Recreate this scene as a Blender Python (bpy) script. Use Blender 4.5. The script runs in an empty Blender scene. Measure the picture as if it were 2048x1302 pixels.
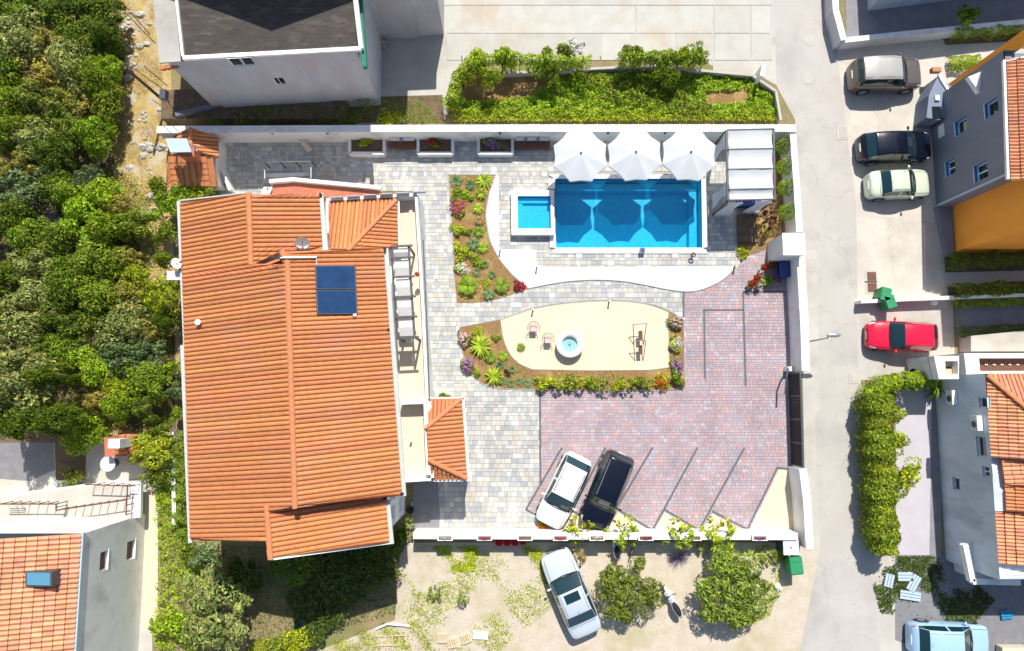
import bpy, math, random
import numpy as np
from mathutils import Vector, Matrix
from mathutils.geometry import tessellate_polygon
random.seed(7); RNG = np.random.default_rng(7)
scene = bpy.context.scene
COL = scene.collection
# ------------------------------------------------------------------ camera, sky, sun, exposure
CAM_H = 38.0; FPX = 1367.0; TILT = math.radians(6.0)
cd = bpy.data.cameras.new('camera'); cam = bpy.data.objects.new('camera', cd); COL.objects.link(cam)
cam.location = (0, 0, CAM_H); cam.rotation_euler = (TILT, 0, 0)
cd.sensor_width = 36.0; cd.lens = 36.0*FPX/2048.0; cd.clip_end = 500
scene.camera = cam
SUN_EL = math.radians(53.0); SUN_DX, SUN_DY = 0.17, 1.0          # direction TO the sun, in plan
sun_az = math.atan2(SUN_DX, SUN_DY)                              # clockwise from +Y
world = bpy.data.worlds.new('World'); scene.world = world; world.use_nodes = True
nt = world.node_tree; nt.nodes.clear()
sky = nt.nodes.new('ShaderNodeTexSky'); sky.sky_type = 'NISHITA'; sky.sun_disc = False
sky.sun_elevation = SUN_EL; sky.sun_rotation = sun_az
bg = nt.nodes.new('ShaderNodeBackground'); bg.inputs['Strength'].default_value = 0.11
wo = nt.nodes.new('ShaderNodeOutputWorld')
nt.links.new(sky.outputs[0], bg.inputs[0]); nt.links.new(bg.outputs[0], wo.inputs[0])
sd = bpy.data.lights.new('sun', 'SUN'); sun = bpy.data.objects.new('sun', sd); COL.objects.link(sun)
sd.energy = 5.0; sd.angle = math.radians(0.55); sd.color = (1.0, 0.955, 0.88)
tosun = Vector((math.sin(sun_az)*math.cos(SUN_EL), math.cos(sun_az)*math.cos(SUN_EL), math.sin(SUN_EL)))
sun.rotation_euler = tosun.to_track_quat('Z', 'Y').to_euler(); sun.location = (10, 30, 40)
scene.view_settings.view_transform = 'Standard'; scene.view_settings.look = 'None'
scene.view_settings.gamma = 1.0; scene.view_settings.exposure = 0.29
scene.view_settings.use_curve_mapping = False
# ------------------------------------------------------------------ from a sight line to a place on a known plane
def ray(px, py):
    a, b = px-1024.0, 651.0-py
    return Vector((a, FPX*math.sin(TILT)+b*math.cos(TILT), -FPX*math.cos(TILT)+b*math.sin(TILT)))
def P(px, py, z=0.0):
    r = ray(px, py); t = (z-CAM_H)/r.z
    return Vector((r.x*t, r.y*t, z))
def PX(px, py, X):
    r = ray(px, py); t = X/r.x; return Vector((X, r.y*t, CAM_H+r.z*t))
def PY(px, py, Y):
    r = ray(px, py); t = Y/r.y; return Vector((r.x*t, Y, CAM_H+r.z*t))
def poly(pts, z=0.0): return [P(a, b, z) for a, b in pts]
def curve(pts, n=5, closed=False):
    out = []; m = len(pts); rng = range(m if closed else m-1)
    for i in rng:
        g = (lambda k: pts[k % m]) if closed else (lambda k: pts[min(max(k, 0), m-1)])
        p0, p1, p2, p3 = g(i-1), g(i), g(i+1), g(i+2)
        for s in range(n):
            t = s/n
            out.append(tuple(.5*((2*p1[k])+(-p0[k]+p2[k])*t+(2*p0[k]-5*p1[k]+4*p2[k]-p3[k])*t*t+(-p0[k]+3*p1[k]-3*p2[k]+p3[k])*t**3) for k in range(2)))
    if not closed: out.append(tuple(pts[-1]))
    return out
def inside(x, y, pg):
    c = False; j = len(pg)-1
    for i in range(len(pg)):
        xi, yi, xj, yj = pg[i][0], pg[i][1], pg[j][0], pg[j][1]
        if (yi > y) != (yj > y) and x < (xj-xi)*(y-yi)/(yj-yi)+xi: c = not c
        j = i
    return c
def inside_np(X, Y, pg):
    c = np.zeros(len(X), bool); j = len(pg)-1
    for i in range(len(pg)):
        xi, yi, xj, yj = pg[i][0], pg[i][1], pg[j][0], pg[j][1]
        if yi != yj:
            c ^= ((yi > Y) != (yj > Y)) & (X < (xj-xi)*(Y-yi)/(yj-yi)+xi)
        j = i
    return c
# ------------------------------------------------------------------ materials
def M(name, c1, c2=None, scale=3.0, rough=0.8, bump=0.0, detail=6, rnd=0.0, metal=0.0, attr=False, c3=None, scale2=0.4,
      spec=0.5, coat=0.0, local=False, transl=0.0, w=(0.35, 0.65), stretch=None, bscale=None, crack=0.0, speck=0.0):
    m = bpy.data.materials.new(name); m.use_nodes = True; n = m.node_tree; n.nodes.clear(); L = n.links.new
    out = n.nodes.new('ShaderNodeOutputMaterial'); b = n.nodes.new('ShaderNodeBsdfPrincipled')
    b.inputs['Roughness'].default_value = rough; b.inputs['Metallic'].default_value = metal
    b.inputs['Specular IOR Level'].default_value = spec
    if coat: b.inputs['Coat Weight'].default_value = coat; b.inputs['Coat Roughness'].default_value = 0.04
    if local: tc = n.nodes.new('ShaderNodeTexCoord').outputs['Object']
    else: tc = n.nodes.new('ShaderNodeNewGeometry').outputs['Position']
    if stretch:
        mp = n.nodes.new('ShaderNodeMapping'); mp.inputs['Scale'].default_value = stretch; L(tc, mp.inputs[0]); tc = mp.outputs[0]
    def noise(sc, lo, hi, det=detail):
        t = n.nodes.new('ShaderNodeTexNoise'); t.inputs['Scale'].default_value = sc; t.inputs['Detail'].default_value = det; t.inputs['Roughness'].default_value = .62
        L(tc, t.inputs['Vector']); r = n.nodes.new('ShaderNodeMapRange'); r.inputs[1].default_value = lo; r.inputs[2].default_value = hi
        L(t.outputs[0], r.inputs[0]); return r.outputs[0]
    def mix(f, a, bb, mode='MIX'):
        x = n.nodes.new('ShaderNodeMix'); x.data_type = 'RGBA'; x.blend_type = mode
        if isinstance(f, float): x.inputs[0].default_value = f
        else: L(f, x.inputs[0])
        for s, v in ((6, a), (7, bb)):
            if isinstance(v, tuple): x.inputs[s].default_value = (*v, 1)
            else: L(v, x.inputs[s])
        return x.outputs[2]
    col = c1
    if c2: col = mix(noise(scale, *w), c1, c2)
    if c3: col = mix(noise(scale2, .5, .68, 4), col, c3)
    if speck: col = mix(noise(scale*9, .58, .72, 3), col, tuple(v*(1-speck) for v in c1))
    if crack:
        vt = n.nodes.new('ShaderNodeTexVoronoi'); vt.feature = 'DISTANCE_TO_EDGE'; vt.inputs['Scale'].default_value = crack
        nz = n.nodes.new('ShaderNodeTexNoise'); nz.inputs['Scale'].default_value = 1.3; nz.inputs['Detail'].default_value = 8; L(tc, nz.inputs['Vector'])
        ad = n.nodes.new('ShaderNodeVectorMath'); ad.operation = 'MULTIPLY_ADD'; L(nz.outputs['Color'], ad.inputs[0]); ad.inputs[1].default_value = (1.6, 1.6, 1.6); L(tc, ad.inputs[2]); L(ad.outputs[0], vt.inputs['Vector'])
        cr = n.nodes.new('ShaderNodeMapRange'); cr.inputs[1].default_value = .004; cr.inputs[2].default_value = .011; cr.inputs[3].default_value = .2; cr.inputs[4].default_value = 0; L(vt.outputs[0], cr.inputs[0])
        col = mix(cr.outputs[0], col, tuple(v*.45 for v in c1))
    if attr:
        a = n.nodes.new('ShaderNodeAttribute'); a.attribute_name = 'Col'; col = mix(1.0, col, a.outputs[0], 'MULTIPLY')
    if rnd:
        oi = n.nodes.new('ShaderNodeObjectInfo'); r = n.nodes.new('ShaderNodeMapRange'); r.inputs[3].default_value = 1-rnd; r.inputs[4].default_value = 1+rnd
        L(oi.outputs['Random'], r.inputs[0]); hs = n.nodes.new('ShaderNodeHueSaturation'); L(r.outputs[0], hs.inputs['Value'])
        r2 = n.nodes.new('ShaderNodeMapRange'); r2.inputs[3].default_value = .5+rnd*.06; r2.inputs[4].default_value = .5-rnd*.06
        wn = n.nodes.new('ShaderNodeTexWhiteNoise'); wn.noise_dimensions = '1D'; L(oi.outputs['Random'], wn.inputs['W']); L(wn.outputs[0], r2.inputs[0]); L(r2.outputs[0], hs.inputs['Hue'])
        if isinstance(col, tuple): hs.inputs['Color'].default_value = (*col, 1)
        else: L(col, hs.inputs['Color'])
        col = hs.outputs[0]
    if isinstance(col, tuple): b.inputs['Base Color'].default_value = (*col, 1)
    else: L(col, b.inputs['Base Color'])
    if bump:
        bp = n.nodes.new('ShaderNodeBump'); bp.inputs['Strength'].default_value = 0.6; bp.inputs['Distance'].default_value = bump
        L(noise(bscale or scale*4, .2, .8), bp.inputs['Height']); L(bp.outputs[0], b.inputs['Normal'])
    sh = b.outputs[0]
    if transl:
        tr = n.nodes.new('ShaderNodeBsdfTranslucent')
        if isinstance(col, tuple): tr.inputs[0].default_value = (*col, 1)
        else: L(col, tr.inputs[0])
        mx = n.nodes.new('ShaderNodeMixShader'); mx.inputs[0].default_value = transl; L(sh, mx.inputs[1]); L(tr.outputs[0], mx.inputs[2]); sh = mx.outputs[0]
    L(sh, out.inputs[0]); return m
def paver_mat(name, cols, by='attr'):
    m = bpy.data.materials.new(name); m.use_nodes = True; n = m.node_tree; L = n.links.new; b = n.nodes['Principled BSDF']; b.inputs['Roughness'].default_value = .85
    cr = n.nodes.new('ShaderNodeValToRGB'); cr.color_ramp.interpolation = 'CONSTANT'
    el = cr.color_ramp.elements
    while len(el) > 1: el.remove(el[-1])
    tot = sum(c[1] for c in cols); acc = 0
    for i, (c, wt) in enumerate(cols):
        e = el[0] if i == 0 else el.new(acc)
        e.position = acc; e.color = (*c, 1); acc += wt/tot
    if by == 'attr':
        a = n.nodes.new('ShaderNodeAttribute'); a.attribute_name = 'Rnd'; L(a.outputs['Fac'], cr.inputs[0])
    else:
        a = n.nodes.new('ShaderNodeObjectInfo'); L(a.outputs['Random'], cr.inputs[0])
    g = n.nodes.new('ShaderNodeNewGeometry'); t = n.nodes.new('ShaderNodeTexNoise'); t.inputs['Scale'].default_value = .7; t.inputs['Detail'].default_value = 8
    L(g.outputs['Position'], t.inputs['Vector']); r = n.nodes.new('ShaderNodeMapRange'); r.inputs[1].default_value = .3; r.inputs[2].default_value = .7; r.inputs[3].default_value = .86; r.inputs[4].default_value = 1.12
    L(t.outputs[0], r.inputs[0]); h = n.nodes.new('ShaderNodeHueSaturation'); L(r.outputs[0], h.inputs['Value']); L(cr.outputs[0], h.inputs['Color']); L(h.outputs[0], b.inputs['Base Color'])
    return m
def glass_mat(name, c, rough=.05):
    return M(name, c, rough=rough, spec=.8, coat=.6)
def water_mat():
    m = bpy.data.materials.new('pool_water'); m.use_nodes = True; n = m.node_tree; n.nodes.clear(); L = n.links.new
    o = n.nodes.new('ShaderNodeOutputMaterial'); t = n.nodes.new('ShaderNodeBsdfTransparent'); t.inputs[0].default_value = (.62, .90, .97, 1)
    g = n.nodes.new('ShaderNodeBsdfGlossy'); g.inputs['Roughness'].default_value = .05
    ns = n.nodes.new('ShaderNodeTexNoise'); ns.inputs['Scale'].default_value = 3.5; ns.inputs['Detail'].default_value = 5
    gm = n.nodes.new('ShaderNodeNewGeometry'); L(gm.outputs['Position'], ns.inputs['Vector'])
    bp = n.nodes.new('ShaderNodeBump'); bp.inputs['Strength'].default_value = .35; bp.inputs['Distance'].default_value = .05; L(ns.outputs[0], bp.inputs['Height']); L(bp.outputs[0], g.inputs['Normal'])
    f = n.nodes.new('ShaderNodeFresnel'); f.inputs[0].default_value = 1.33; L(bp.outputs[0], f.inputs['Normal'])
    mx = n.nodes.new('ShaderNodeMixShader'); L(f.outputs[0], mx.inputs[0]); L(t.outputs[0], mx.inputs[1]); L(g.outputs[0], mx.inputs[2]); df = n.nodes.new('ShaderNodeBsdfDiffuse'); df.inputs[0].default_value = (.0, .36, .66, 1); m2 = n.nodes.new('ShaderNodeMixShader'); m2.inputs[0].default_value = .16; L(mx.outputs[0], m2.inputs[1]); L(df.outputs[0], m2.inputs[2]); L(m2.outputs[0], o.inputs[0])
    return m
m = {}
m['dirt'] = M('dry_soil', (.30, .23, .12), (.21, .17, .08), scale=.8, c3=(.16, .19, .05), scale2=.25, bump=.05, bscale=9, rough=.95)
m['gravelly'] = M('gravelly_soil', (.56, .49, .40), (.48, .415, .31), scale=1.6, c3=(.42, .37, .22), scale2=.5, speck=.25, bump=.03, bscale=14, rough=.95)
m['straw'] = M('dry_grass_soil', (.52, .38, .14), (.36, .27, .11), scale=2.2, c3=(.50, .44, .36), scale2=.9, bump=.05, bscale=12, rough=.95)
m['soil_dark'] = M('dark_soil', (.12, .075, .045), (.19, .13, .08), scale=3, bump=.05, rough=.95)
m['road'] = M('road_concrete', (.46, .435, .395), (.42, .395, .36), scale=.5, c3=(.36, .345, .32), scale2=.35, bump=.01, bscale=30, crack=.22, speck=.12)
m['yard'] = M('yard_concrete', (.56, .52, .45), (.49, .455, .40), scale=.6, c3=(.46, .42, .36), scale2=.3, bump=.01, bscale=25, crack=.14, speck=.1)
m['yard2'] = M('yard_concrete_grey', (.50, .47, .42), (.42, .40, .36), scale=.7, c3=(.37, .345, .30), scale2=.4, bump=.01, bscale=25, speck=.1)
m['slab'] = M('pale_concrete_slab', (.48, .465, .415), (.43, .42, .375), scale=1.2, c3=(.44, .37, .28), scale2=.3, speck=.1, rnd=.07, bump=.01, bscale=25)
m['joint'] = M('paving_bed', (.37, .36, .33), (.31, .30, .28), scale=5)
m['cream'] = M('cream_gravel', (.70, .61, .445), (.60, .52, .37), scale=7, c3=(.63, .53, .37), scale2=.6, speck=.2, bump=.01, bscale=60, w=(.3, .7))
m['whitegravel'] = M('white_gravel', (.82, .81, .79), (.68, .67, .65), scale=9, c3=(.70, .68, .64), scale2=.7, speck=.2, bump=.01, bscale=70)
m['mulch'] = M('mulch', (.33, .19, .075), (.20, .12, .045), scale=9, c3=(.38, .27, .10), scale2=1.1, bump=.03, bscale=35, rough=.95)
m['kerb'] = M('dark_paving_strip', (.10, .10, .11), (.13, .13, .14), scale=9)
m['white'] = M('white_render', (.83, .82, .79), (.78, .77, .74), scale=1.2, c3=(.62, .60, .56), scale2=.7, bump=.002, bscale=40)
m['walltop'] = M('white_coping', (.84, .835, .81), (.76, .75, .73), scale=2.5, c3=(.60, .58, .54), scale2=1.1)
m['wallgrey'] = M('concrete_render', (.56, .54, .57), (.47, .46, .50), scale=1.2, c3=(.52, .45, .46), scale2=.6, stretch=(1, 1, .4))
m['creamfloor'] = M('cream_floor_tile', (.66, .57, .43), (.60, .52, .40), scale=3)
m['tile'] = M('clay_tile', (.56, .225, .08), (.47, .175, .06), scale=4.5, c3=(.50, .21, .10), scale2=.55, rnd=.12, speck=.18, rough=.75, bump=.004, bscale=60)
m['tile2'] = M('pale_clay_tile', (.66, .31, .17), (.54, .23, .115), scale=3.0, rnd=.18, speck=.15, rough=.75)
m['ridge'] = M('ridge_clay', (.60, .23, .10), (.50, .18, .07), scale=4, rough=.75)
m['gutter'] = M('grey_gutter', (.52, .55, .52), (.46, .49, .46), scale=3, rough=.5)
m['brick'] = M('terracotta_render', (.50, .17, .10), (.42, .13, .07), scale=4)
m['black'] = M('black_metal', (.012, .012, .016), rough=.75)
m['dgrey'] = M('dark_grey_metal', (.07, .075, .085), rough=.45)
m['steel'] = M('galvanised_steel', (.45, .46, .48), rough=.35, metal=.7)
m['wood'] = M('brown_wood', (.17, .065, .035), (.11, .04, .02), scale=6, rough=.6)
m['palewood'] = M('pale_wood', (.62, .50, .30), (.50, .40, .24), scale=8)
m['cloth'] = M('white_canvas', (.80, .81, .82), (.76, .77, .78), scale=2, rough=.9, transl=.35)
m['curtain'] = M('sheer_curtain', (.80, .82, .84), rough=.9, transl=.4)
m['pooltile'] = M('pool_tile', (.02, .62, .84), (.012, .47, .73), scale=5, rough=.4)
m['pooledge'] = M('pool_edge_tile', (.015, .30, .48), rough=.4)
m['whitestone'] = M('white_pool_coping', (.84, .82, .78), (.78, .765, .73), scale=6)
m['water'] = water_mat()
m['fwater'] = M('fountain_basin_water', (.25, .46, .45), rough=.08, coat=.5)
m['solar'] = M('solar_glass', (.012, .06, .16), (.008, .035, .11), scale=1.5, rough=.12, coat=.6, local=True)
m['glass'] = glass_mat('dark_glass', (.012, .02, .025))
m['carglass'] = glass_mat('car_glass', (.006, .028, .033))
m['skylight'] = glass_mat('skylight_glass', (.10, .28, .40), .1)
m['tyre'] = M('tyre_rubber', (.015, .015, .016), rough=.8)
m['rim'] = M('alloy_rim', (.5, .5, .52), rough=.3, metal=.8)
m['plastic'] = M('dark_plastic', (.025, .026, .028), rough=.55)
m['lamp'] = M('headlamp_lens', (.6, .63, .65), rough=.08, coat=.8)
m['tail'] = M('tail_lamp_lens', (.45, .015, .02), rough=.12, coat=.8)
m['blueframe'] = M('blue_window_surround', (.02, .22, .52), rough=.5)
m['greywall'] = M('grey_blue_render', (.21, .225, .27), (.175, .19, .235), scale=1.0, c3=(.19, .19, .21), scale2=.5, stretch=(1, 1, .3))
m['orange'] = M('orange_render', (.95, .37, .035), (.86, .31, .03), scale=1.0, stretch=(1, 1, .3))
m['greywall2'] = M('weathered_grey_render', (.60, .66, .72), (.50, .56, .62), scale=1.1, c3=(.42, .46, .49), scale2=.6, stretch=(1, 1, .35), crack=.2)
m['porch'] = M('porch_render', (.20, .24, .31), (.17, .205, .27), scale=2)
m['beam'] = M('grey_beam', (.16, .16, .18), (.12, .12, .14), scale=4)
m['lav'] = M('pale_paving', (.50, .46, .50), (.44, .41, .44), scale=.8)
m['slate'] = M('bitumen_roof', (.05, .042, .038), (.075, .062, .052), scale=3, c3=(.11, .095, .07), scale2=2.0, stretch=(.6, 2, 1))
m['green'] = M('green_plastic', (.02, .24, .09), (.03, .28, .11), scale=3, rough=.45)
m['greentrim'] = M('green_trim', (.02, .20, .13))
m['redpot'] = M('red_glazed_pot', (.60, .01, .02), rough=.3, coat=.4)
m['terracotta'] = M('terracotta_pot', (.45, .19, .10))
m['navy'] = M('navy_plastic', (.015, .05, .22), rough=.4)
m['bluecloth'] = M('blue_tarpaulin', (.02, .22, .42), rough=.5)
m['pink'] = M('pink_cushion', (.70, .46, .44), rough=.9)
m['bluecush'] = M('blue_cushion', (.06, .12, .35), (.3, .35, .5), scale=18, rough=.9)
m['stone'] = M('limestone', (.55, .53, .50), (.42, .40, .37), scale=4, rnd=.15, bump=.03)
m['bark'] = M('bark', (.16, .12, .09), (.10, .07, .05), scale=8, bump=.02, local=True)
m['bluemetal'] = M('pale_blue_sheet', (.42, .52, .58), rough=.5)
m['yellow'] = M('yellow_foam', (.75, .70, .05))
m['canvasgrey'] = M('grey_canvas', (.5, .55, .62), rough=.9)
m['shade_paint'] = M('painted_yard_shade', (.17, .17, .185), (.22, .215, .22), scale=2, speck=.3)  # dark tone stands in for the cast shade on two yards
m['groundgrey'] = M('grey_path_and_shade', (.25, .245, .26), (.20, .195, .21), scale=1.5)
def LEAF(name, c, c2=None, tr=.32): m[name] = M(name, c, c2 or tuple(v*.75 for v in c), scale=1.4, rough=.6, attr=True, rnd=.16, transl=tr, local=False, spec=.3)
LEAF('leaf_dark', (.16, .25, .022)); LEAF('leaf_mid', (.25, .36, .03)); LEAF('leaf_bright', (.33, .50, .028))
LEAF('leaf_yellow', (.46, .60, .035)); LEAF('leaf_grey', (.36, .42, .13)); LEAF('leaf_blue', (.23, .35, .14))
LEAF('leaf_lime', (.46, .57, .03)); LEAF('leaf_dry', (.50, .38, .14)); LEAF('leaf_red', (.15, .035, .035)); LEAF('leaf_twig', (.36, .31, .42))
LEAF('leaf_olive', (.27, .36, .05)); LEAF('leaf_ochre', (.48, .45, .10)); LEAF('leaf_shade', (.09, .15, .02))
LEAF('petal_pink', (.85, .12, .35)); LEAF('petal_pale', (.85, .62, .72)); LEAF('petal_white', (.85, .85, .82)); LEAF('petal_red', (.6, .02, .03)); LEAF('petal_purple', (.45, .2, .6)); LEAF('petal_yellow', (.8, .65, .05)); LEAF('petal_orange', (.8, .2, .03))
# ------------------------------------------------------------------ mesh and object helpers
def tag(o, label=None, cat=None, group=None, kind=None):
    if label: o['label'] = label
    if cat: o['category'] = cat
    if group: o['group'] = group
    if kind: o['kind'] = kind
    return o
def wm(o):
    b = Matrix.LocRotScale(o.location, o.rotation_euler, o.scale)
    return b if o.parent is None else wm(o.parent) @ o.matrix_parent_inverse @ b
def empty(name, loc, rz=0.0, label=None, cat=None, group=None):
    o = bpy.data.objects.new(name, None); COL.objects.link(o); o.location = loc; o.rotation_euler = (0, 0, rz); o.empty_display_size = .2
    return tag(o, label, cat, group)
def link(name, me, parent=None, local=False):
    o = bpy.data.objects.new(name, me); COL.objects.link(o)
    if parent is not None:
        o.parent = parent
        if not local: o.matrix_parent_inverse = wm(parent).inverted()
    return o
class MB:
    def __init__(s): s.v = []; s.f = []; s.mi = []; s.r = []
    def add(s, vs, fs, mi=0, r=None):
        o = len(s.v); s.v += [tuple(x) for x in vs]; s.f += [tuple(i+o for i in f) for f in fs]; s.mi += [mi]*len(fs)
        s.r += [r if r is not None else 0.0]*len(fs); return s
    def box(s, c, d, rz=0.0, mi=0, r=None, top=None, mat=None):
        x, y, z = (q/2 for q in d); k = top or 1.0; cs, sn = math.cos(rz), math.sin(rz); vs = []
        for zz, kk in ((-z, 1), (z, k)):
            for a, b in ((-x, -y), (x, -y), (x, y), (-x, y)):
                a *= kk; b *= kk; vs.append((c[0]+a*cs-b*sn, c[1]+a*sn+b*cs, c[2]+zz))
        if mat: vs = [mat @ Vector(v) for v in vs]
        return s.add(vs, [(3, 2, 1, 0), (4, 5, 6, 7), (0, 1, 5, 4), (1, 2, 6, 5), (2, 3, 7, 6), (3, 0, 4, 7)], mi, r)
    def seg(s, a, b, wd, h, z0=None, mi=0):      # a bar between two points, width in plan, height h upward from z0
        a = Vector(a); b = Vector(b); z0 = a.z if z0 is None else z0; d = b-a; ang = math.atan2(d.y, d.x); c = (a+b)/2
        return s.box((c.x, c.y, z0+h/2), (Vector((d.x, d.y)).length, wd, h), ang, mi)
    def prism(s, pts, z0, z1, mi=0, pts_top=None):
        n = len(pts); area = sum(pts[i][0]*pts[(i+1) % n][1]-pts[(i+1) % n][0]*pts[i][1] for i in range(n))
        if area < 0: pts = pts[::-1]; pts_top = pts_top[::-1] if pts_top else None
        tp = pts_top or pts
        vs = [(p[0], p[1], z0) for p in pts]+[(p[0], p[1], z1) for p in tp]
        tri = tessellate_polygon([[Vector((p[0], p[1], 0)) for p in pts]]); fs = []
        for t in tri:
            a, b, c = (Vector((pts[i][0], pts[i][1], 0)) for i in t)
            if (b-a).cross(c-a).z < 0: t = t[::-1]
            fs.append(tuple(i+n for i in t)); fs.append(tuple(t[::-1]))
        fs += [(i, (i+1) % n, (i+1) % n+n, i+n) for i in range(n)]
        return s.add(vs, fs, mi)
    def sheet(s, pts, z=None, mi=0):
        vs = [(p[0], p[1], p[2] if z is None else z) for p in pts]
        fs = []
        for t in tessellate_polygon([[Vector((p[0], p[1], 0)) for p in pts]]):
            a, b, c = (Vector((pts[i][0], pts[i][1], 0)) for i in t)
            fs.append(tuple(t) if (b-a).cross(c-a).z > 0 else tuple(t[::-1]))
        return s.add(vs, fs, mi)
    def face(s, pts, mi=0): return s.add(pts, [tuple(range(len(pts)))], mi)
    def tube(s, pts, r, n=6, mi=0, r2=None):
        pts = [Vector(p) for p in pts]; m_ = len(pts); vs = []; up = Vector((.13, .21, .97))
        for i, p in enumerate(pts):
            d = (pts[min(i+1, m_-1)]-pts[max(i-1, 0)]).normalized(); a = d.cross(up)
            if a.length < .2: a = d.cross(Vector((1, 0, 0)))
            a.normalize(); b = d.cross(a); rr = r if r2 is None else r+(r2-r)*i/(m_-1)
            vs += [p+a*rr*math.cos(2*math.pi*k/n)+b*rr*math.sin(2*math.pi*k/n) for k in range(n)]
        fs = [(i*n+k, i*n+(k+1) % n, (i+1)*n+(k+1) % n, (i+1)*n+k) for i in range(m_-1) for k in range(n)]
        fs += [tuple(range(n))[::-1], tuple(range((m_-1)*n, m_*n))]
        return s.add(vs, fs, mi)
    def lathe(s, c, prof, n=24, mi=0, closed=False):
        vs = [(c[0]+r*math.cos(2*math.pi*k/n), c[1]+r*math.sin(2*math.pi*k/n), c[2]+z) for r, z in prof for k in range(n)]
        q = len(prof); fs = [(i*n+k, i*n+(k+1) % n, (i+1)*n+(k+1) % n, (i+1)*n+k) for i in range(q-1) for k in range(n)]
        if closed: fs += [((q-1)*n+k, (q-1)*n+(k+1) % n, (k+1) % n, k) for k in range(n)]
        else:
            if prof[0][0] > 1e-4: fs.append(tuple(range(n))[::-1])
            if prof[-1][0] > 1e-4 and abs(prof[-1][1]-prof[-2][1]) > 1e-6: fs.append(tuple(range((q-1)*n, q*n)))
        return s.add(vs, fs, mi)
    def ball(s, c, rx, ry, rz_, n=12, k=7, mi=0):
        prof = []
        vs = []; fs = []
        for i in range(k+1):
            th = math.pi*i/k
            for j in range(n):
                ph = 2*math.pi*j/n; vs.append((c[0]+rx*math.sin(th)*math.cos(ph), c[1]+ry*math.sin(th)*math.sin(ph), c[2]-rz_*math.cos(th)))
        fs = [(i*n+j, i*n+(j+1) % n, (i+1)*n+(j+1) % n, (i+1)*n+j) for i in range(k) for j in range(n)]
        return s.add(vs, fs, mi)
    def mesh(s, name, mats, smooth=False):
        me = bpy.data.meshes.new(name); me.from_pydata(s.v, [], s.f)
        for mm in (mats if isinstance(mats, (list, tuple)) else [mats]): me.materials.append(mm)
        if any(s.mi): me.polygons.foreach_set('material_index', s.mi)
        if any(s.r):
            a = me.attributes.new('Rnd', 'FLOAT', 'FACE'); a.data.foreach_set('value', s.r)
        if smooth: me.polygons.foreach_set('use_smooth', [True]*len(s.f))
        me.update(); return me
    def build(s, name, mats, parent=None, smooth=False, local=False):
        return link(name, s.mesh(name, mats, smooth), parent, local)
def struct(o, label=None, cat=None): return tag(o, label, cat, kind='structure')
# ------------------------------------------------------------------ foliage
def npmesh(name, V, F, mat, col=None):
    """V (n,3), F (m,k) faces, col (m,3) a leaf's own colour factor"""
    me = bpy.data.meshes.new(name); nf, k = F.shape
    me.vertices.add(len(V)); me.vertices.foreach_set('co', V.astype(np.float32).ravel())
    me.loops.add(nf*k); me.loops.foreach_set('vertex_index', F.astype(np.int32).ravel())
    me.polygons.add(nf); me.polygons.foreach_set('loop_start', (np.arange(nf)*k).astype(np.int32)); me.polygons.foreach_set('loop_total', np.full(nf, k, np.int32))
    me.update(calc_edges=True)
    if col is not None:
        a = me.attributes.new('Col', 'FLOAT_COLOR', 'FACE'); c = np.ones((nf, 4), np.float32); c[:, :3] = col; a.data.foreach_set('color', c.ravel())
    me.materials.append(mat); return me
def leaves(pos, nrm, size, aspect=.55, rng=RNG, var=.35, jit=.6):
    """diamond leaves at pos facing roughly nrm, with a slight fold; returns V, F, col"""
    n = len(pos); nn = nrm+rng.normal(0, jit, (n, 3)); nn /= np.linalg.norm(nn, axis=1, keepdims=True)+1e-9
    t = rng.normal(0, 1, (n, 3)); t -= nn*(t*nn).sum(1, keepdims=True); t /= np.linalg.norm(t, axis=1, keepdims=True)+1e-9
    b = np.cross(nn, t); s = (size*rng.uniform(.6, 1.3, n))[:, None]
    tip = pos+t*s; base = pos-t*s*.6; l = pos+b*s*aspect*.6+nn*s*.15; r = pos-b*s*aspect*.6+nn*s*.15
    V = np.stack([base, l, tip, r], 1).reshape(-1, 3); F = np.arange(4*n).reshape(-1, 4)
    c = np.clip(rng.normal(1, var, n), .35, 1.9)[:, None]*np.stack([rng.uniform(.85, 1.25, n), np.ones(n), rng.uniform(.6, 1.2, n)], 1)
    return V, F, c
def cloud(n, lobes, rng, flat=.75, lob=(.32, .5), seedr=1.0, base=.35):
    """points with outward normals on the shells of clumps that fill a unit crown (radius 1, z 0..~1.4)"""
    C = []
    for k in range(lobes):
        a = rng.uniform(0, 6.283); r = math.sqrt(rng.uniform(0, 1))*(1-lob[0]*.9); z = base+flat*(1-(r*.95)**2)**.5*rng.uniform(.45, 1.0)
        C.append((r*math.cos(a), r*math.sin(a), z, rng.uniform(*lob)))
    C = np.array(C); idx = rng.integers(0, lobes, n); d = rng.normal(0, 1, (n, 3)); d[:, 2] = np.abs(d[:, 2])*1.0-.25*rng.random(n)
    d /= np.linalg.norm(d, axis=1, keepdims=True); rad = C[idx, 3]*rng.uniform(.55, 1.08, n)**.6
    return C[idx, :3]+d*rad[:, None]*np.array([1, 1, .8]), d
PROTO = {}
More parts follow.
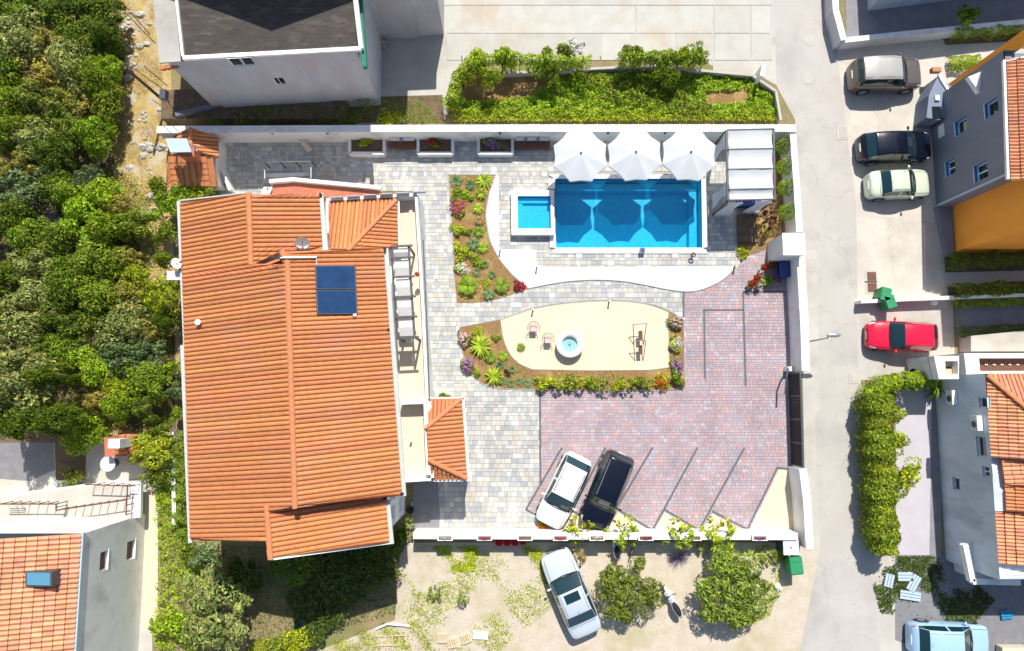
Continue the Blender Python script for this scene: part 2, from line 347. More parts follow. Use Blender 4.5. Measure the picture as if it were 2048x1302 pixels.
def crown_mesh(kind, matname, variant):
    key = (kind, matname, variant)
    if key in PROTO: return PROTO[key]
    rng = np.random.default_rng(sum(map(ord, kind))*7+variant*131)
    if kind == 'tree':   p, d = cloud(4600, 30, rng, lob=(.14, .42), base=.25, flat=.8); V, F, c = leaves(p, d+np.array([0, .15, .7]), .078, .5, rng, .40, .55)
    elif kind == 'scrub':p, d = cloud(3600, 40, rng, lob=(.09, .30), base=.2); V, F, c = leaves(p, d+np.array([0, .15, .7]), .08, .38, rng, .46, .6)
    elif kind == 'olive':
        p, d = cloud(5600, 52, rng, lob=(.12, .25), flat=.6); V, F, c = leaves(p, d+np.array([0, .1, .5]), .078, .34, rng, .45, .9)
    elif kind == 'bush': p, d = cloud(900, 9, rng); V, F, c = leaves(p, d, .13, .6, rng)
    elif kind == 'ball':
        d = rng.normal(0, 1, (900, 3)); d /= np.linalg.norm(d, axis=1, keepdims=True); p = d*(rng.uniform(.75, 1.05, 900)**.7)[:, None]+np.array([0, 0, 1.]); V, F, c = leaves(p, d, .13, .6, rng)
    elif kind == 'mound':
        p, d = cloud(420, 7, rng, flat=.5, base=.1); V, F, c = leaves(p, d, .19, .45, rng)
    elif kind == 'sparse':
        p, d = cloud(330, 20, rng, lob=(.08, .24), flat=.7); V, F, c = leaves(p, d+np.array([0, 0, .6]), .17, .5, rng, .3)
    elif kind == 'tuft':
        n = 90; a = rng.uniform(0, 6.283, n); r = rng.uniform(.4, 1, n); V = []; F = []
        for i in range(n):
            w_ = .05; dx, dy = math.cos(a[i]), math.sin(a[i]); q = len(V)
            for (t, ww) in ((0, w_), (.6, w_*.8), (1.0, .008)):
                x = dx*r[i]*t; y = dy*r[i]*t; z = (1-r[i]*.5)*1.0*math.sin(min(t*1.9, 1.9))*.9
                V += [(x-dy*ww, y+dx*ww, z), (x+dy*ww, y-dx*ww, z)]
            F += [(q, q+1, q+3, q+2), (q+2, q+3, q+5, q+4)]
        V = np.array(V); F = np.array(F); c = np.repeat(np.clip(rng.normal(1, .3, n), .4, 1.8), 2)[:, None]*np.ones((1, 3))
    elif kind in ('frond', 'strap'):
        nf = 26 if kind == 'frond' else 34; V = []; F = []; cc = []
        for i in range(nf):
            a = i*2.399+rng.uniform(-.2, .2); el = .25+.9*(1-i/nf); dx, dy = math.cos(a), math.sin(a); R = rng.uniform(.8, 1.02); f = rng.uniform(.6, 1.4)
            def pt(t): return np.array([dx*R*t*math.cos(el*.6), dy*R*t*math.cos(el*.6), .25+R*(t*math.sin(el)*.9-t*t*.55)])
            if kind == 'strap':
                K = 4; q = len(V)
                for k in range(K+1):
                    t = k/K; ww = .075*(1-t**2)+.005; p = pt(t); V += [p+np.array([-dy*ww, dx*ww, .02]), p+np.array([dy*ww, -dx*ww, .02])]
                for k in range(K): F.append((q+2*k, q+2*k+1, q+2*k+3, q+2*k+2)); cc.append(f)
            else:
                for k in range(2, 19):
                    t = k/19; p = pt(t); l = .26*math.sin(math.pi*min(t+.12, 1))**.7
                    for sgn in (-1, 1):
                        e = p+np.array([dx*l*.55-sgn*dy*l*.8, dy*l*.55+sgn*dx*l*.8, -.03]); q = len(V); o_ = np.array([dx, dy, 0])*.017
                        V += [p-o_, p+o_, e+o_*.3, e-o_*.3]; F.append((q, q+1, q+2, q+3)); cc.append(f*rng.uniform(.6, 1.3))
        V = np.array(V); F = np.array(F); c = np.array(cc)[:, None]*np.ones((1, 3))
    elif kind == 'twigs':
        V = []; F = []
        for i in range(420):
            d = rng.normal(0, 1, 3); d[2] = abs(d[2])*.8; d /= np.linalg.norm(d); s0 = d*rng.uniform(.05, .5); e = s0+(d+rng.normal(0, .35, 3))*rng.uniform(.3, .55); w_ = .012; o_ = np.array([w_, w_*.5, 0]); q = len(V)
            V += [s0-o_, s0+o_, e+o_*.5, e-o_*.5]; F.append((q, q+1, q+2, q+3))
        V = np.array(V); F = np.array(F); c = np.clip(rng.normal(1, .3, len(F)), .4, 1.8)[:, None]*np.ones((1, 3))
    elif kind == 'flowers':
        n = 46; d = rng.normal(0, 1, (n, 3)); d[:, 2] = np.abs(d[:, 2])+.5; d /= np.linalg.norm(d, axis=1, keepdims=True); p0 = d*.82*np.array([1, 1, .75])+np.array([0, 0, .25])
        p = np.repeat(p0, 6, 0)+rng.normal(0, .045, (n*6, 3)); V, F, c = leaves(p, np.repeat(d, 6, 0), .12, .9, rng, .15)
    me = npmesh('foliage_'+kind, V, F, m[matname], c); PROTO[key] = me; return me
def trunk_mesh(kind, variant):
    key = ('trunk', kind, variant)
    if key in PROTO: return PROTO[key]
    rng = random.Random(variant*17+len(kind)); b = MB()
    b.tube([(0, 0, 0), (.02, .01, .25), (-.02, .03, .5)], .075, 7, r2=.05)
    for k in range(7):
        a = k*.9+rng.uniform(-.3, .3); r = rng.uniform(.45, .8)
        q = [(-.01, .02, .32+.03*k), (r*.4*math.cos(a), r*.4*math.sin(a), .6+rng.uniform(-.05, .1)), (r*math.cos(a+.2), r*math.sin(a+.2), .85+rng.uniform(-.1, .2))]
        b.tube(q, .035, 5, r2=.01)
        b.tube([q[1], (r*.9*math.cos(a-.5), r*.9*math.sin(a-.5), .9)], .016, 4, r2=.006)
    me = b.mesh('trunk', m['bark']); PROTO[key] = me; return me
VARC = {}
def plant(name, label, cat, px, py, rpx, kind, mat, h=None, z0=0.0, group=None, flowers=None, trunk=False, squash=1.0):
    """a plant whose crown shows at px, py with radius rpx; h is its height in metres"""
    r = rpx/36.5
    if h is None: h = r*1.35
    c = P(px, py, z0+h*.6); v = VARC[(kind, mat)] = (VARC.get((kind, mat), 0)+1) % 3
    rz = random.uniform(0, 6.28); zs = h/1.3 if kind not in ('frond', 'strap', 'tuft') else h
    if kind == 'ball': zs = r
    bz = z0 if kind != 'ball' else z0+h-2*r*.98
    sq = random.uniform(.8, 1.22) if kind in ('tree', 'scrub', 'bush', 'mound') and squash == 1 else 1
    sc = (r*sq, r*squash/sq, zs)
    if trunk or flowers:
        t = empty(name, (c.x, c.y, z0), rz, label, cat, group)
        if trunk:
            k = link('trunk', trunk_mesh(kind, v), t, True); k.scale = (r, r, zs if kind != 'ball' else (h-r)/.5)
        f = link('crown' if trunk else 'foliage', crown_mesh(kind, mat, v), t, True); f.scale = sc; f.location = (0, 0, bz-z0)
        if flowers:
            g = link('flower_cluster', crown_mesh('flowers', flowers, v), t, True); tag(g, kind='stuff'); g.scale = (sc[0], sc[1], sc[2]*1.05); g.location = (0, 0, bz-z0)
        return t
    o = link(name, crown_mesh(kind, mat, v)); o.location = (c.x, c.y, bz); o.rotation_euler = (0, 0, rz); o.scale = sc
    return tag(o, label, cat, group)
def ground_cover(name, label, pgs, n, size, mat, z=(.02, .25), cat='plants', zbase=0.0, aspect=.5, holes=(), patch=0.0, jit=.5, wz=None):
    """leaves scattered over an area that nobody could count"""
    V_ = []; F_ = []; C_ = []; off = 0
    for pg in pgs:
        W = [P(a, b, zbase) for a, b in pg]; xs = [w_.x for w_ in W]; ys = [w_.y for w_ in W]
        X = RNG.uniform(min(xs), max(xs), n*2); Y = RNG.uniform(min(ys), max(ys), n*2); k = inside_np(X, Y, W)
        for hpg in holes: k &= ~inside_np(X, Y, [P(a, b, zbase) for a, b in hpg])
        if patch:
            q = np.sin(X*1.3+np.sin(Y*.9)*2)+np.sin(Y*1.7+np.sin(X*1.1)*2)+.6*np.sin(X*4.1+Y*3.3)+RNG.normal(0, .5, len(X)); k &= q > patch
        X = X[k][:n]; Y = Y[k][:n]; hump = .5+.5*np.sin(X*5+np.sin(Y*4)*1.5)*np.sin(Y*5.3+1)
        Z = zbase+z[0]+(z[1]-z[0])*hump*RNG.random(len(X))**.5
        V, F, c = leaves(np.stack([X, Y, Z], 1), np.tile([0, 0, 1.], (len(X), 1)), size, aspect, RNG, .35, jit)
        V_.append(V); F_.append(F+off); C_.append(c); off += len(V)
    me = npmesh(name, np.concatenate(V_), np.concatenate(F_), m[mat], np.concatenate(C_))
    return tag(link(name, me), label, cat, kind='stuff')
# ------------------------------------------------------------------ tiled roofs
def plane_axes(pts):
    O = pts[0]; e = (pts[1]-pts[0]).normalized(); n = Vector((0, 0, 0))
    for i in range(1, len(pts)-1): n += (pts[i]-pts[0]).cross(pts[i+1]-pts[0])
    n.normalize()
    if n.z < 0: n = -n
    e = (e-n*e.dot(n)).normalized(); s = n.cross(e)
    if s.z < 0: s = -s; 
    return O, e, s, n
def vrange(uv, u):
    vs = []
    for i in range(len(uv)):
        (u0, v0), (u1, v1) = uv[i], uv[(i+1) % len(uv)]
        if (u0-u)*(u1-u) < 0: vs.append(v0+(v1-v0)*(u-u0)/(u1-u0))
    return (min(vs), max(vs)) if len(vs) >= 2 else None
def tile_rows(parent, pts, wd=.206, ln=.40, mat=None, name='tile_row', lift=.03):
    O, e, s, n = plane_axes(pts); uv = [((p-O).dot(e), (p-O).dot(s)) for p in pts]
    u0 = min(q[0] for q in uv); u1 = max(q[0] for q in uv); nc = max(1, round((u1-u0)/wd)); w_ = (u1-u0)/nc
    b = MB(); b.add([p+n*(-.03) for p in pts]+[p+n*(-.14) for p in pts], [tuple(range(len(pts)))] + [tuple(range(len(pts), 2*len(pts)))[::-1]] + [(i, (i+1) % len(pts), (i+1) % len(pts)+len(pts), i+len(pts)) for i in range(len(pts))])
    deck = b.build('roof', m['ridge'], parent)
    prof = [(0, -.045), (.08, -.05), (.2, .024), (.45, .04), (.72, .036), (.9, .016), (1.0, -.045)]
    for i in range(nc):
        a, c = u0+i*w_, u0+(i+1)*w_; ra = vrange(uv, a+w_*.04); rc = vrange(uv, c-w_*.04)
        if ra is None or rc is None or max(ra[1]-ra[0], rc[1]-rc[0]) < .12: continue
        L_ = max(ra[1]-ra[0], rc[1]-rc[0]); nt_ = max(1, round(L_/ln)); vs = []; fs = []
        for t in range(nt_):
            for q, (tt, hh) in enumerate(((t/nt_, .034), ((t+1)/nt_, 0.0))):
                for (x, z) in prof:
                    v = (ra[0]+(ra[1]-ra[0])*tt)*(1-x)+(rc[0]+(rc[1]-rc[0])*tt)*x
                    vs.append(O+e*(a+w_*x)+s*v+n*(z+hh+lift))
            k = len(prof); o = t*2*k
            for j in range(k-1): fs.append((o+j, o+j+1, o+k+j+1, o+k+j))
            if t: fs += [(o-k+j, o-k+j+1, o+j+1, o+j) for j in range(k-1)]
        if e.cross(s).dot(n) < 0: fs = [f[::-1] for f in fs]
        MB().add(vs, fs).build(name, mat or m['tile'], deck)
    return deck
TILEM = {}
def tile_objects(parent, pts, wd=.5, ln=.33, mat=None, lift=.02, limit=300):
    O, e, s, n = plane_axes(pts); uv = [((p-O).dot(e), (p-O).dot(s)) for p in pts]
    us = [q[0] for q in uv]; vs_ = [q[1] for q in uv]; mat = mat or m['tile2']
    b = MB(); b.add([p+n*(-.02) for p in pts]+[p+n*(-.12) for p in pts], [tuple(range(len(pts)))] + [tuple(range(len(pts), 2*len(pts)))[::-1]] + [(i, (i+1) % len(pts), (i+1) % len(pts)+len(pts), i+len(pts)) for i in range(len(pts))])
    deck = b.build('roof', m['ridge'], parent)
    key = (mat.name, round(wd, 3), round(ln, 3))
    if key not in TILEM:
        t = MB(); prof = [(-.49, -.03), (-.25, .055), (.0, -.03), (.25, .055), (.49, -.03)]; v = []
        for yy, hh in ((-.5, .04), (.47, .0)): v += [(x*wd, yy*ln, z+hh) for x, z in prof]
        v += [(x*wd, -.5*ln, z-.01) for x, z in prof]
        f = [(j, j+1, 6+j, 5+j) for j in range(4)]+[(10+j, 11+j, j+1, j) for j in range(4)]
        TILEM[key] = t.add(v, f).mesh('tile', mat)
    nu = int(round((max(us)-min(us))/wd)); nv = int(round((max(vs_)-min(vs_))/ln)); cnt = 0; SV, SF = [], []; tv = np.array([v.co[:] for v in TILEM[key].vertices]); tf = [tuple(p_.vertices) for p_ in TILEM[key].polygons]
    for i in range(nv):
        for j in range(nu):
            u = min(us)+(j+.5)*(max(us)-min(us))/nu; v = min(vs_)+(i+.5)*(max(vs_)-min(vs_))/nv
            if not inside(u, v, uv): continue
            c = O+e*u+s*v+n*lift
            R = Matrix((e, s, n)).transposed() if e.cross(s).dot(n) > 0 else Matrix((-e, s, n)).transposed()
            px_ = 1024+FPX*c.x/(CAM_H-c.z)
            if cnt >= limit or abs(px_-1024) > 1050:
                o_ = len(SV); SV += [c+(R @ Vector(q)) for q in tv]; SF += [tuple(k+o_ for k in f) for f in tf]; continue
            o = bpy.data.objects.new('tile', TILEM[key]); COL.objects.link(o); o.parent = deck; o.matrix_parent_inverse = wm(deck).inverted()
            o.location = c; o.rotation_euler = (R @ Matrix.Rotation(random.uniform(-.012, .012), 3, 'Z')).to_euler(); cnt += 1
    if SV: tag(MB().add(SV, SF).build('tile_field', mat, deck), kind='stuff')
    return deck
def ridge_caps(parent, a, b, r=.13, mat=None, step=.38, name='ridge_cap'):
    a = Vector(a); b = Vector(b); L_ = (b-a).length; k = max(1, int(L_/step)); d = (b-a)/k; up = Vector((0, 0, 1)); sd_ = d.cross(up).normalized(); q = MB()
    for i in range(k):
        p0 = a+d*i; p1 = a+d*(i+1.06); vs = []
        for p, rr in ((p0, r*1.12), (p1, r*.92)):
            for t in range(6):
                th = math.pi*t/5; vs.append(p+sd_*rr*math.cos(th)+up*(rr*.75*math.sin(th)+.02))
        q.add(vs, [(t, t+1, 7+t, 6+t) for t in range(5)]+[(0, 1, 2, 3, 4, 5)])
    return q.build(name, mat or m['ridge'], parent)
# ------------------------------------------------------------------ a wall with real openings
def wall(parent, A, B, z0, z1, holes=(), mat=None, depth=.22, reveal=None, name='wall', glass=None, frame=None):
    """vertical wall from A to B (outside on the right of A->B); holes (u0,u1,za,zb) get reveals, a framed pane and a sill"""
    A = Vector((A[0], A[1], 0)); B = Vector((B[0], B[1], 0)); e = (B-A).normalized(); L_ = (B-A).length; out = Vector((e.y, -e.x, 0)); b = MB()
    us = sorted({0, L_, *[h[0] for h in holes], *[h[1] for h in holes]}); zs = sorted({z0, z1, *[h[2] for h in holes], *[h[3] for h in holes]})
    def pt(u, z, d=0): return A+e*u+Vector((0, 0, z))+out*d
    for i in range(len(us)-1):
        for j in range(len(zs)-1):
            um, zm = (us[i]+us[i+1])/2, (zs[j]+zs[j+1])/2
            if any(h[0] < um < h[1] and h[2] < zm < h[3] for h in holes): continue
            b.face([pt(us[i], zs[j]), pt(us[i+1], zs[j]), pt(us[i+1], zs[j+1]), pt(us[i], zs[j+1])])
    w_ = b.build(name, mat or m['white'], parent)
    for h in holes:
        a0, a1, c0, c1 = h[:4]; r = MB(); q = .05
        for (x0, y0, x1, y1) in ((a0, c0, a1, c0), (a1, c0, a1, c1), (a1, c1, a0, c1), (a0, c1, a0, c0)):
            r.face([pt(x0, y0, .003), pt(x1, y1, .003), pt(x1, y1, -depth), pt(x0, y0, -depth)])
        def bar(x0, x1, y0, y1, d0=-depth-.02, d1=-depth+.05):
            vs = [pt(x, y, d) for d in (d0, d1) for x, y in ((x0, y0), (x1, y0), (x1, y1), (x0, y1))]
            r.add(vs, [(3, 2, 1, 0), (4, 5, 6, 7), (0, 1, 5, 4), (1, 2, 6, 5), (2, 3, 7, 6), (3, 0, 4, 7)], 1)
        bar(a0, a1, c0, c0+q); bar(a0, a1, c1-q, c1); bar(a0, a0+q, c0+q, c1-q); bar(a1-q, a1, c0+q, c1-q)
        if len(h) > 4 and h[4]: bar((a0+a1)/2-.03, (a0+a1)/2+.03, c0+q, c1-q)
        wo_ = r.build('window', [reveal or m['white'], frame or m['walltop']], parent)
        g = MB(); g.face([pt(a0, c0, -depth), pt(a1, c0, -depth), pt(a1, c1, -depth), pt(a0, c1, -depth)]); g.build('pane', glass or m['glass'], wo_)
        s_ = MB(); vs = [pt(x, y, d) for d in (-.05, .03) for x, y in ((a0-.03, c0-.04), (a1+.03, c0-.04), (a1+.03, c0-.004), (a0-.03, c0-.004))]
        s_.add(vs, [(3, 2, 1, 0), (4, 5, 6, 7), (0, 1, 5, 4), (1, 2, 6, 5), (2, 3, 7, 6), (3, 0, 4, 7)]); s_.build('sill', frame or m['walltop'], wo_)
    return w_
# ================================================================== the ground
POOL = [(1110, 358), (1402, 358), (1404, 496), (1112, 496)]
def holed(name, outer, hole, z, mat):
    W = [Vector((p[0], p[1], 0)) for p in outer]; H = [Vector((p[0], p[1], 0)) for p in hole]; allp = W+H; b = MB(); fs = []
    for t in tessellate_polygon([W, H]):
        a, bb, c = (allp[i] for i in t); fs.append(tuple(t) if (bb-a).cross(c-a).z > 0 else tuple(t[::-1]))
    b.add([(p.x, p.y, z) for p in allp], fs); return struct(b.build(name, mat))
pw = poly(POOL)
holed('ground', [(-90, -80), (90, -80), (90, 110), (-90, 110)], pw, 0.0, m['dirt'])
def area(name, pts, z, mat, z0=None, smooth_=False, par=None):
    pts = curve(pts, 6, True) if smooth_ else pts
    b = MB()
    if z0 is None: b.sheet(poly(pts), z)
    else: b.prism(poly(pts), z0, z)
    o = b.build(name, mat, par); return struct(o) if par is None else o
area('hillside_ground', [(-200, -300), (330, -300), (345, 250), (340, 400), (360, 700), (350, 870), (-200, 870)], .004, m['straw'])
area('gravelly_ground', [(815, 1085), (1640, 1085), (1640, 1500), (600, 1500), (640, 1300), (790, 1240), (800, 1110)], .004, m['gravelly'])
area('road', [(1545, -400), (1655, -400), (1658, 20), (1676, 100), (1692, 260), (1712, 400), (1716, 700), (1735, 900), (1745, 1110), (1760, 1302), (1790, 1900), (1540, 1900), (1600, 1302), (1640, 1100), (1618, 742), (1600, 400), (1590, 240), (1552, 170), (1550, 60)], .008, m['road'])
area('pavement', [(1600, 500), (1633, 500), (1640, 820), (1630, 830), (1640, 1100), (1612, 1100)], .012, m['yard2'])
area('parking_yard', [(1672, 90), (1900, 60), (2100, 20), (2100, 210), (1905, 215), (1900, 600), (1900, 760), (1716, 760), (1712, 400), (1692, 260)], .012, m['yard'])
area('yard_slab', [(1708, 366), (1830, 366), (1858, 400), (1860, 513), (1716, 513)], .016, m['cream'].copy() if False else m['yard'])
area('yard_strip', [(1716, 600), (1905, 600), (1910, 740), (1716, 760)], .016, m['yard2'])
area('concrete_yard', [(885, -300), (1545, -300), (1550, 60), (1552, 170), (1520, 152), (1420, 130), (1400, 100), (920, 130), (890, 240), (700, 250), (700, 60), (880, 60)], .008, m['yard2'])
area('lane', [(1745, 1110), (2150, 1110), (2150, 1500), (1790, 1900)], .005, m['yard2'])
area('painted_house_shade', [(1790, 1110), (2150, 1110), (2150, 1500), (1820, 1500), (1820, 1290), (1790, 1280)], .009, m['shade_paint'])  # house shade painted as a darker sheet on the ground
area('dry_strip', [(225, 330), (338, 330), (338, 420), (348, 560), (300, 575), (280, 490), (235, 420)], .035, m['straw'])
# pale concrete slabs of the northern yard, each its own piece with recessed joints
sy = empty('slab_yard', P(1200, 60)); struct(sy)
rows_ = [(-120, 10, [(880, 1090), (1090, 1275), (1275, 1430), (1430, 1545)]), (12, 66, [(893, 965), (967, 1270), (1272, 1425), (1428, 1500), (1502, 1540)]),
         (68, 120, [(893, 1045), (1047, 1200), (1202, 1350), (1352, 1425), (1428, 1500), (1502, 1545)]), (122, 148, [(1425, 1505)])]
for (y0, y1, xs) in rows_:
    for (x0, x1) in xs:
        MB().prism(poly([(x0+.6, y0), (x1-.6, y0), (x1-.6, y1+.6), (x0+.6, y1+.6)]), .009, .03+random.uniform(0, .006)).build('slab', m['slab'], sy)
# ------------------------------------------------------------------ courtyard paving
COURT = [(440, 268), (1578, 268), (1600, 1075), (826, 1070), (826, 380), (440, 392)]
gp = holed('courtyard', poly(COURT), pw, .004, m['joint'])
area('painted_shade_strip', [(826, 958), (876, 958), (880, 1066), (826, 1066)], .034, m['groundgrey'])  # villa's shadow painted as a dark strip over the paving
GREY = [((.49, .48, .44), 24), ((.43, .43, .41), 22), ((.38, .385, .385), 20), ((.53, .52, .46), 14), ((.46, .42, .35), 9), ((.62, .61, .58), 6), ((.34, .36, .37), 8)]
PINK = [((.39, .295, .31), 30), ((.42, .315, .33), 25), ((.36, .285, .315), 18), ((.42, .37, .40), 14), ((.35, .33, .37), 16), ((.50, .31, .29), 9), ((.50, .40, .41), 2)]
m['paver_g'] = paver_mat('grey_paver', GREY); m['paver_go'] = paver_mat('grey_paver_single', GREY, 'obj'); m['paver_p'] = paver_mat('pink_paver', PINK)
PINKPG = [(1367, 583), (1430, 570), (1475, 533), (1540, 470), (1563, 455), (1580, 500), (1588, 935), (1562, 938), (1497, 1060), (1470, 1062), (1110, 1062), (1053, 1018), (1082, 964), (1081, 778), (1367, 778)]
pinkW = poly(PINKPG); poolW = poly([(1092, 345), (1416, 345), (1418, 508), (1094, 508)]); courtW = poly(COURT)
def pave(region, avoid, rh, wd, gap, z0, z1, rng=random, jitter=.004):
    xs = [p.x for p in region]; ys = [p.y for p in region]; y = min(ys); out = []
    while y < max(ys):
        x = min(xs)+rng.uniform(-.3, 0); h = rh*rng.choice((1, 1, 1, .62))
        while x < max(xs):
            w_ = wd*rng.choice((.6, 1, 1, 1.35)); cx, cy = x+w_/2, y+h/2
            if inside(cx, cy, region) and not any(inside(cx, cy, a) for a in avoid): out.append((cx, cy, w_-gap, h-gap, z1+rng.uniform(-jitter, jitter), rng.random()))
            x += w_
        y += h
    return out
gpv = pave(courtW, [pinkW, poolW, poly([(1030, 388), (1106, 388), (1106, 462), (1030, 462)]), poly([(1000, 640), (1336, 624), (1338, 735), (1060, 735)])], .27, .27, .009, .005, .03)
near = sorted(range(len(gpv)), key=lambda i: -(gpv[i][2]*gpv[i][3]+(1 if (gpv[i][0] < P(1080, 900).x and gpv[i][0] > P(935, 900).x and gpv[i][1] < P(1000, 785).y) else 0)))
single = set(near[:298])
def pv(b, q, mi=0): return b.box((q[0], q[1], (.005+q[4])/2), (q[2], q[3], q[4]-.005), 0, mi, q[5], top=.97)
PVM = {}
b = MB()
for i, q in enumerate(gpv):
    if i in single:
        key = (round(q[2], 3), round(q[3], 3))
        if key not in PVM: PVM[key] = MB().box((0, 0, .0125), (q[2], q[3], .025), top=.97).mesh('paver', m['paver_go'])
        o = link('paver', PVM[key], gp); o.location = (q[0], q[1], q[4]-.022)
    else: pv(b, q)
tag(b.build('paving_blocks', m['paver_g'], gp), kind='stuff')
b = MB()
for q in pave(pinkW, [], .17, .2, .008, .005, .03): pv(b, q)
tag(b.build('pink_paving_blocks', m['paver_p'], gp), kind='stuff')
# dark strips in the paving
kb = MB()
def strip(p, q, w_=.105, z1=.04): a = P(*p, .02); c = P(*q, .02); kb.seg(a, c, w_, z1-.006, z0=.006)
for s_ in [((1124, 895), (1052, 1019)), ((1211, 895), (1143, 1022)), ((1305, 895), (1208, 1059)), ((1395, 895), (1305, 1060)), ((1489, 895), (1398, 1060)), ((1554, 936), (1494, 1060)),
           ((1052, 1019), (1112, 1052)), ((1143, 1020), (1208, 1059)), ((1236, 1019), (1305, 1060)), ((1329, 1019), (1398, 1060)), ((1424, 1022), (1494, 1058)), ((1554, 935), (1592, 940)),
           ((1367, 585), (1367, 640)), ((1408, 620), (1486, 620)), ((1408, 620), (1410, 757)), ((1486, 584), (1491, 772)), ((1486, 584), (1570, 584)), ((1080, 780), (1081, 966)), ((1055, 620), (1058, 622))]: strip(*s_)
struct(kb.build('dark_paving_strip', m['kerb']))
# cream gravel teeth beside the angled bays
for i, pg in enumerate([[(1060, 1066), (1085, 1040), (1112, 1055), (1143, 1024), (1204, 1060), (1206, 1066)], [(1210, 1066), (1236, 1024), (1301, 1062), (1303, 1066)], [(1306, 1066), (1329, 1024), (1394, 1062), (1398, 1066)], [(1400, 1066), (1424, 1027), (1490, 1062), (1494, 1068)],
                         [(1498, 1064), (1557, 939), (1596, 943), (1603, 1068), (1498, 1068)]]):
    area('cream_gravel_patch', pg, .045, m['cream'], .006)
# ------------------------------------------------------------------ beds and gravel around the pool
BED1 = [(897, 350), (992, 350), (980, 385), (972, 430), (980, 480), (1000, 520), (1028, 552), (1058, 577), (1035, 585), (1000, 597), (950, 606), (914, 605), (908, 540), (904, 450)]
area('left_mulch_bed', BED1, .055, m['mulch'], .006)
WG = [(989, 350), (997, 352), (998, 499), (1072, 500), (1073, 535), (1468, 533)]
wg_out = curve([(1470, 535), (1450, 556), (1420, 573), (1385, 583), (1340, 580), (1290, 570), (1240, 562), (1180, 560), (1120, 565), (1057, 577)], 4)+curve([(1028, 553), (1000, 520), (980, 480), (972, 430), (979, 385), (989, 350)], 4)
area('white_gravel_sweep', WG+wg_out[:-1], .05, m['whitegravel'], .006)
ISL = [(918, 655), (1000, 639)]+curve([(1060, 617), (1130, 605), (1220, 600), (1290, 606), (1335, 620), (1367, 640)], 3)+[(1370, 776), (1320, 781), (1200, 781), (1080, 779), (1000, 778), (965, 768), (938, 745), (925, 705)]
area('island_mulch_bed', ISL, .05, m['mulch'], .006)
CG = [(1001, 640)]+curve([(1060, 619), (1130, 607), (1220, 602), (1290, 608), (1336, 624)], 4)+[(1338, 735), (1300, 740), (1180, 741), (1065, 739)]+curve([(1065, 739), (1035, 725), (1015, 700), (1005, 670)], 3)[1:]
area('island_cream_gravel', CG, .062, m['cream'], .05)
RB = [(1548, 268), (1578, 268), (1586, 440), (1560, 475), (1528, 500), (1475, 520), (1474, 488), (1500, 420), (1510, 405), (1548, 400)]
area('right_mulch_bed', RB, .055, m['mulch'], .006)
kb = MB()
def kerbline(pts, w_=.07, h=.075):
    W = poly(pts)
    for a, c in zip(W, W[1:]): kb.seg(a, c, w_, h, z0=.003)
kerbline(BED1[:1]+BED1[-1:]+BED1[-2:-1]); kerbline([BED1[0], BED1[1]]); kerbline(wg_out, .05, .07)
kerbline(ISL+ISL[:1], .05, .065); kerbline(CG+CG[:1], .04, .07)
struct(kb.build('bed_edging', m['joint']))
# ------------------------------------------------------------------ the swimming pool
pz = -1.08; t = empty('swimming_pool', P(1256, 430)); tag(t, 'rectangular blue swimming pool with white stone coping beside three parasols', 'swimming pool')
b = MB(); W = poly(POOL)
b.face([(p.x, p.y, pz) for p in W][::-1])
for i in range(4):
    a, c = W[i], W[(i+1) % 4]; b.face([(a.x, a.y, pz), (c.x, c.y, pz), (c.x, c.y, .04), (a.x, a.y, .04)][::1])
b.build('basin', m['pooltile'], t)
b = MB()                                                    # ledge along the top and right sides, steps
b.prism([W[0]+Vector((.1, -.12, 0)), W[1]+Vector((-.12, -.12, 0)), W[1]+Vector((-.12, -.5, 0)), W[0]+Vector((.1, -.5, 0))], pz+.002, -.55)
b.prism([W[1]+Vector((-.12, -.52, 0)), W[1]+Vector((-.55, -.52, 0)), W[2]+Vector((-.55, .1, 0)), W[2]+Vector((-.12, .1, 0))], pz+.002, -.62)
b.build('ledge', m['pooltile'], t)
b = MB()
for i in range(4):
    a, c = W[i], W[(i+1) % 4]; n_ = Vector((-(c-a).y, (c-a).x, 0)).normalized()*-1
    ins = (sum((q for q in W), Vector())/4-(a+c)/2).normalized(); a1 = a+ins*.012; c1 = c+ins*.012
    b.face([(a1.x, a1.y, -.35), (c1.x, c1.y, -.35), (c1.x, c1.y, -.02), (a1.x, a1.y, -.02)])
b.build('tile_band', m['pooledge'], t)
# coping stones, one by one
cs = poly([(1097, 350), (1411, 350), (1417, 507), (1100, 507)], .05)
wid = [abs(W[0].x-cs[0].x), abs(W[1].x-cs[1].x)]
def stones(a, c, b0, d0, n, par, mat='whitestone', z0=.02, z1=.09):
    for i in range(n):
        f0, f1 = i/n+.002, (i+1)/n-.002
        MB().prism([a.lerp(c, f0), a.lerp(c, f1), b0.lerp(d0, f1), b0.lerp(d0, f0)], z0, z1).build('coping_stone', m[mat], par)
stones(cs[0], cs[1], W[0]+Vector((-.02, .0, 0)), W[1]+Vector((.02, 0, 0)), 14, t)
stones(cs[3], cs[2], W[3]+Vector((-.02, 0, 0)), W[2]+Vector((.02, 0, 0)), 14, t)
stones(cs[1]+Vector((0, -.25, 0)), cs[2]+Vector((0, .35, 0)), W[1]+Vector((0, .0, 0)), W[2]+Vector((0, -.0, 0)), 7, t)
stones(cs[0]+Vector((0, -.25, 0)), P(1098, 378), W[0], P(1110, 378), 1, t); stones(P(1099, 470), cs[3]+Vector((0, .35, 0)), P(1111, 470), W[3], 1, t)
b = MB(); b.face([(p.x, p.y, -.06) for p in W][::-1]); b.build('water', m['water'], t)
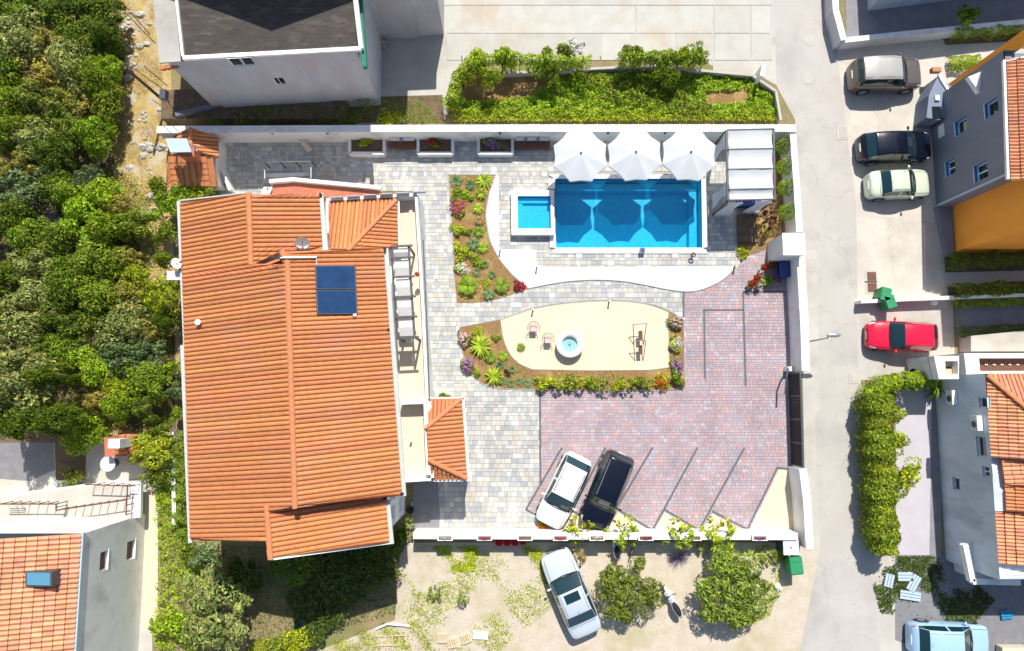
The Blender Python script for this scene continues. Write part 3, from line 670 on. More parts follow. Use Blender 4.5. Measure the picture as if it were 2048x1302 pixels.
# raised hot tub joined to the pool
t = empty('hot_tub', P(1068, 425)); tag(t, 'raised square hot tub with white rim at the pool\'s left end', 'hot tub')
zr = .48; O_ = poly([(1022, 380), (1108, 380), (1109, 469), (1023, 469)], zr); I_ = poly([(1035, 392), (1101, 392), (1102, 457), (1036, 457)], zr)
b = MB()
for i in range(4):
    j = (i+1) % 4; b.face([O_[i], O_[j], I_[j], I_[i]][::-1]); b.face([(O_[i].x, O_[i].y, 0), (O_[j].x, O_[j].y, 0), O_[j], O_[i]])
b.build('rim', m['whitestone'], t)
b = MB(); zf = .04
b.face([(p.x, p.y, zf) for p in I_][::-1])
for i in range(4): j = (i+1) % 4; b.face([(I_[i].x, I_[i].y, zf), (I_[j].x, I_[j].y, zf), I_[j], I_[i]])
b.build('basin', m['pooltile'], t)
b = MB(); x0, x1, y0, y1 = I_[0].x+.01, I_[1].x-.01, I_[3].y+.01, I_[0].y-.01
b.box(((x0+x1)/2, y1-.16, .125), (x1-x0, .32, .16)); b.box((x0+.14, (y0+y1)/2-.17, .125), (.28, y1-y0-.36, .16)); b.build('bench_step', m['pooltile'], t)
b = MB(); b.face([(p.x, p.y, .36) for p in I_][::-1]); b.build('water', m['water'], t)
b = MB(); q = P(1104, 425, .3); b.box((q.x+.02, q.y, .2), (.16, 1.3, .42)); b.build('spillway', m['pooltile'], t)
# ================================================================== the boundary walls
def wall_run(name, label, pts, th, h, mat='white', z0=0.0, cap=True, top='walltop', segs=1):
    """a garden wall whose top runs through pts; wall face and coping as parts"""
    W = poly(pts, h); t = empty(name, (W[0].x, W[0].y, 0), 0, label, 'wall'); b = MB()
    for a, c in zip(W, W[1:]): b.seg((a.x, a.y, z0), (c.x, c.y, z0), th-.05, h-.055, z0=z0)
    b.build('wall_face', m[mat], t)
    for a, c in zip(W, W[1:]):
        n_ = max(1, int((c-a).length/2.2))
        for i in range(n_):
            k = MB(); k.seg(a.lerp(c, i/n_+.0006), a.lerp(c, (i+1)/n_-.0006), th, .055, z0=h-.055); k.build('coping_slab', m[top], t)
    return t
wall_run('boundary_wall', 'long white boundary wall behind the parasols and flower boxes', [(313, 259), (700, 257), (1000, 256), (1592, 256)], .40, 1.6)
wall_run('boundary_wall', 'white boundary wall beside the road between far corner and square gate pillar', [(1586, 268), (1594, 380), (1599, 463)], .34, 1.6)
wall_run('boundary_wall', 'white boundary wall beside the road below the square gate pillar', [(1601, 512), (1604, 560), (1609, 650), (1612, 742)], .44, 1.6)
wall_run('boundary_wall', 'white boundary wall at the lower road corner near the white box', [(1606, 938), (1614, 1000), (1620, 1098)], .40, 1.6)
t = wall_run('boundary_wall', 'white boundary wall with flower troughs set along its top behind the angled parking bays', [(826, 1071), (1200, 1072), (1596, 1073)], .36, 1.3)
q0 = P(1588, 488, 2.3)
t = empty('gate_pillar', (q0.x, q0.y, 0), 0, 'thick square white gate pillar on the road side of the courtyard', 'pillar'); s_ = 1.2
MB().box((q0.x, q0.y, 1.12), (s_-.06, s_-.06, 2.24)).build('pillar_shaft', m['white'], t); MB().box((q0.x, q0.y, 2.27), (s_, s_, .06)).build('cap_slab', m['walltop'], t)
# sliding gate between the lower and the upper wall
g0, g1 = P(1600, 745, 1.5), P(1606, 935, 1.5)
t = empty('sliding_gate', (g0.x, g0.y, 0), 0, 'dark sliding gate of upright panels between two white wall ends', 'gate')
b = MB(); b.seg((g0.x, g0.y, .1), (g1.x, g1.y, .1), .09, .08, z0=.06); b.seg(g0, g1, .09, .08, z0=1.5); 
for f in (0.005, .25, .5, .75, .995): c = g0.lerp(g1, f); b.box((c.x, c.y, .8), (.09, .09, 1.45))
b.build('gate_frame', m['dgrey'], t)
for k in range(28):
    c = g0.lerp(g1, (k+.5)/28); MB().box((c.x-.01, c.y, .80), (.05, .175, 1.37)).build('panel', m['black'], t)
MB().seg(P(1579, 742), P(1588, 935), .12, .02, z0=.03).build('gate_rail', m['steel'], t)
t = empty('gate_arm', P(1573, 760), 0, 'bent dark gate arm standing at the upper end of the sliding gate', 'gate opener')
b = MB(); b.tube([P(1575, 738, .0), P(1577, 738, .9), P(1573, 752, 1.1), P(1570, 788, 1.0)], .05); b.build('arm', m['dgrey'], t); MB().box(P(1576, 738, .3), (.25, .25, .6)).build('motor_box', m['walltop'], t)
# other walls
wall_run('roadside_wall', 'low stone faced wall with white top at the upper road corner', [(1668, -60), (1672, 20), (1688, 80)], .35, 1.1, 'wallgrey', segs=2)
wall_run('roadside_wall', 'white topped low wall running right from the upper road corner', [(1690, 80), (1800, 68), (2100, 38)], .3, .9)
wall_run('low_wall', 'thin low white wall behind the two green bins', [(1722, 603), (1820, 598), (2100, 588)], .2, .7)
wall_run('low_wall', 'low kerb wall left of the long hillside strip beside the roof', [(348, 1050), (345, 860)], .2, .5)
# concrete garden edge round the vegetable plot
wall_run('plot_edge_wall', 'thin concrete edge round the overgrown vegetable plot', [(1010, 146), (1300, 131), (1418, 142), (1505, 150), (1552, 182), (1562, 240)], .14, .5, 'yard2', top='yard2')
t = wall_run('white_post_wall', 'short white bent wall stub at the vegetable plot corner', [(1528, 128), (1524, 152)], .22, 1.3)
# ================================================================== the main house
ZW, ZA, ZB, ZC = 6.2, 7.29, 7.85, 7.45
H = empty('main_house', P(600, 750), 0, 'large villa with orange tiled roofs, solar panel and long side terrace', 'house')
west = [P(362, 405, ZW), P(384, 1082, ZW), P(535, 1082, ZC), P(533, 1012, ZC), P(590, 1013, ZB), P(575, 527, ZB), P(502, 532, ZA), P(497, 388, ZA)]
eastA = [P(502, 532, ZA), P(497, 388, ZA), P(638, 388, 6.35), P(646, 505, 6.35)]
eastA = [P(638, 388, 6.35), P(645, 500, 6.35), P(562, 503, 6.85), P(502, 531, ZA), P(497, 388, ZA)]
eastB = [P(766, 497, 6.3), P(803, 990, 6.1), P(590, 1016, ZB), P(563, 503, ZB)]
eastC = [P(771, 1000, 5.95), P(779, 1084, 5.95), P(540, 1117, ZC), P(533, 1008, ZC)]
for pl in (west, eastA, eastB, eastC): tile_rows(H, pl)
ridge_caps(H, P(497, 386, ZA+.02), P(502, 528, ZA+.02)); ridge_caps(H, P(575, 524, ZB+.02), P(590, 1016, ZB+.02)); ridge_caps(H, P(563, 503, ZB+.02), P(575, 526, ZB+.02)); ridge_caps(H, P(533, 1008, ZC+.02), P(541, 1118, ZC+.02))
# verge boards (white edge strips) and gutters
def barp(parent, name, a, c, w_, h, mat, below=True):
    a = Vector(a); c = Vector(c); d = (c-a); b = MB(); s_ = Vector((-d.y, d.x, 0)).normalized()*w_/2; dn = Vector((0, 0, -h)) if below else Vector((0, 0, h))
    vs = [a-s_, a+s_, c+s_, c-s_, a-s_+dn, a+s_+dn, c+s_+dn, c-s_+dn]
    b.add(vs, [(0, 1, 2, 3), (7, 6, 5, 4), (0, 4, 5, 1), (1, 5, 6, 2), (2, 6, 7, 3), (3, 7, 4, 0)]); return b.build(name, m[mat], parent)
barp(H, 'gutter', P(357, 402, ZW), P(370, 690, ZW), .17, .13, 'gutter'); barp(H, 'gutter', P(364, 690, ZW-.02), P(380, 1086, ZW-.02), .17, .13, 'gutter')
barp(H, 'gutter', P(640, 386, 6.3), P(650, 500, 6.3), .28, .14, 'gutter'); barp(H, 'gutter', P(772, 497, 6.22), P(808, 992, 6.02), .2, .14, 'gutter')
barp(H, 'gutter', P(775, 1000, 5.9), P(783, 1088, 5.9), .2, .14, 'gutter')
barp(H, 'verge_board', P(542, 1119, ZC-.02), P(781, 1086, 5.9), .08, .2, 'walltop'); barp(H, 'verge_board', P(358, 401, ZW), P(496, 385, ZA), .06, .2, 'gutter')
for (a, c) in ((641, 390), (769, 499), (804, 988), (776, 660)): MB().lathe(P(a, c, 6.32), [(.09, 0), (.09, .06), (.0, .06)], 10).build('gutter_outlet', m['black'], H)
# walls: inset below the eaves
def fpt(px, py, z, dx=0, dy=0): p = P(px, py, z); return (p.x+dx, p.y+dy)
fw = [fpt(362, 405, ZW, .45, -.35), fpt(497, 388, ZA, 0, -.35), fpt(638, 388, 6.35, -.35, -.35), fpt(645, 500, 6.35, -.35, 0), fpt(766, 500, 6.3, -.4, -.3), fpt(803, 988, 6.1, -.4, .35)]
fs_ = [fpt(771, 1000, 5.95, -.25, 0), fpt(779, 1083, 5.95, -.25, .3), fpt(535, 1115, ZC, .2, .3), fpt(535, 1082, ZC, -.1, .3), fpt(384, 1082, ZW, .45, .3)]
foot = fw+fs_
MB().prism(foot, 0, 5.78).build('wall', m['white'], H)
# gable infill following the roof slope
def infill(pts, th=Vector((0, .12, 0)), mt='white'):
    b = MB(); n = len(pts); vs = [Vector(p) for p in pts]+[Vector(p)+th for p in pts]
    b.add(vs, [tuple(range(n)), tuple(range(n, 2*n))[::-1]]+[(i, (i+1) % n, (i+1) % n+n, i+n) for i in range(n)]); b.build('gable_wall', m[mt], H)
dz = Vector((0, 0, -.16)); lo = lambda p, z=5.7: Vector((p.x, p.y, z))
a, r_, c = P(778, 1083, 5.95)+Vector((-.3, .3, 0)), P(540, 1114, ZC)+Vector((0, .3, 0)), P(384, 1082, ZW)+Vector((.5, .3, 0))
infill([lo(a), a+dz, r_+dz, lo(r_)]); 
r2 = P(535, 1080, ZC)+Vector((0, .3, 0)); infill([lo(c), lo(r2), r2+dz, c+dz])
a, r_, c = P(640, 388, 6.35)+Vector((-.35, -.4, 0)), P(497, 388, ZA)+Vector((0, -.4, 0)), P(362, 405, ZW)+Vector((.45, -.4, 0)); infill([lo(a), a+dz, r_+dz, lo(r_)]); infill([lo(c), lo(r_), r_+dz, c+dz])
a, r_, c = P(803, 990, 6.1)+Vector((-.4, .55, 0)), P(590, 1014, ZB)+Vector((0, .55, 0)), P(533, 1012, ZC)+Vector((0, .55, 0)); infill([lo(a), a+dz, r_+dz, lo(r_)]); infill([lo(c), lo(r_), r_+dz, c+dz])
a, r_ = P(766, 500, 6.3)+Vector((-.4, -.3, 0)), P(563, 503, ZB)+Vector((.1, -.3, 0)); c = P(502, 530, ZA)+Vector((.1, -.2, 0)); infill([lo(a), a+dz, r_+dz, lo(r_)]); infill([lo(r_), r_+dz, c+dz, lo(c)], mt='ridge')
# east face windows near the south end (seen below the eave)
E0 = Vector((*fpt(779, 1083, 5.95, -.22, .3), 0)); E1 = Vector((*fpt(771, 1000, 5.95, -.22, 0), 0)); E2 = Vector((*fpt(803, 988, 6.1, -.38, .35), 0))
wall(H, E0, Vector((E0.x+.02, E1.y, 0)), 0, 5.7, [(.35, 1.0, 1.2, 2.3), (.35, 1.0, 3.6, 4.8), (1.3, 1.9, 3.6, 4.8)], m['white'])
# terrace level along the east side
ZT = 2.7
def tp(px, py, z=ZT): p = P(px, py, z); return (p.x, p.y)
terr = [tp(745, 392), tp(836, 388), tp(842, 560), tp(850, 700), tp(858, 800), tp(858, 962), tp(790, 962)]
MB().prism(terr, 0, ZT).build('terrace_base', m['white'], H)
MB().prism([tp(790, 392), tp(834, 392), tp(850, 800), tp(850, 958), tp(800, 958)], ZT+.004, ZT+.03).build('terrace_floor', m['creamfloor'], H)
def para(pts, h=.9, th=.16, name='parapet', mat='white', z=ZT):
    W = poly(pts, z+h); b = MB()
    for a, c in zip(W, W[1:]): b.seg(a, c, th, h, z0=z)
    return b.build(name, m[mat], H)
para([(652, 399), (833, 389)], .75, .16); para([(832, 389), (839, 500), (846, 620), (854, 797)], .8, .15); para([(800, 805), (856, 803)], .9, .22); para([(856, 803), (862, 956)], .9, .3); para([(802, 962), (862, 958)], .9, .16)
# glass balustrade strips on the parapet
b = MB()
for f in range(6):
    a = P(660+f*33, 396-f*2.2, ZT+.95); c = P(686+f*33, 394.5-f*2.2, ZT+.95); b.seg(a, c, .03, .32, z0=ZT+.75)
b.build('balustrade_glass', m['bluemetal'], H)
b = MB(); pts = [P(846, 480, ZT+1.05), P(853, 620, ZT+1.05), P(859, 798, ZT+1.05)]; b.tube(pts, .025)
for i in range(16): c = pts[0].lerp(pts[1], i/8) if i < 8 else pts[1].lerp(pts[2], (i-8)/8); b.box((c.x, c.y, ZT+.92), (.03, .03, .28))
b.build('handrail', m['dgrey'], H)
# hipped annex roof in the north east corner
za, zh = 3.35, 4.3
tile_rows(H, [P(793, 399, za), P(657, 403, za), P(657, 499, zh+.25), P(697, 499, zh+.25)])
tile_rows(H, [P(796, 503, za), P(793, 399, za), P(697, 499, zh+.25)])
ridge_caps(H, P(793, 399, za+.05), P(697, 499, zh+.3), .11); barp(H, 'gutter', P(654, 402, za+.1), P(656, 500, 4.6), .15, .1, 'walltop'); barp(H, 'gutter', P(797, 399, za), P(799, 500, za), .1, .1, 'walltop')
# hipped porch roof over the entrance
pz0, pz1 = 3.3, 3.95
ax, bx_, cx_, dx_ = P(853, 855, pz1), P(923, 798, pz0), P(934, 957, pz0), P(857, 920, pz1)
tile_rows(H, [cx_, bx_, ax, dx_]); tile_rows(H, [bx_, P(852, 799, pz0), ax]); tile_rows(H, [P(860, 958, pz0), cx_, dx_])
ridge_caps(H, bx_+Vector((0, 0, .04)), ax+Vector((0, 0, .05)), .11); ridge_caps(H, cx_+Vector((0, 0, .04)), dx_+Vector((0, 0, .05)), .11)
barp(H, 'gutter', P(926, 796, pz0), P(937, 958, pz0), .14, .12, 'walltop'); barp(H, 'gutter', P(850, 797, pz0), P(928, 796, pz0), .12, .12, 'walltop'); barp(H, 'gutter', P(857, 961, pz0), P(937, 960, pz0), .12, .12, 'walltop')
for (a, c) in ((862, 806), (918, 806), (927, 950), (866, 950)):
    p = P(a, c, pz0-.15); MB().box((p.x, p.y, 1.55), (.26, .26, 3.1)).build('porch_column', m['white'], H)
barp(H, 'porch_wall', P(851, 805, pz1-.1), P(857, 950, pz1-.1), .2, 3.7, 'white')
# parapet wall and chimney block on the west side, vents
MB().box(P(352, 552, 5.9), (.7, .42, .35)).build('chimney', m['walltop'], H); MB().box(P(369, 556, 5.2), (.35, .35, 1.6)).build('chimney_shaft', m['white'], H)
b = MB(); b.tube([P(364, 565, 6.1), P(368, 610, 6.1)], .09, 8); b.build('drainpipe', m['bluemetal'], H)
b = MB(); b.lathe(P(402, 646, 6.45), [(.07, -.2), (.07, .3), (.14, .3), (.14, .36), (0, .4)], 10); b.build('roof_vent', m['walltop'], H)
b = MB(); b.lathe(P(735, 628, 0)+Vector((0, 0, 0)), [(.01, 0), (.01, .01)], 4)
MB().box(P(822, 882, ZT+.2), (.1, .1, .4)).build('terrace_lamp', m['white'], H)
# things on the roof
def onroof(px, py, pl):
    O, e, s, n = plane_axes(pl); r = ray(px, py); C_ = Vector((0, 0, CAM_H)); tt = (O-C_).dot(n)/r.dot(n); return C_+r*tt
N_ = plane_axes(eastB)[3]; c4 = [onroof(*q, eastB) for q in ((629, 533), (710, 533), (714, 629), (633, 629))]
t = empty('solar_panel', (c4[3].x, c4[3].y, c4[3].z), 0, 'pair of dark blue solar collectors mounted on the orange roof', 'solar panel')
def slabq(q, lo_, hi_, name, mat, par): b = MB(); vs = [p+N_*lo_ for p in q]+[p+N_*hi_ for p in q]; b.add(vs, [(3, 2, 1, 0), (4, 5, 6, 7), (0, 1, 5, 4), (1, 2, 6, 5), (2, 3, 7, 6), (3, 0, 4, 7)]); return b.build(name, mat, par)
for k in (0, 1):
    q = [c4[0].lerp(c4[3], k*.51), c4[1].lerp(c4[2], k*.51), c4[1].lerp(c4[2], k*.51+.49), c4[0].lerp(c4[3], k*.51+.49)]
    fr = slabq(q, .08, .19, 'panel_frame', m['dgrey'], t)
    for j in range(10):
        f0, f1 = .025+j*.095, .025+j*.095+.083; g = [q[0].lerp(q[3], f0).lerp(q[1].lerp(q[2], f0), .03), q[0].lerp(q[3], f0).lerp(q[1].lerp(q[2], f0), .97), q[0].lerp(q[3], f1).lerp(q[1].lerp(q[2], f1), .97), q[0].lerp(q[3], f1).lerp(q[1].lerp(q[2], f1), .03)]
        slabq(g, .19, .2, 'collector_pane', m['solar'], fr)
b = MB(); b.lathe(c4[2]+N_*.1+Vector((-.1, -.05, 0)), [(.1, 0), (.1, .1), (.04, .16), (.0, .16)], 10); b.build('pipe_joint', m['walltop'], t)
b = MB(); q = [onroof(560, 517, eastB), onroof(632, 516, eastB), onroof(633, 532, eastB)]; b.tube([p+N_*.16 for p in q], .05)
t = b.build('roof_pipe', m['steel']); tag(t, 'silver insulated pipe bending down to the solar collectors', 'pipe')
def dish(px, py, z, r, az, label, mat='walltop'):
    p = P(px, py, z); t = empty('satellite_dish', (p.x, p.y, z-.6), 0, label, 'satellite dish'); b = MB(); prof = [(r*k/5, .28*r*(k/5)**2) for k in range(6)]
    R = Matrix.Rotation(az, 4, 'Z') @ Matrix.Rotation(math.radians(48), 4, 'X'); q = MB(); q.lathe((0, 0, 0), prof+[(r*1.02, .28*r+.01), (r*.8, .16*r), (0.01, -.03)], 20)
    b.add([p+(R @ Vector(v)) for v in q.v], q.f); b.build('reflector', m[mat], t, True)
    MB().tube([p, (p.x, p.y, z-.6)], .025).build('mast', m['dgrey'], t); e_ = p+(R @ Vector((0, -.1, r*1.1))); MB().tube([p, e_], .015).build('receiver_arm', m['dgrey'], t); MB().box(e_, (.08, .08, .08)).build('receiver', m['dgrey'], t)
dish(605, 484, 6.95, .34, 0.2, 'white satellite dish on the roof above the solar panels')
dish(352, 528, 6.4, .26, 1.8, 'white satellite dish beside the chimney at the roof\'s left edge')
dish(388, 296, 2.9, .2, 0.5, 'small white satellite dish on the garden shed roof')
t = empty('roof_antenna', P(566, 560, 7.6), 0, 'thin television antenna standing near the roof ridge', 'antenna'); b = MB(); p = P(562, 520, 7.6); b.tube([p, p+Vector((0, 0, .9))], .02)
for k in range(4): b.tube([p+Vector((-.3, 0, .5+k*.1)), p+Vector((.3, 0, .5+k*.1))], .01, 4)
b.build('mast', m['dgrey'], t)
# pergola with white retractable canopies on the terrace
zp = 4.75; T = empty('terrace_pergola', P(810, 580, ZT), 0, 'dark framed pergola with white canopies on the terrace beside the roof', 'pergola')
L0, L1, R0, R1 = P(782, 494, zp), P(795, 676, zp), P(826, 492, zp), P(838, 674, zp)
for a, c in ((L0, L1), (R0.lerp(L0, .2), R1.lerp(L1, .2))): MB().seg(a, c, .09, .12, z0=zp-.05).build('beam', m['dgrey'], T)
for k in range(6):
    f = k/5 if k else 0.0
    f = [0, .13, .34, .56, .78, 1.0][k]; MB().seg(L0.lerp(L1, f), R0.lerp(R1, f), .09, .1, z0=zp+.075).build('crossbeam', m['dgrey'], T)
for k in range(5):
    f0, f1 = [(0.02, .11), (.15, .32), (.36, .54), (.58, .76), (.80, .98)][k]; A, B_, C_, D_ = (L0.lerp(L1, f0).lerp(R0.lerp(R1, f0), .1), L0.lerp(L1, f0).lerp(R0.lerp(R1, f0), .74), L0.lerp(L1, f1).lerp(R0.lerp(R1, f1), .74), L0.lerp(L1, f1).lerp(R0.lerp(R1, f1), .1))
    b = MB(); mid0, mid1 = A.lerp(D_, .5)+Vector((0, 0, .03)), B_.lerp(C_, .5)+Vector((0, 0, .03)); sag = Vector((0, 0, .0))
    b.add([A+sag, B_+sag, mid1+Vector((0, 0, .02)), mid0+Vector((0, 0, .02)), C_-Vector((0, 0, .12)), D_-Vector((0, 0, .12))], [(0, 3, 2, 1), (3, 5, 4, 2)]); b.build('canopy', m['cloth'], T)
for c in (R0.lerp(L0, .2), R1.lerp(L1, .2), L0, L1): MB().box((c.x, c.y, (ZT+zp)/2), (.1, .1, zp-ZT)).build('post', m['dgrey'], T)
# terracotta stair wall to the north of the house, with white coping
t = empty('garden_stair_wall', P(650, 378), 0, 'terracotta topped wedge wall with white edge north of the villa', 'wall')
b = MB(); b.prism(poly([(545, 366), (585, 364), (760, 380), (760, 392), (545, 396)], .9), 0, .9); b.build('wall_face', m['brick'], t)
b = MB(); W = poly([(538, 362), (586, 358), (762, 375)], 1.2)
for a, c in zip(W, W[1:]): b.seg(a, c, .2, .5, z0=.7)
b.build('coping_slab', m['walltop'], t)
b = MB()
for k in range(6): p = P(536, 376+k*4, .1); b.box((p.x, p.y, .08+.1*k), (.5, .14, .1))
b.build('steps', m['walltop'], t)
# metal railing round the cellar stair
t = empty('stair_railing', P(575, 340), 0, 'grey metal railing round the cellar steps north of the villa', 'railing'); b = MB(); Z = 1.0
rl = [P(530, 358, Z), P(528, 324, Z), P(622, 322, Z), P(622, 356, Z)]
for a, c in zip(rl, rl[1:]): b.tube([a, c], .03)
b.tube([rl[0]-Vector((0, 0, .9)), rl[0]], .03)
b.build('handrail', m['steel'], t)
for f in (0, .33, .66, 1): p = rl[1].lerp(rl[2], f); MB().box((p.x, p.y, .5), (.05, .05, 1.0)).build('post', m['dgrey'], t)
for p in (rl[0], rl[3]): MB().box((p.x, p.y, .5), (.05, .05, 1.0)).build('post', m['dgrey'], t)
MB().seg(P(528, 352), P(612, 350), .22, .1, z0=.03).build('step_edge', m['walltop'], t)
struct(MB().sheet(poly([(458, 392), (545, 392), (545, 404), (458, 404)]), .045).build('house_side_path', m['slab']))
# ================================================================== garden shed with tiled roof
t = empty('garden_shed', P(390, 320), 0, 'small outdoor grill house with orange tiles and slab chimney in the walled corner', 'shed')
zs0, zs1 = 2.0, 2.6
tile_rows(t, [P(438, 315, zs0), P(437, 275, zs0), P(382, 257, zs1), P(382, 300, zs1)]); tile_rows(t, [P(345, 275, zs0), P(345, 312, zs0), P(380, 300, zs1), P(380, 257, zs1)])
tile_rows(t, [P(333, 372, 1.5), P(434, 372, 1.5), P(424, 313, 2.15), P(336, 313, 2.15)], wd=.33, ln=.33)
ridge_caps(t, P(381, 256, zs1+.05), P(382, 302, zs1+.05), .11)
MB().prism(poly([(350, 272), (432, 277), (430, 366), (342, 366)], 1.45), 0, 1.42).build('wall', m['white'], t)
MB().box(P(385, 310, 2.4), (.75, .6, 1.2)).build('chimney', m['brick'], t)
b = MB(); q = poly([(331, 277), (374, 277), (383, 304), (341, 305)], 3.4); b.prism(q, 3.34, 3.42); b.build('chimney_cap', m['bluemetal'], t)
for (a, c) in ((345, 300), (378, 296), (372, 281), (340, 281)): p = P(a, c, 3.2); MB().box((p.x, p.y, 3.05), (.09, .09, .6)).build('cap_leg', m['white'], t)
wall_run('low_wall', 'short white slanting wall between the grill house and the paved path', [(438, 268), (440, 330), (460, 380)], .18, .8)
t = empty('leaning_board', P(612, 292), -.9, 'pale wooden board standing against the boundary wall above the railing', 'board')
b = MB(); b.box((0, 0, .5), (1.25, .3, .08)); b.build('board_face', m['creamfloor'], t, local=True)
tag(MB().lathe(P(462, 378, 0), [(.16, 0), (.2, .3), (.14, .32), (.0, .3)], 14).build('plant_pot', m['walltop']), 'small round white pot beside the path corner above the big roof', 'pot')
# ================================================================== concrete house in the upper left
t = empty('concrete_house', P(540, 100), 0, 'grey concrete house with dark bitumen roof in the upper left', 'house')
zE = 6.0
rf = [P(371, 112, zE), P(715, 93, zE), P(703, -60, zE+.9), P(352, -60, zE+.9)]
b = MB(); b.face(rf); b.face([p-Vector((0, 0, .2)) for p in rf][::-1])
for i in range(4): j = (i+1) % 4; b.face([rf[i], rf[i]-Vector((0, 0, .2)), rf[j]-Vector((0, 0, .2)), rf[j]])
b.build('roof', m['slate'], t)
barp(t, 'verge_board', P(365, 115, zE+.06), P(722, 96, zE+.06), .2, .24, 'walltop'); barp(t, 'verge_board', P(722, 96, zE+.06), P(704, -60, zE+.95), .22, .24, 'walltop'); barp(t, 'verge_board', P(365, 112, zE+.06), P(346, -60, zE+.95), .14, .24, 'walltop')
barp(t, 'side_roof', P(340, 124, zE), P(322, -60, zE+.6), 1.05, .1, 'yard2')
barp(t, 'green_fascia', P(729, 133, zE-.25), P(716, -60, zE+.2), .2, .3, 'greentrim')
wl, wr = P(342, 132, zE-.15), P(716, 110, zE-.15)
def PL(px, py):
    r = ray(px, py); e = (wr-wl); n_ = Vector((-e.y, e.x, 0)); k = (wl-Vector((0, 0, CAM_H))).dot(n_)/r.dot(n_); q = Vector((0, 0, CAM_H))+r*k; return ((Vector((q.x-wl.x, q.y-wl.y))).length, q.z)
u_ = PL
h1 = [*u_(462, 120), *u_(482, 133)]; h2 = [*u_(484, 119), *u_(505, 132)]; h3 = [*u_(542, 158), *u_(578, 168)]
wall(t, (wl.x, wl.y), (wr.x, wr.y), 0, zE-.1, [(wc[0]-.3, wc[0]+.3, wc[1]-.4, wc[1]+.4) for wc in (u_(472, 125), u_(496, 124), u_(560, 163))], m['wallgrey'], .08)
for i in range(1, 6):
    q = wl.lerp(wr, i/6); MB().box((q.x, q.y-.004, 2.7), (.05, .012, 5.2), .04).build('shutter_joint', m['greywall2'], t)
wall(t, (wr.x, wr.y), (wr.x, wl.y+8), 0, zE-.1, [], m['wallgrey']); wall(t, (wl.x, wl.y+8), (wl.x, wl.y), 0, zE-.05, [], m['wallgrey'])
b = MB(); 
for k in range(4): b.box(P(326+k*9, 137-k*1.5, zE-.22), (.22, .16, .16))
b.build('open_eave_tile', m['brick'], t)
# gable of its upper storey, above the frame: throws the pointed shadow on the dark roof
up = PY(560, -40, 0)
g = P(540, -75, zE+1); MB().prism([(g.x-6.2, g.y), (g.x+6.2, g.y), (g.x+6.2, g.y+6), (g.x-6.2, g.y+6)], 0, zE+1.6).build('upper_storey', m['wallgrey'], t)
b = MB(); b.add([(g.x-6.6, g.y-.2, zE+1.6), (g.x+6.6, g.y-.2, zE+1.6), (g.x+.4, g.y-.2, zE+4.1), (g.x-6.6, g.y+6, zE+1.6), (g.x+6.6, g.y+6, zE+1.6), (g.x+.4, g.y+6, zE+4.1)], [(0, 1, 2), (5, 4, 3), (0, 2, 5, 3), (1, 4, 5, 2), (0, 3, 4, 1)]); b.build('upper_roof', m['tile'], t)
t = empty('garage_block', P(810, 40), 0, 'low grey concrete garage block attached right of the bitumen roofed house', 'garage')
gz = 4.2
q0_, q1_, q2_ = P(795, 76, 0), P(888, 70, 0), P(728, 52, 0)
MB().prism([(q0_.x, q0_.y), (q1_.x, q1_.y), (q1_.x, q1_.y+7), (q2_.x, q1_.y+7), (q2_.x, q2_.y), (q0_.x, q2_.y)], 0, gz).build('wall', m['wallgrey'], t)
for x_ in (.2, .55): q = q0_.lerp(q1_, x_); MB().box((q.x, q.y-.004+.01, gz/2), (.05, .02, gz-.1)).build('shutter_joint', m['greywall2'], t)
MB().prism([(q0_.x-2.2, q0_.y-.15), (q1_.x+.12, q1_.y-.12), (q1_.x+.12, q1_.y+7), (q0_.x-2.2, q1_.y+7)], gz+.004, gz+.15).build('roof_slab', m['yard2'], t)
area('soil_terrace', [(338, 195), (700, 172), (700, 250), (338, 250)], .9, m['soil_dark'], 0)
area('grey_apron', [(703, 60), (888, 60), (885, 190), (703, 195)], .02, m['yard2'], 0)
area('soil_strip', [(700, 195), (885, 190), (888, 246), (700, 246)], .02, m['soil_dark'], 0)
tag(MB().seg(P(350, 228, 1.2), P(450, 205, 1.2), .25, .3, z0=.9).build('concrete_beam', m['beam']), 'grey concrete beam lying below the concrete house in shade', 'beam')
t = empty('rubble_pile', P(770, 60), 0, 'heap of broken boards in the dark gap beside the garage block', 'rubble')
for k in range(14): MB().box(P(750+random.uniform(-15, 35), 78+random.uniform(-10, 18), .2+.03*k), (random.uniform(.2, .9), .12, .06), random.uniform(0, 3)).build('plank', m['palewood'] if k % 3 else m['wallgrey'], t)
# utility pole and its cables
t = empty('utility_pole', P(330, 205), 0, 'thin utility pole with stay cables left of the concrete house', 'pole')
p = P(332, 205, 0); MB().tube([p, p+Vector((0, 0, 4.2))], .09, 8, r2=.07).build('post', m['bark'], t); q = P(328, 190, 4.0); MB().box(q, (.3, .5, .35)).build('junction_box', m['dgrey'], t)
for (a, c, d, e_) in ((325, 178, 255, 128), (335, 172, 288, 132), (310, 86, 250, 25), (300, 70, 245, 5)): MB().tube([P(a, c, 4.0), P((a+d)/2, (c+e_)/2, 3.7), P(d, e_, 4.0)], .022, 5).build('cable', m['black'], t)
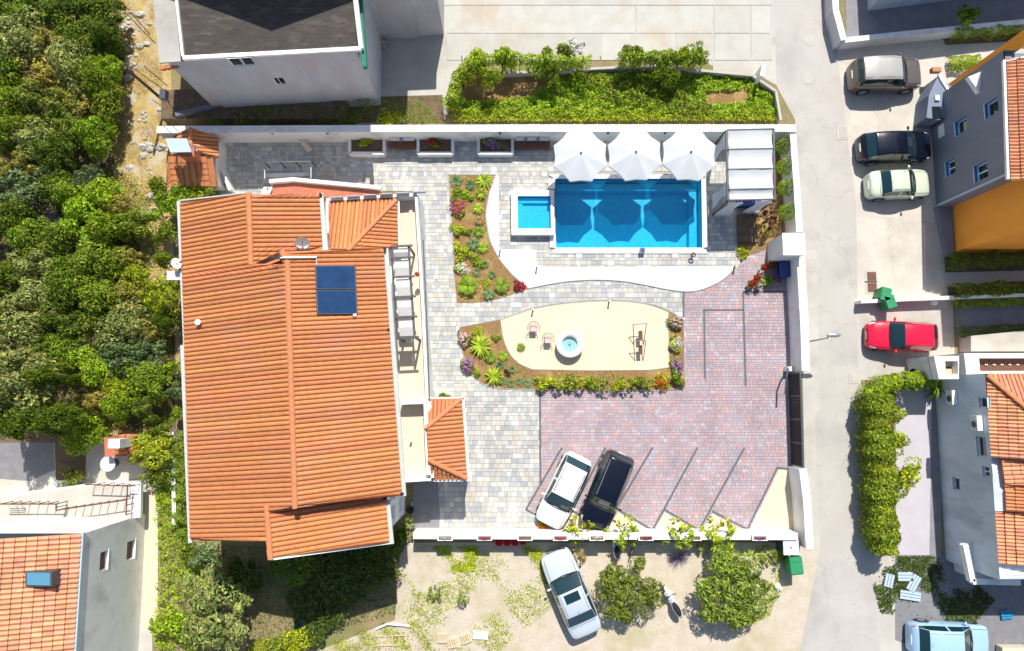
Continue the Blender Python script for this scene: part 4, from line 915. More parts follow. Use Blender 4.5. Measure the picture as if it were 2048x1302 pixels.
# ================================================================== white house in the lower left
t = empty('white_house', P(150, 1180), 0, 'white two storey house with skylight in the lower left corner', 'house')
ze = 5.6; NE = P(163, 1068, ze); Xw = NE.x; Yn = NE.y; SEy = P(163, 1500, ze).y
wq = [P(163, 1068, ze-.05), P(166, 1330, ze-.05)]; wq[1].x = wq[0].x; wx = P(-60, 1068, ze+1.5).x; tile_objects(t, [wq[0], wq[1], Vector((wx, wq[1].y, ze+1.5)), Vector((wx, wq[0].y, ze+1.5))], .46, .42, m['tile2'], limit=298)
barp(t, 'gutter', wq[0]+Vector((.05, .05, .02)), wq[1]+Vector((.05, 0, .02)), .1, .14, 'bluemetal')
def uE(px, py): p = PX(px, py, Xw); return (SEy-0, p.y, p.z)
def hE(x0, y0, x1, y1):
    a, c = PX(x0, y0, Xw), PX(x1, y1, Xw); return (min(a.y, c.y)-SEy, max(a.y, c.y)-SEy, min(a.z, c.z), max(a.z, c.z))
wall(t, (Xw, SEy), (Xw, Yn), 0, ze-.15, [hE(198, 1145, 217, 1099), hE(252, 1123, 271, 1078)], m['white'], .14, glass=m['wood'])
wall(t, (Xw, Yn), (Xw-12, Yn), 0, ze-.15, [], m['white'], .14)
sk = [P(50, 1143, ze+.86), P(106, 1143, ze+.78), P(106, 1172, ze+.78), P(50, 1172, ze+.86)]
b = MB(); b.prism(sk, ze, ze+.84); so = b.build('skylight', m['dgrey'], t); b = MB(); q = [a.lerp(sum(sk, Vector())/4, .14) for a in sk]; b.prism(q, ze+.842, ze+.86); b.build('pane', m['skylight'], so)
# its raised terrace, railings and stair
zt = .9; T = empty('entrance_terrace', P(140, 1010), 0, 'raised pale terrace with railings above the white house', 'terrace')
MB().prism(poly([(-60, 1045), (268, 1036), (270, 964), (175, 968), (-60, 1000)], zt), 0, zt).build('terrace_base', m['white'], T)
b = MB(); b.prism(poly([(-60, 1042), (264, 1033), (267, 968), (175, 972), (-60, 1004)], zt), zt+.004, zt+.03); b.build('terrace_floor', m['slab'], T)
MB().seg(P(271, 1036, zt+.25), P(272, 964, zt+.25), .5, .25, z0=zt).build('parapet', m['white'], T)
for (x0, y0, x1, y1) in ((170, 969, 265, 972), (0, 1008, 112, 1008), (115, 1020, 250, 1000), (252, 1030, 255, 972), (112, 1022, 112, 1008)):
    a, c = P(x0, y0, zt+.95), P(x1, y1, zt+.95); rr = MB().tube([a, c], .035).build('railing', m['wood'], T); n_ = max(2, int((c-a).length/.42))
    for k in range(n_+1): q = a.lerp(c, k/n_); MB().box((q.x, q.y, zt+.48), (.035, .035, .94)).build('baluster', m['wood'], rr)
for k in range(12): q = P(36, 1012+k*4.4, zt+.1); MB().box((q.x, q.y, .1+.09*(12-k)), (.75, .13, .05)).build('stair_tread', m['slab'], T)
area('lower_left_patio', [(-100, 868), (130, 860), (150, 880), (340, 870), (340, 970), (300, 972), (305, 1300), (280, 1500), (-100, 1500)], .012, m['slab'])
area('painted_tree_shade', [(-100, 885), (108, 885), (110, 940), (60, 962), (-100, 950)], .02, m['shade_paint'])  # tree shade painted as a dark patch over the patio
area('painted_patio_shade', [(-100, 862), (175, 862), (170, 960), (112, 960), (110, 885), (-100, 885)], .025, m['soil_dark'])  # dark soil colour laid here in place of tree shade
area('side_path', [(290, 975), (316, 975), (316, 1250), (286, 1262)], .018, m['cream'])
t = empty('round_patio_table', P(215, 950), 0, 'round pale table on the patio at the lower left', 'table'); p = P(215, 928, .75)
MB().lathe((p.x, p.y, .71), [(.0, 0), (.40, 0), (.42, .02), (.40, .04), (0, .04)], 28).build('tabletop', m['canvasgrey'], t); MB().lathe((p.x, p.y, 0), [(.22, 0), (.22, .03), (.04, .05), (.04, .71)], 12).build('leg', m['dgrey'], t)
t = empty('barbecue', P(255, 900), 0, 'brick barbecue with tiled roof and white chimney by the patio', 'barbecue')
MB().prism(poly([(236, 872), (276, 872), (274, 908), (238, 910)], 0), 0, 1.3).build('wall', m['brick'], t)
tile_rows(t, [P(232, 910, 1.35), P(232, 870, 1.35), P(252, 868, 1.8), P(254, 908, 1.8)]); tile_rows(t, [P(276, 868, 1.3), P(274, 910, 1.3), P(254, 908, 1.8), P(252, 868, 1.8)])
MB().box(P(240, 886, 2.2), (.6, .45, 1.1)).build('chimney', m['walltop'], t)
t = empty('wooden_bench', P(60, 1000, 0), 0, 'long narrow wooden bench on the sunny strip above the terrace', 'bench'); p = P(60, 1000, .45); MB().box(p, (1.9, .35, .05)).build('seat', m['palewood'], t)
for k in (-1, 1): MB().box((p.x+k*.8, p.y, .21), (.08, .3, .42)).build('leg', m['palewood'], t)
tag(MB().box(P(143, 1001, .25), (.4, .5, .5)).build('wooden_crate', m['palewood']), 'square wooden crate at the right end of the wooden bench', 'crate')
# ================================================================== buildings on the right
t = empty('orange_house', P(1960, 330), 0, 'orange apartment house with a projecting grey bay and tiled roof', 'building')
A0 = P(1872, 416); B0 = P(1905, 505); Xb = A0.x; Xo = B0.x; zR = 5.6
yN = P(1868, 205).y; yS = A0.y; oN = P(1905, 178).y; oS = B0.y
wall(t, (Xo, oN), (Xo, yN), 0, 7.2, [], m['orange']); wall(t, (Xo, yS), (Xo, oS), 0, 7.2, [], m['orange']); wall(t, (Xo, oS), (Xo+12, oS), 0, 7.2, [], m['orange'])
def hB(x0, y0, x1, y1): a, c = PX(x0, y0, Xb), PX(x1, y1, Xb); return (yN-max(a.y, c.y), yN-min(a.y, c.y), min(a.z, c.z), max(a.z, c.z))
def hBc(px, py, w_, h, mull=0): a = PX(px, py, Xb); u = yN-a.y; return (u-w_/2, u+w_/2, a.z-h/2, a.z+h/2, mull)
wall(t, (Xb, yN), (Xb, yS), 0, zR+.4, [hBc(1922, 252, .75, .95), hBc(1983, 216, .75, .95), hBc(1901, 335, .8, .8, 1), hBc(1962, 343, .85, 1.0, 1)], m['greywall'], .22, m['blueframe'])
wall(t, (Xb, yS), (Xo, yS), 0, zR+.4, [], m['greywall']); wall(t, (Xo, yN), (Xb, yN), 0, zR+.4, [], m['greywall'])
tile_objects(t, [P(2020, 356, zR+.4), P(2012, 122, zR+.4), P(2200, 90, zR+1.3), P(2200, 356, zR+1.3)], .34, .42, m['tile2'])
barp(t, 'gutter', P(2017, 358, zR+.42), P(2009, 120, zR+.42), .12, .14, 'walltop'); barp(t, 'gutter', P(2009, 121, zR+.42), P(2200, 88, zR+1.3), .1, .14, 'walltop')
barp(t, 'drainpipe', A0+Vector((-.06, -.02, .05)), A0+Vector((-.06, -.02, .1))+Vector((0, 0, .0)), .1, .05, 'bluemetal')
MB().box((Xb-.05, yS+.08, 2.9), (.09, .09, 5.8)).build('corner_pipe', m['bluemetal'], t)
p = PX(1883, 262, Xb); MB().box((Xb-.02, p.y, p.z), (.04, .7, .5)).build('notice_board', m['white'], t)
MB().prism(poly([(1866, 416), (1900, 416), (1902, 512), (1888, 516)], 0), 0, .3).build('plinth', m['greywall'], t)
b = MB(); 
q = PX(1990, 172, Xo-.5); 
MB().prism([(Xb+.26, yN-.03), (Xo+6, yN-.03), (Xo+6, yS+.03), (Xb+.26, yS+.03)], .02, 5.75).build('storey_block', m['greywall'], t); MB().prism([(Xo+.02, yS-.02), (Xo+11.9, yS-.02), (Xo+11.9, oS+.02), (Xo+.02, oS+.02)], .02, 7.1).build('orange_block', m['orange'], t)
# entrance lean-to against the bay
T = empty('entrance_porch', P(1878, 210), 0, 'pale grey entrance porch with dark doorway attached to the grey bay', 'porch')
MB().prism([*[(v.x, v.y) for v in poly([(1853, 235), (1858, 190), (1876, 152), (1912, 180), (1916, 212), (1880, 240)], 1.3)]], 0, 1.3).build('wall', m['porch'], T)
MB().prism([*[(v.x, v.y) for v in poly([(1876, 148), (1884, 154), (1917, 205), (1913, 209), (1882, 160)], 1.4)]], 1.304, 1.4).build('cornice', m['walltop'], T)
MB().box(P(1872, 225, 1.1)+Vector((-.1, -.1, 0)), (.5, .7, .46)).build('doorway', m['glass'], T)
MB().box(P(1874, 196, 1.36), (.25, .3, .12)).build('roof_vent', m['walltop'], T); MB().box(P(1871, 141, 1.0), (.5, .25, .3)).build('planter', m['terracotta'], T)
t = empty('white_canopy', P(1950, 185), 0, 'small white wedge canopy on the grey facade below the orange corner', 'canopy'); p = PX(1955, 168, Xb)
b = MB(); b.add([(Xb, p.y+.5, p.z+.4), (Xb, p.y-.5, p.z+.1), (Xb-.6, p.y+.3, p.z+.2), (Xb, p.y+.5, p.z-.1), (Xb, p.y-.5, p.z-.2), (Xb-.6, p.y+.3, p.z-.05)], [(0, 2, 1), (3, 4, 5), (0, 3, 5, 2), (2, 5, 4, 1)]); b.build('canopy_sheet', m['walltop'], t)
# building at the lower right
t = empty('grey_house', P(1960, 950), 0, 'weathered grey house with orange hipped roofs at the right edge', 'house')
Xg = P(1880, 940).x; g0 = P(1880, 752).y; g1 = P(1880, 1120).y; zg = 3.9
def hG(px, py, w_, h, mull=0): a = PX(px, py, Xg); u = g0-a.y; return (u-w_/2, u+w_/2, a.z-h/2, a.z+h/2, mull)
wall(t, (Xg, g0), (Xg, g1), 0, zg, [hG(1966, 805, .5, .6), hG(1963, 893, 1.0, .7), hG(1972, 943, .5, .5, 1), hG(1913, 968, .65, .6)], m['greywall2'], .15, m['bluemetal'])
wall(t, (Xg+12, g0), (Xg, g0), 0, zg, [], m['greywall2']); wall(t, (Xg, g1), (Xg+12, g1), 0, zg, [], m['greywall2'])
tile_objects(t, [P(1978, 915, zg), P(1973, 750, zg), P(2120, 870, zg+1.1), P(2120, 915, zg+1.1)], .36, .42, m['tile2'])
tile_rows(t, [P(1975, 748, zg+.02), P(2200, 748, zg+.02), P(2200, 868, zg+1.1), P(2112, 866, zg+1.1)], mat=m['tile2'])
ridge_caps(t, P(1974, 750, zg+.08), P(2115, 868, zg+1.15), .12)
tile_rows(t, [P(2010, 973, zg+.0), P(2002, 917, zg+.0), P(2150, 917, zg+.8), P(2150, 973, zg+.8)], mat=m['tile2'])
tile_objects(t, [P(2012, 1022, zg-.1), P(2010, 974, zg-.1), P(2150, 974, zg+.7), P(2150, 1022, zg+.7)], .36, .42, m['tile'])
tile_objects(t, [P(1992, 1128, zg-.4), P(1987, 1008, zg-.4), P(2150, 1008, zg+.3), P(2150, 1132, zg+.3)], .36, .42, m['tile2'])
MB().prism([(Xg+.02, P(0, 1000).y), (Xg+8, P(0, 1000).y), (Xg+8, g1+.02), (Xg+.02, g1+.02)], 0, zg-.6).build('wing_wall', m['greywall2'], t)
MB().prism([(Xg+.25, g0-.03), (Xg+11.9, g0-.03), (Xg+11.9, P(0, 1000).y), (Xg+.25, P(0, 1000).y)], 0.02, zg-.25).build('storey_block', m['greywall2'], t)
p = PX(1960, 847, Xg); 
for (px, py, s_) in ((1910, 795, 1.25), (1960, 846, 1.2)):
    p = PX(px, py, Xg); k = MB().box((Xg-.16, p.y, p.z), (.3, .62*s_, .5)).build('air_conditioner', m['walltop'], t)
    q = MB(); q.lathe((0, 0, 0), [(.0, 0), (.17, 0), (.17, .02), (.03, .03)], 16); R = Matrix.Rotation(-math.pi/2, 4, 'Y'); q.v = [tuple(Vector((Xg-.312, p.y-.06, p.z))+(R @ Vector(v))) for v in q.v]; q.build('fan_grille', m['dgrey'], k)
# white balcony below the roofs
T = empty('corner_balcony', P(1960, 1120), 0, 'white L shaped balcony at the lower corner of the grey house', 'balcony'); zb = 2.6
p = [P(1930, 1090, zb), P(1945, 1163, zb), P(2040, 1165, zb)]
MB().prism([(p[0].x, p[0].y), (p[1].x, p[1].y), (p[2].x, p[2].y), (p[2].x, p[0].y)], zb-.5, zb-.3).build('floor_slab', m['greywall2'], T)
for a, c in zip(p, p[1:]): MB().seg(a, c, .26, .35, z0=zb-.29).build('parapet', m['walltop'], T)

MB().seg(P(1930, 1095, .9), P(1934, 1150, .9), .2, .9, z0=0).build('plinth', m['white'], T)
# white terraces above the red roofed house
for (lab, pg, inner, col) in (('small white framed terrace left of the larger one at the right edge', [(1868, 712), (1918, 712), (1918, 758), (1878, 758)], [(1890, 722), (1916, 722), (1916, 748), (1892, 748)], 'palewood'),
                         ('large white framed terrace with a dark floor at the right edge', [(1928, 706), (2120, 706), (2120, 757), (1934, 757)], [(1958, 716), (2120, 716), (2120, 742), (1960, 742)], 'wood')):
    T = empty('roof_terrace', P(*pg[0]), 0, lab, 'terrace'); z_ = 2.6
    MB().prism(poly(pg, z_), 0, z_-.5).build('wall', m['white'], T)
    O4, I4 = poly(pg, z_), poly(inner, z_)
    b = MB()
    for i in range(4):
        j = (i+1) % 4; b.face([O4[i], O4[j], I4[j], I4[i]]); dn = Vector((0, 0, -.6)); b.face([I4[i]+dn, I4[j]+dn, I4[j], I4[i]]); b.face([O4[i], O4[i]+dn, O4[j]+dn, O4[j]])
    b.build('parapet', m['walltop'], T); MB().sheet(I4, z_-.45).build('terrace_floor', m[col], T)
    for k in range(10):
        f = I4[3].lerp(I4[2], (k+.5)/10)+Vector((0, .35, 0)); MB().box((f.x, f.y, z_-.41), (.14, .05, .05)).build('floor_stone', m['walltop'], T)
MB().prism(poly([(1918, 675), (2120, 655), (2120, 705), (1918, 705)], 0), 0, 1.0).build('x', m['yard2']).name = 'raised_path'
struct(bpy.data.objects['raised_path'])
area('garden_soil_strip', [(1888, 510), (2120, 495), (2120, 540), (1890, 545)], .03, m['soil_dark'])
area('garden_soil_strip', [(1895, 575), (2120, 565), (2120, 588), (1895, 598)], .03, m['soil_dark'])
area('garden_path', [(1885, 545), (2120, 540), (2120, 565), (1890, 575)], .02, m['yard2'])
area('garden_path', [(1910, 605), (2120, 595), (2120, 655), (1912, 675)], .02, m['groundgrey'])
area('upper_yard', [(1690, -80), (2150, -80), (2150, 45), (1692, 78)], .02, m['groundgrey'])
area('upper_soil', [(1880, 62), (2100, 40), (2100, 80), (1890, 90)], .03, m['soil_dark'])
t = empty('edge_building', P(1900, 0), 0, 'grey building cut off by the top right edge', 'building')
q = [P(1735, 22, 0), P(2150, -30, 0)]; wall(t, q[0], q[1], 0, 4.5, [(2.0, 3.3, 1.0, 1.9)], m['greywall2']); MB().prism([(q[0].x, q[0].y+.02), (q[1].x, q[1].y+.02), (q[1].x, q[1].y+6), (q[0].x, q[0].y+6)], 4.5, 4.7).build('roof', m['slate'], t)
wall(t, (q[0].x, q[0].y+6), (q[0].x, q[0].y), 0, 4.5, [], m['greywall2'])
# hedge-bordered patio
area('hedge_patio', [(1800, 762), (1862, 765), (1862, 850), (1858, 1110), (1792, 1110), (1790, 800)], .03, m['lav'], 0)
area('painted_shade_band', [(1860, 765), (1882, 765), (1882, 1120), (1858, 1120)], .02, m['groundgrey'], 0)  # shade at the house foot painted as a dark band
for (x0, y0, x1, y1) in ((1716, 366, 1830, 366), ):
    pass
# drain covers
for (px, py, w_, h, lab) in ((1684, 264, .42, .7, 'pale framed manhole cover set into the upper road'), (1741, 553, .5, .5, 'upper of two brown square covers beside the green bins'), (1742, 575, .5, .5, 'lower of two brown square covers beside the green bins'), (1707, 757, .35, .35, 'small grey drain cover in the road near the big hedge')):
    t = empty('drain_cover', P(px, py), 0, lab, 'drain cover'); p = P(px, py); MB().box((p.x, p.y, .016), (w_+.2, h+.2, .02)).build('frame', m['slab'], t); MB().box((p.x+.05, p.y, .03), (w_, h, .02)).build('lid', m['wood'] if py > 500 and py < 600 else m['yard2'], t)
# street lamp
p = P(1613, 684, 0); t = empty('street_lamp', p, 0, 'thin street lamp on the wall side reaching over the road', 'street lamp')
MB().tube([p, p+Vector((0, 0, 2.55))], .055, 8, r2=.035).build('pole', m['steel'], t); e_ = P(1656, 671, 2.75); MB().tube([p+Vector((0, 0, 2.55)), e_], .03).build('arm', m['dgrey'], t)
MB().ball(e_+Vector((.3, .02, 0)), .38, .12, .08).build('lamp_head', m['steel'], t, True); MB().box(e_+Vector((.3, .02, -.07)), (.5, .16, .03)).build('lens', m['lamp'], t)
# ================================================================== parasols
PAR = empty('parasol', P(1162, 312, 0), 0, 'leftmost of three white octagonal parasols above the pool', 'parasol', 'white parasols along the pool')
R8 = 1.53; zt_, zb_ = 2.8, 2.38
for k in range(8):
    a0, a1 = math.radians(22.5+45*k), math.radians(67.5+45*k); b = MB()
    vs = [(0, 0, zt_)]; n_ = 5
    for j in range(1, n_+1):
        f = j/n_; zz = zt_+(zb_-zt_)*f**1.15
        for aa in (a0, (a0+a1)/2, a1):
            rr = R8*f*(1 if aa != (a0+a1)/2 else .925*(1-.01*j)); vs.append((rr*math.cos(aa), rr*math.sin(aa), zz-(0.02*f if aa == (a0+a1)/2 else 0)))
    fs = [(0, 1, 2), (0, 2, 3)]+[(1+3*(j-1)+k2, 1+3*j+k2, 2+3*j+k2, 2+3*(j-1)+k2) for j in range(1, n_) for k2 in (0, 1)]
    e2 = 1+3*(n_-1); base = len(vs); vs += [(vs[e2+i][0]*.995, vs[e2+i][1]*.995, vs[e2+i][2]-.16) for i in range(3)]; fs += [(e2+i, base+i, base+i+1, e2+i+1) for i in (0, 1)]
    b.add(vs, fs).build('canopy_panel', m['cloth'], PAR, local=True)
    MB().tube([(0, 0, zt_-.1), (R8*.97*math.cos(a0), R8*.97*math.sin(a0), zb_-.03)], .012, 4).build('rib', m['steel'], PAR, local=True)
MB().tube([(0, 0, .05), (0, 0, zt_)], .03, 8).build('pole', m['steel'], PAR, local=True); MB().ball((0, 0, zt_+.03), .06, .06, .07, 8, 5).build('finial', m['dgrey'], PAR, local=True); MB().box((0, 0, .07), (.6, .6, .08)).build('base', m['yard2'], PAR, local=True)
def copy_tree(o, parent=None):
    c = o.copy(); COL.objects.link(c); c.parent = parent
    for ch in list(o.children): copy_tree(ch, c)
    return c
for i, (px, py, lab) in enumerate([(1162, 306, None), (1272, 304, 'middle of three white octagonal parasols above the pool'), (1382, 304, 'rightmost of three white octagonal parasols, next to the canvas gazebo')]):
    o = PAR if i == 0 else copy_tree(PAR); c = P(px, py, zt_); o.location = (c.x, c.y, .03); o.rotation_euler = (0, 0, random.uniform(-.04, .04)+[.0, .02, -.03][i])
    if lab: o['label'] = lab
# ================================================================== gazebo with a pleated canvas roof
zz = 2.7; g = [P(1452, 262, zz), P(1546, 260, zz), P(1548, 400, zz), P(1455, 402, zz)]
t = empty('gazebo', (g[3].x, g[3].y, 0), 0, 'dark framed gazebo with four white canvas roof strips and curtains', 'gazebo')
for c in g: MB().box((c.x, c.y, zz/2), (.1, .1, zz)).build('post', m['dgrey'], t)
for a, c in ((g[0], g[3]), (g[1], g[2])): MB().seg(a, c, .1, .12, z0=zz+.0).build('beam', m['dgrey'], t)
F = [0, .28, .565, .85, 1.0]
for f in F: MB().seg(g[0].lerp(g[3], f), g[1].lerp(g[2], f), .06, .08, z0=zz+.12).build('crossbeam', m['dgrey'], t)
for f0, f1 in zip(F, F[1:]):
    A, B_, C_, D_ = g[0].lerp(g[3], f0+.01), g[1].lerp(g[2], f0+.01), g[1].lerp(g[2], f1-.01), g[0].lerp(g[3], f1-.01); b = MB(); K = 9; N2 = 6
    for i in range(K):
        u = i/(K-1)
        for j in range(N2):
            v = j/(N2-1); q = A.lerp(B_, u*.93+.035).lerp(D_.lerp(C_, u*.93+.035), v); sag = -.13*math.sin(math.pi*v)-.02*math.sin(9*u+3*f0)*math.sin(math.pi*v)+(.05*math.sin(14*u) if j in (0, N2-1) and f0 > .5 else 0)*.3
            b.v.append((q.x, q.y, zz+.17+sag))
    b.f = [(i*N2+j, (i+1)*N2+j, (i+1)*N2+j+1, i*N2+j+1)[::-1] for i in range(K-1) for j in range(N2-1)]; b.mi = [0]*len(b.f); b.r = [0]*len(b.f)
    b.build('canopy_strip', m['cloth'], t, True)
def curtainp(c, w_, ang, name='curtain'):
    b = MB(); K = 15; n_ = 6
    for j in range(n_):
        v = j/(n_-1); ww = w_*(1-.45*math.sin(math.pi*min(v*1.4, 1)))
        for i in range(K): u = i/(K-1)-.5; dx = u*ww; dy = .07*math.sin(i*2.1); b.v.append((c.x+dx*math.cos(ang)-dy*math.sin(ang), c.y+dx*math.sin(ang)+dy*math.cos(ang), zz-.05-(zz-.15)*v))
    b.f = [(j*K+i, j*K+i+1, (j+1)*K+i+1, (j+1)*K+i) for j in range(n_-1) for i in range(K-1)]; b.mi = [0]*len(b.f); b.r = [0]*len(b.f); b.build(name, m['curtain'], t, True)
curtainp(g[0]+Vector((-.02, -.5, 0)), .9, math.pi/2); curtainp(g[3]+Vector((-.02, .7, 0)), .8, math.pi/2); curtainp(g[3]+Vector((.45, -.06, 0)), .8, 0); curtainp(g[2]+Vector((-.5, -.06, 0)), .9, 0)
sf = empty('garden_sofa', P(1495, 350), 0, 'low navy sofa under the canvas gazebo', 'sofa'); p = P(1498, 400, .4); MB().box((p.x, p.y, .22), (1.4, .7, .4)).build('seat', m['navy'], sf); MB().box((p.x, p.y-.35, .5), (1.4, .14, .45)).build('backrest', m['navy'], sf)
area('slate_platform', [(1420, 345), (1500, 345), (1505, 482), (1424, 482)], .052, m['lav'], .006) if False else None
tag(MB().prism(poly([(1473, 432), (1508, 415), (1512, 486), (1474, 486)], .05), .05, .3).build('dark_planter_box', m['soil_dark']), 'dark low planter box below the gazebo in shade', 'planter')
# ================================================================== fountain
p = P(1140, 688, .6); t = empty('fountain', (p.x, p.y, 0), 0, 'round white fountain bowl with shallow green water on cream gravel', 'fountain')
MB().lathe((p.x, p.y, .055), [(.55, 0), (.74, .12), (.76, .5), (.74, .56), (.47, .56), (.44, .3)], 40).build('bowl', m['whitestone'], t, True)
MB().lathe((p.x, p.y, .36), [(.0, 0), (.455, 0)], 32).build('water', m['fwater'], t); MB().lathe((p.x, p.y, .37), [(.05, 0), (.04, .06), (0, .07)], 10).build('nozzle', m['greentrim'], t)
# wire chairs with pink cushions
CH = empty('wire_chair', (0, 0, 0), 0, 'wire shell chair with pink seat, left of the pair by the fountain', 'chair', 'wire chairs on the cream gravel')
b = MB()
for k in range(14):
    a = math.radians(-20+220*k/13); b.tube([(.12*math.cos(a), .12*math.sin(a), .42), (.3*math.cos(a), .32*math.sin(a), .5), (.33*math.cos(a), .36*math.sin(a), .62+.2*max(0, math.sin(a)))], .008, 4)
b.tube([(.33*math.cos(math.radians(-20+220*k/20)), .36*math.sin(math.radians(-20+220*k/20)), .62+.2*max(0, math.sin(math.radians(-20+220*k/20)))) for k in range(21)], .014, 5); b.build('shell', m['dgrey'], CH, local=True)
MB().box((0, .0, .44), (.36, .36, .07), top=.9).build('cushion', m['pink'], CH, local=True)
for sx in (-1, 1):
    for sy_ in (-1, 1): MB().tube([(sx*.1, sy_*.1, .42), (sx*.2, sy_*.2, .0)], .012, 5).build('leg', m['dgrey'], CH, local=True)
for i, (px, py, lab) in enumerate([(1067, 657, None), (1096, 680, 'wire shell chair with pink seat, nearer to the round fountain')]):
    o = CH if i == 0 else copy_tree(CH); c = P(px, py, .5); o.location = (c.x, c.y, .062)
    if lab: o['label'] = lab
# swing frames with brown seats
t = empty('garden_swing_frame', P(1280, 690), 0, 'black metal frame with two brown wooden seats on cream gravel', 'swing')
a = [P(1266, 649, .9), P(1293, 647, .9), P(1267, 682, .9), P(1292, 681, .9)]
b = MB(); b.tube([a[0], a[1]], .022); b.tube([a[2], a[3]], .022); b.tube([a[0], P(1268, 690, .06)], .022); b.tube([a[1], P(1287, 690, .06)], .022); b.tube([a[2], P(1270, 722, .06)], .022); b.tube([a[3], P(1286, 722, .06)], .022); b.build('frame', m['dgrey'], t)
for (px, py, z_) in ((1281, 671, .55), (1281, 700, .5)):
    c = P(px, py, z_)
    for k in range(4): MB().box((c.x-.085+.057*k, c.y, z_), (.05, .5, .04)).build('seat_slat', m['wood'], t)
    MB().tube([c+Vector((0, .25, 0)), c+Vector((0, .25, .4))], .01, 4).build('chain', m['steel'], t)
# bollard lights
for (px, py, lab) in ((1066, 618, 'small dark bollard light on the left part of the curved gravel edge'), (1220, 602, 'small dark bollard light at the middle of the curved gravel edge'), (1473, 532, 'bollard light at the right tip of the white gravel'), (1074, 532, 'bollard light at the lower inner corner of the white gravel'), (1000, 497, 'bollard light at the left inner corner of the white gravel'), (917, 657, 'bollard light at the left tip of the island bed'), (1367, 637, 'bollard light at the upper right corner of the island bed')):
    c = P(px, py, .5); t = empty('bollard_light', (c.x, c.y, 0), 0, lab, 'garden light'); MB().box((c.x, c.y, .24), (.07, .07, .48)).build('post', m['dgrey'], t); MB().box((c.x, c.y, .5), (.1, .1, .04)).build('head', m['walltop'], t)
# poolside bits
p = P(1285, 500, .35); t = empty('pool_float_box', (p.x, p.y, 0), 0, 'small blue and white box standing on the lower pool coping', 'box'); MB().box((p.x, p.y, .2), (.3, .26, .3)).build('body', m['walltop'], t); MB().box((p.x, p.y, .37), (.26, .22, .04)).build('lid', m['navy'], t)
p = P(1386, 510, .35); t = empty('hose_reel', (p.x, p.y, 0), 0, 'small round hose reel on a post by the lower pool coping', 'hose reel'); b = MB(); b.lathe((p.x, p.y, .35), [(.1, 0), (.15, .02), (.15, .08), (.1, .1)], 16, closed=True); b.build('coil', m['wood'], t); MB().box((p.x, p.y, .17), (.06, .06, .34)).build('post', m['dgrey'], t)
for (px, lab) in ((1158, 'left'), (1256, 'second'), (1350, 'right')): tag(MB().box(P(px, 511, .036), (.28, .2, .012)).build('skimmer_lid', m['walltop']), 'white square skimmer lid set in the paving below the pool, '+{'left': 'leftmost of three', 'second': 'middle of three', 'right': 'rightmost of three'}[lab], 'pool lid')
# planter boxes and benches by the far wall
for i, (x0, x1, lab) in enumerate([(699, 768, 'white box planter nearest the villa by the long wall'), (836, 905, 'middle white box planter by the long wall with red flowers'), (957, 1025, 'white box planter left of the blue cushioned bench with pale leaves')]):
    W = poly([(x0, 272), (x1, 272), (x1, 306), (x0, 306)], .5); t = empty('box_planter', (W[3].x, W[3].y, 0), 0, lab, 'planter'); b = MB()
    for a, c in zip(W, W[1:]+W[:1]): b.seg(a, c, .16, .5, z0=.0)
    b.build('planter_wall', m['walltop'], t); MB().sheet(W, .38).build('soil', m['soil_dark'], t)
for i, (x0, x1, lab) in enumerate([(778, 832, 'dark bench with white cushions between two box planters'), (1028, 1100, 'dark bench with blue and white cushions left of the first parasol')]):
    W = poly([(x0, 276), (x1, 276), (x1, 295), (x0, 295)], .42); t = empty('garden_bench', (W[3].x, W[3].y, 0), 0, lab, 'bench'); MB().prism(W, .1, .42).build('seat', m['wood'], t)
    n_ = 2+i
    for k in range(n_):
        f = (k+.5)/n_; c = W[0].lerp(W[1], f); MB().box((c.x, c.y-.08, .62), ((W[1]-W[0]).length/n_*.82, .2, .38)).build('cushion', m['cloth'], t)
    for k in range(1, n_): c = W[0].lerp(W[1], k/n_); MB().box((c.x, c.y-.12, .60), (.3, .16, .3), .3).build('cushion', m['bluecush'], t)
for k, px in enumerate((545, 655, 1000, 1216, 1330)):
    c = P(px, 266, 1.35); tag(MB().box((c.x, c.y-.0, 1.35), (.12, .1, .16)).build('wall_light', m['dgrey']), ['wall light above the stair railing on the long wall', 'wall light on the long wall right of the leaning board', 'wall light above the third box planter', 'wall light between the left and middle parasols', 'wall light between the middle and right parasols'][k], 'wall light')
# troughs along the top of the south wall
for k, (px, fl) in enumerate([(890, 'petal_white'), (969, 'petal_pink'), (1050, None), (1121, 'petal_pink'), (1194, 'petal_white'), (1292, 'petal_red'), (1388, None), (1520, 'petal_purple')]):
    lab = ['flower trough with dark gaps at the house end of the lower wall', 'flower trough with pink blooms left of the red pots', 'empty white trough behind the red pots', 'pink flower trough behind the white parked car', 'pale flower trough behind the black parked car', 'red flower trough right of the blue scooter', 'empty white trough below the middle young lemon tree', 'purple flower trough near the lower road corner'][k]
    c = P(px, 1076, 1.5); t = empty('flower_trough', (c.x, c.y, 1.3), 0, lab, 'flower trough'); b = MB(); b.box((c.x, c.y, 1.40), (.74, .26, .2), top=1.08); b.build('trough', m['walltop'], t); MB().box((c.x, c.y, 1.505), (.66, .18, .01)).build('soil', m['soil_dark'], t)
    if fl:
        f = link('flower_cluster', crown_mesh('flowers', fl, k % 3), t); f.location = (c.x, c.y, 1.42); f.scale = (.34, .11, .2)
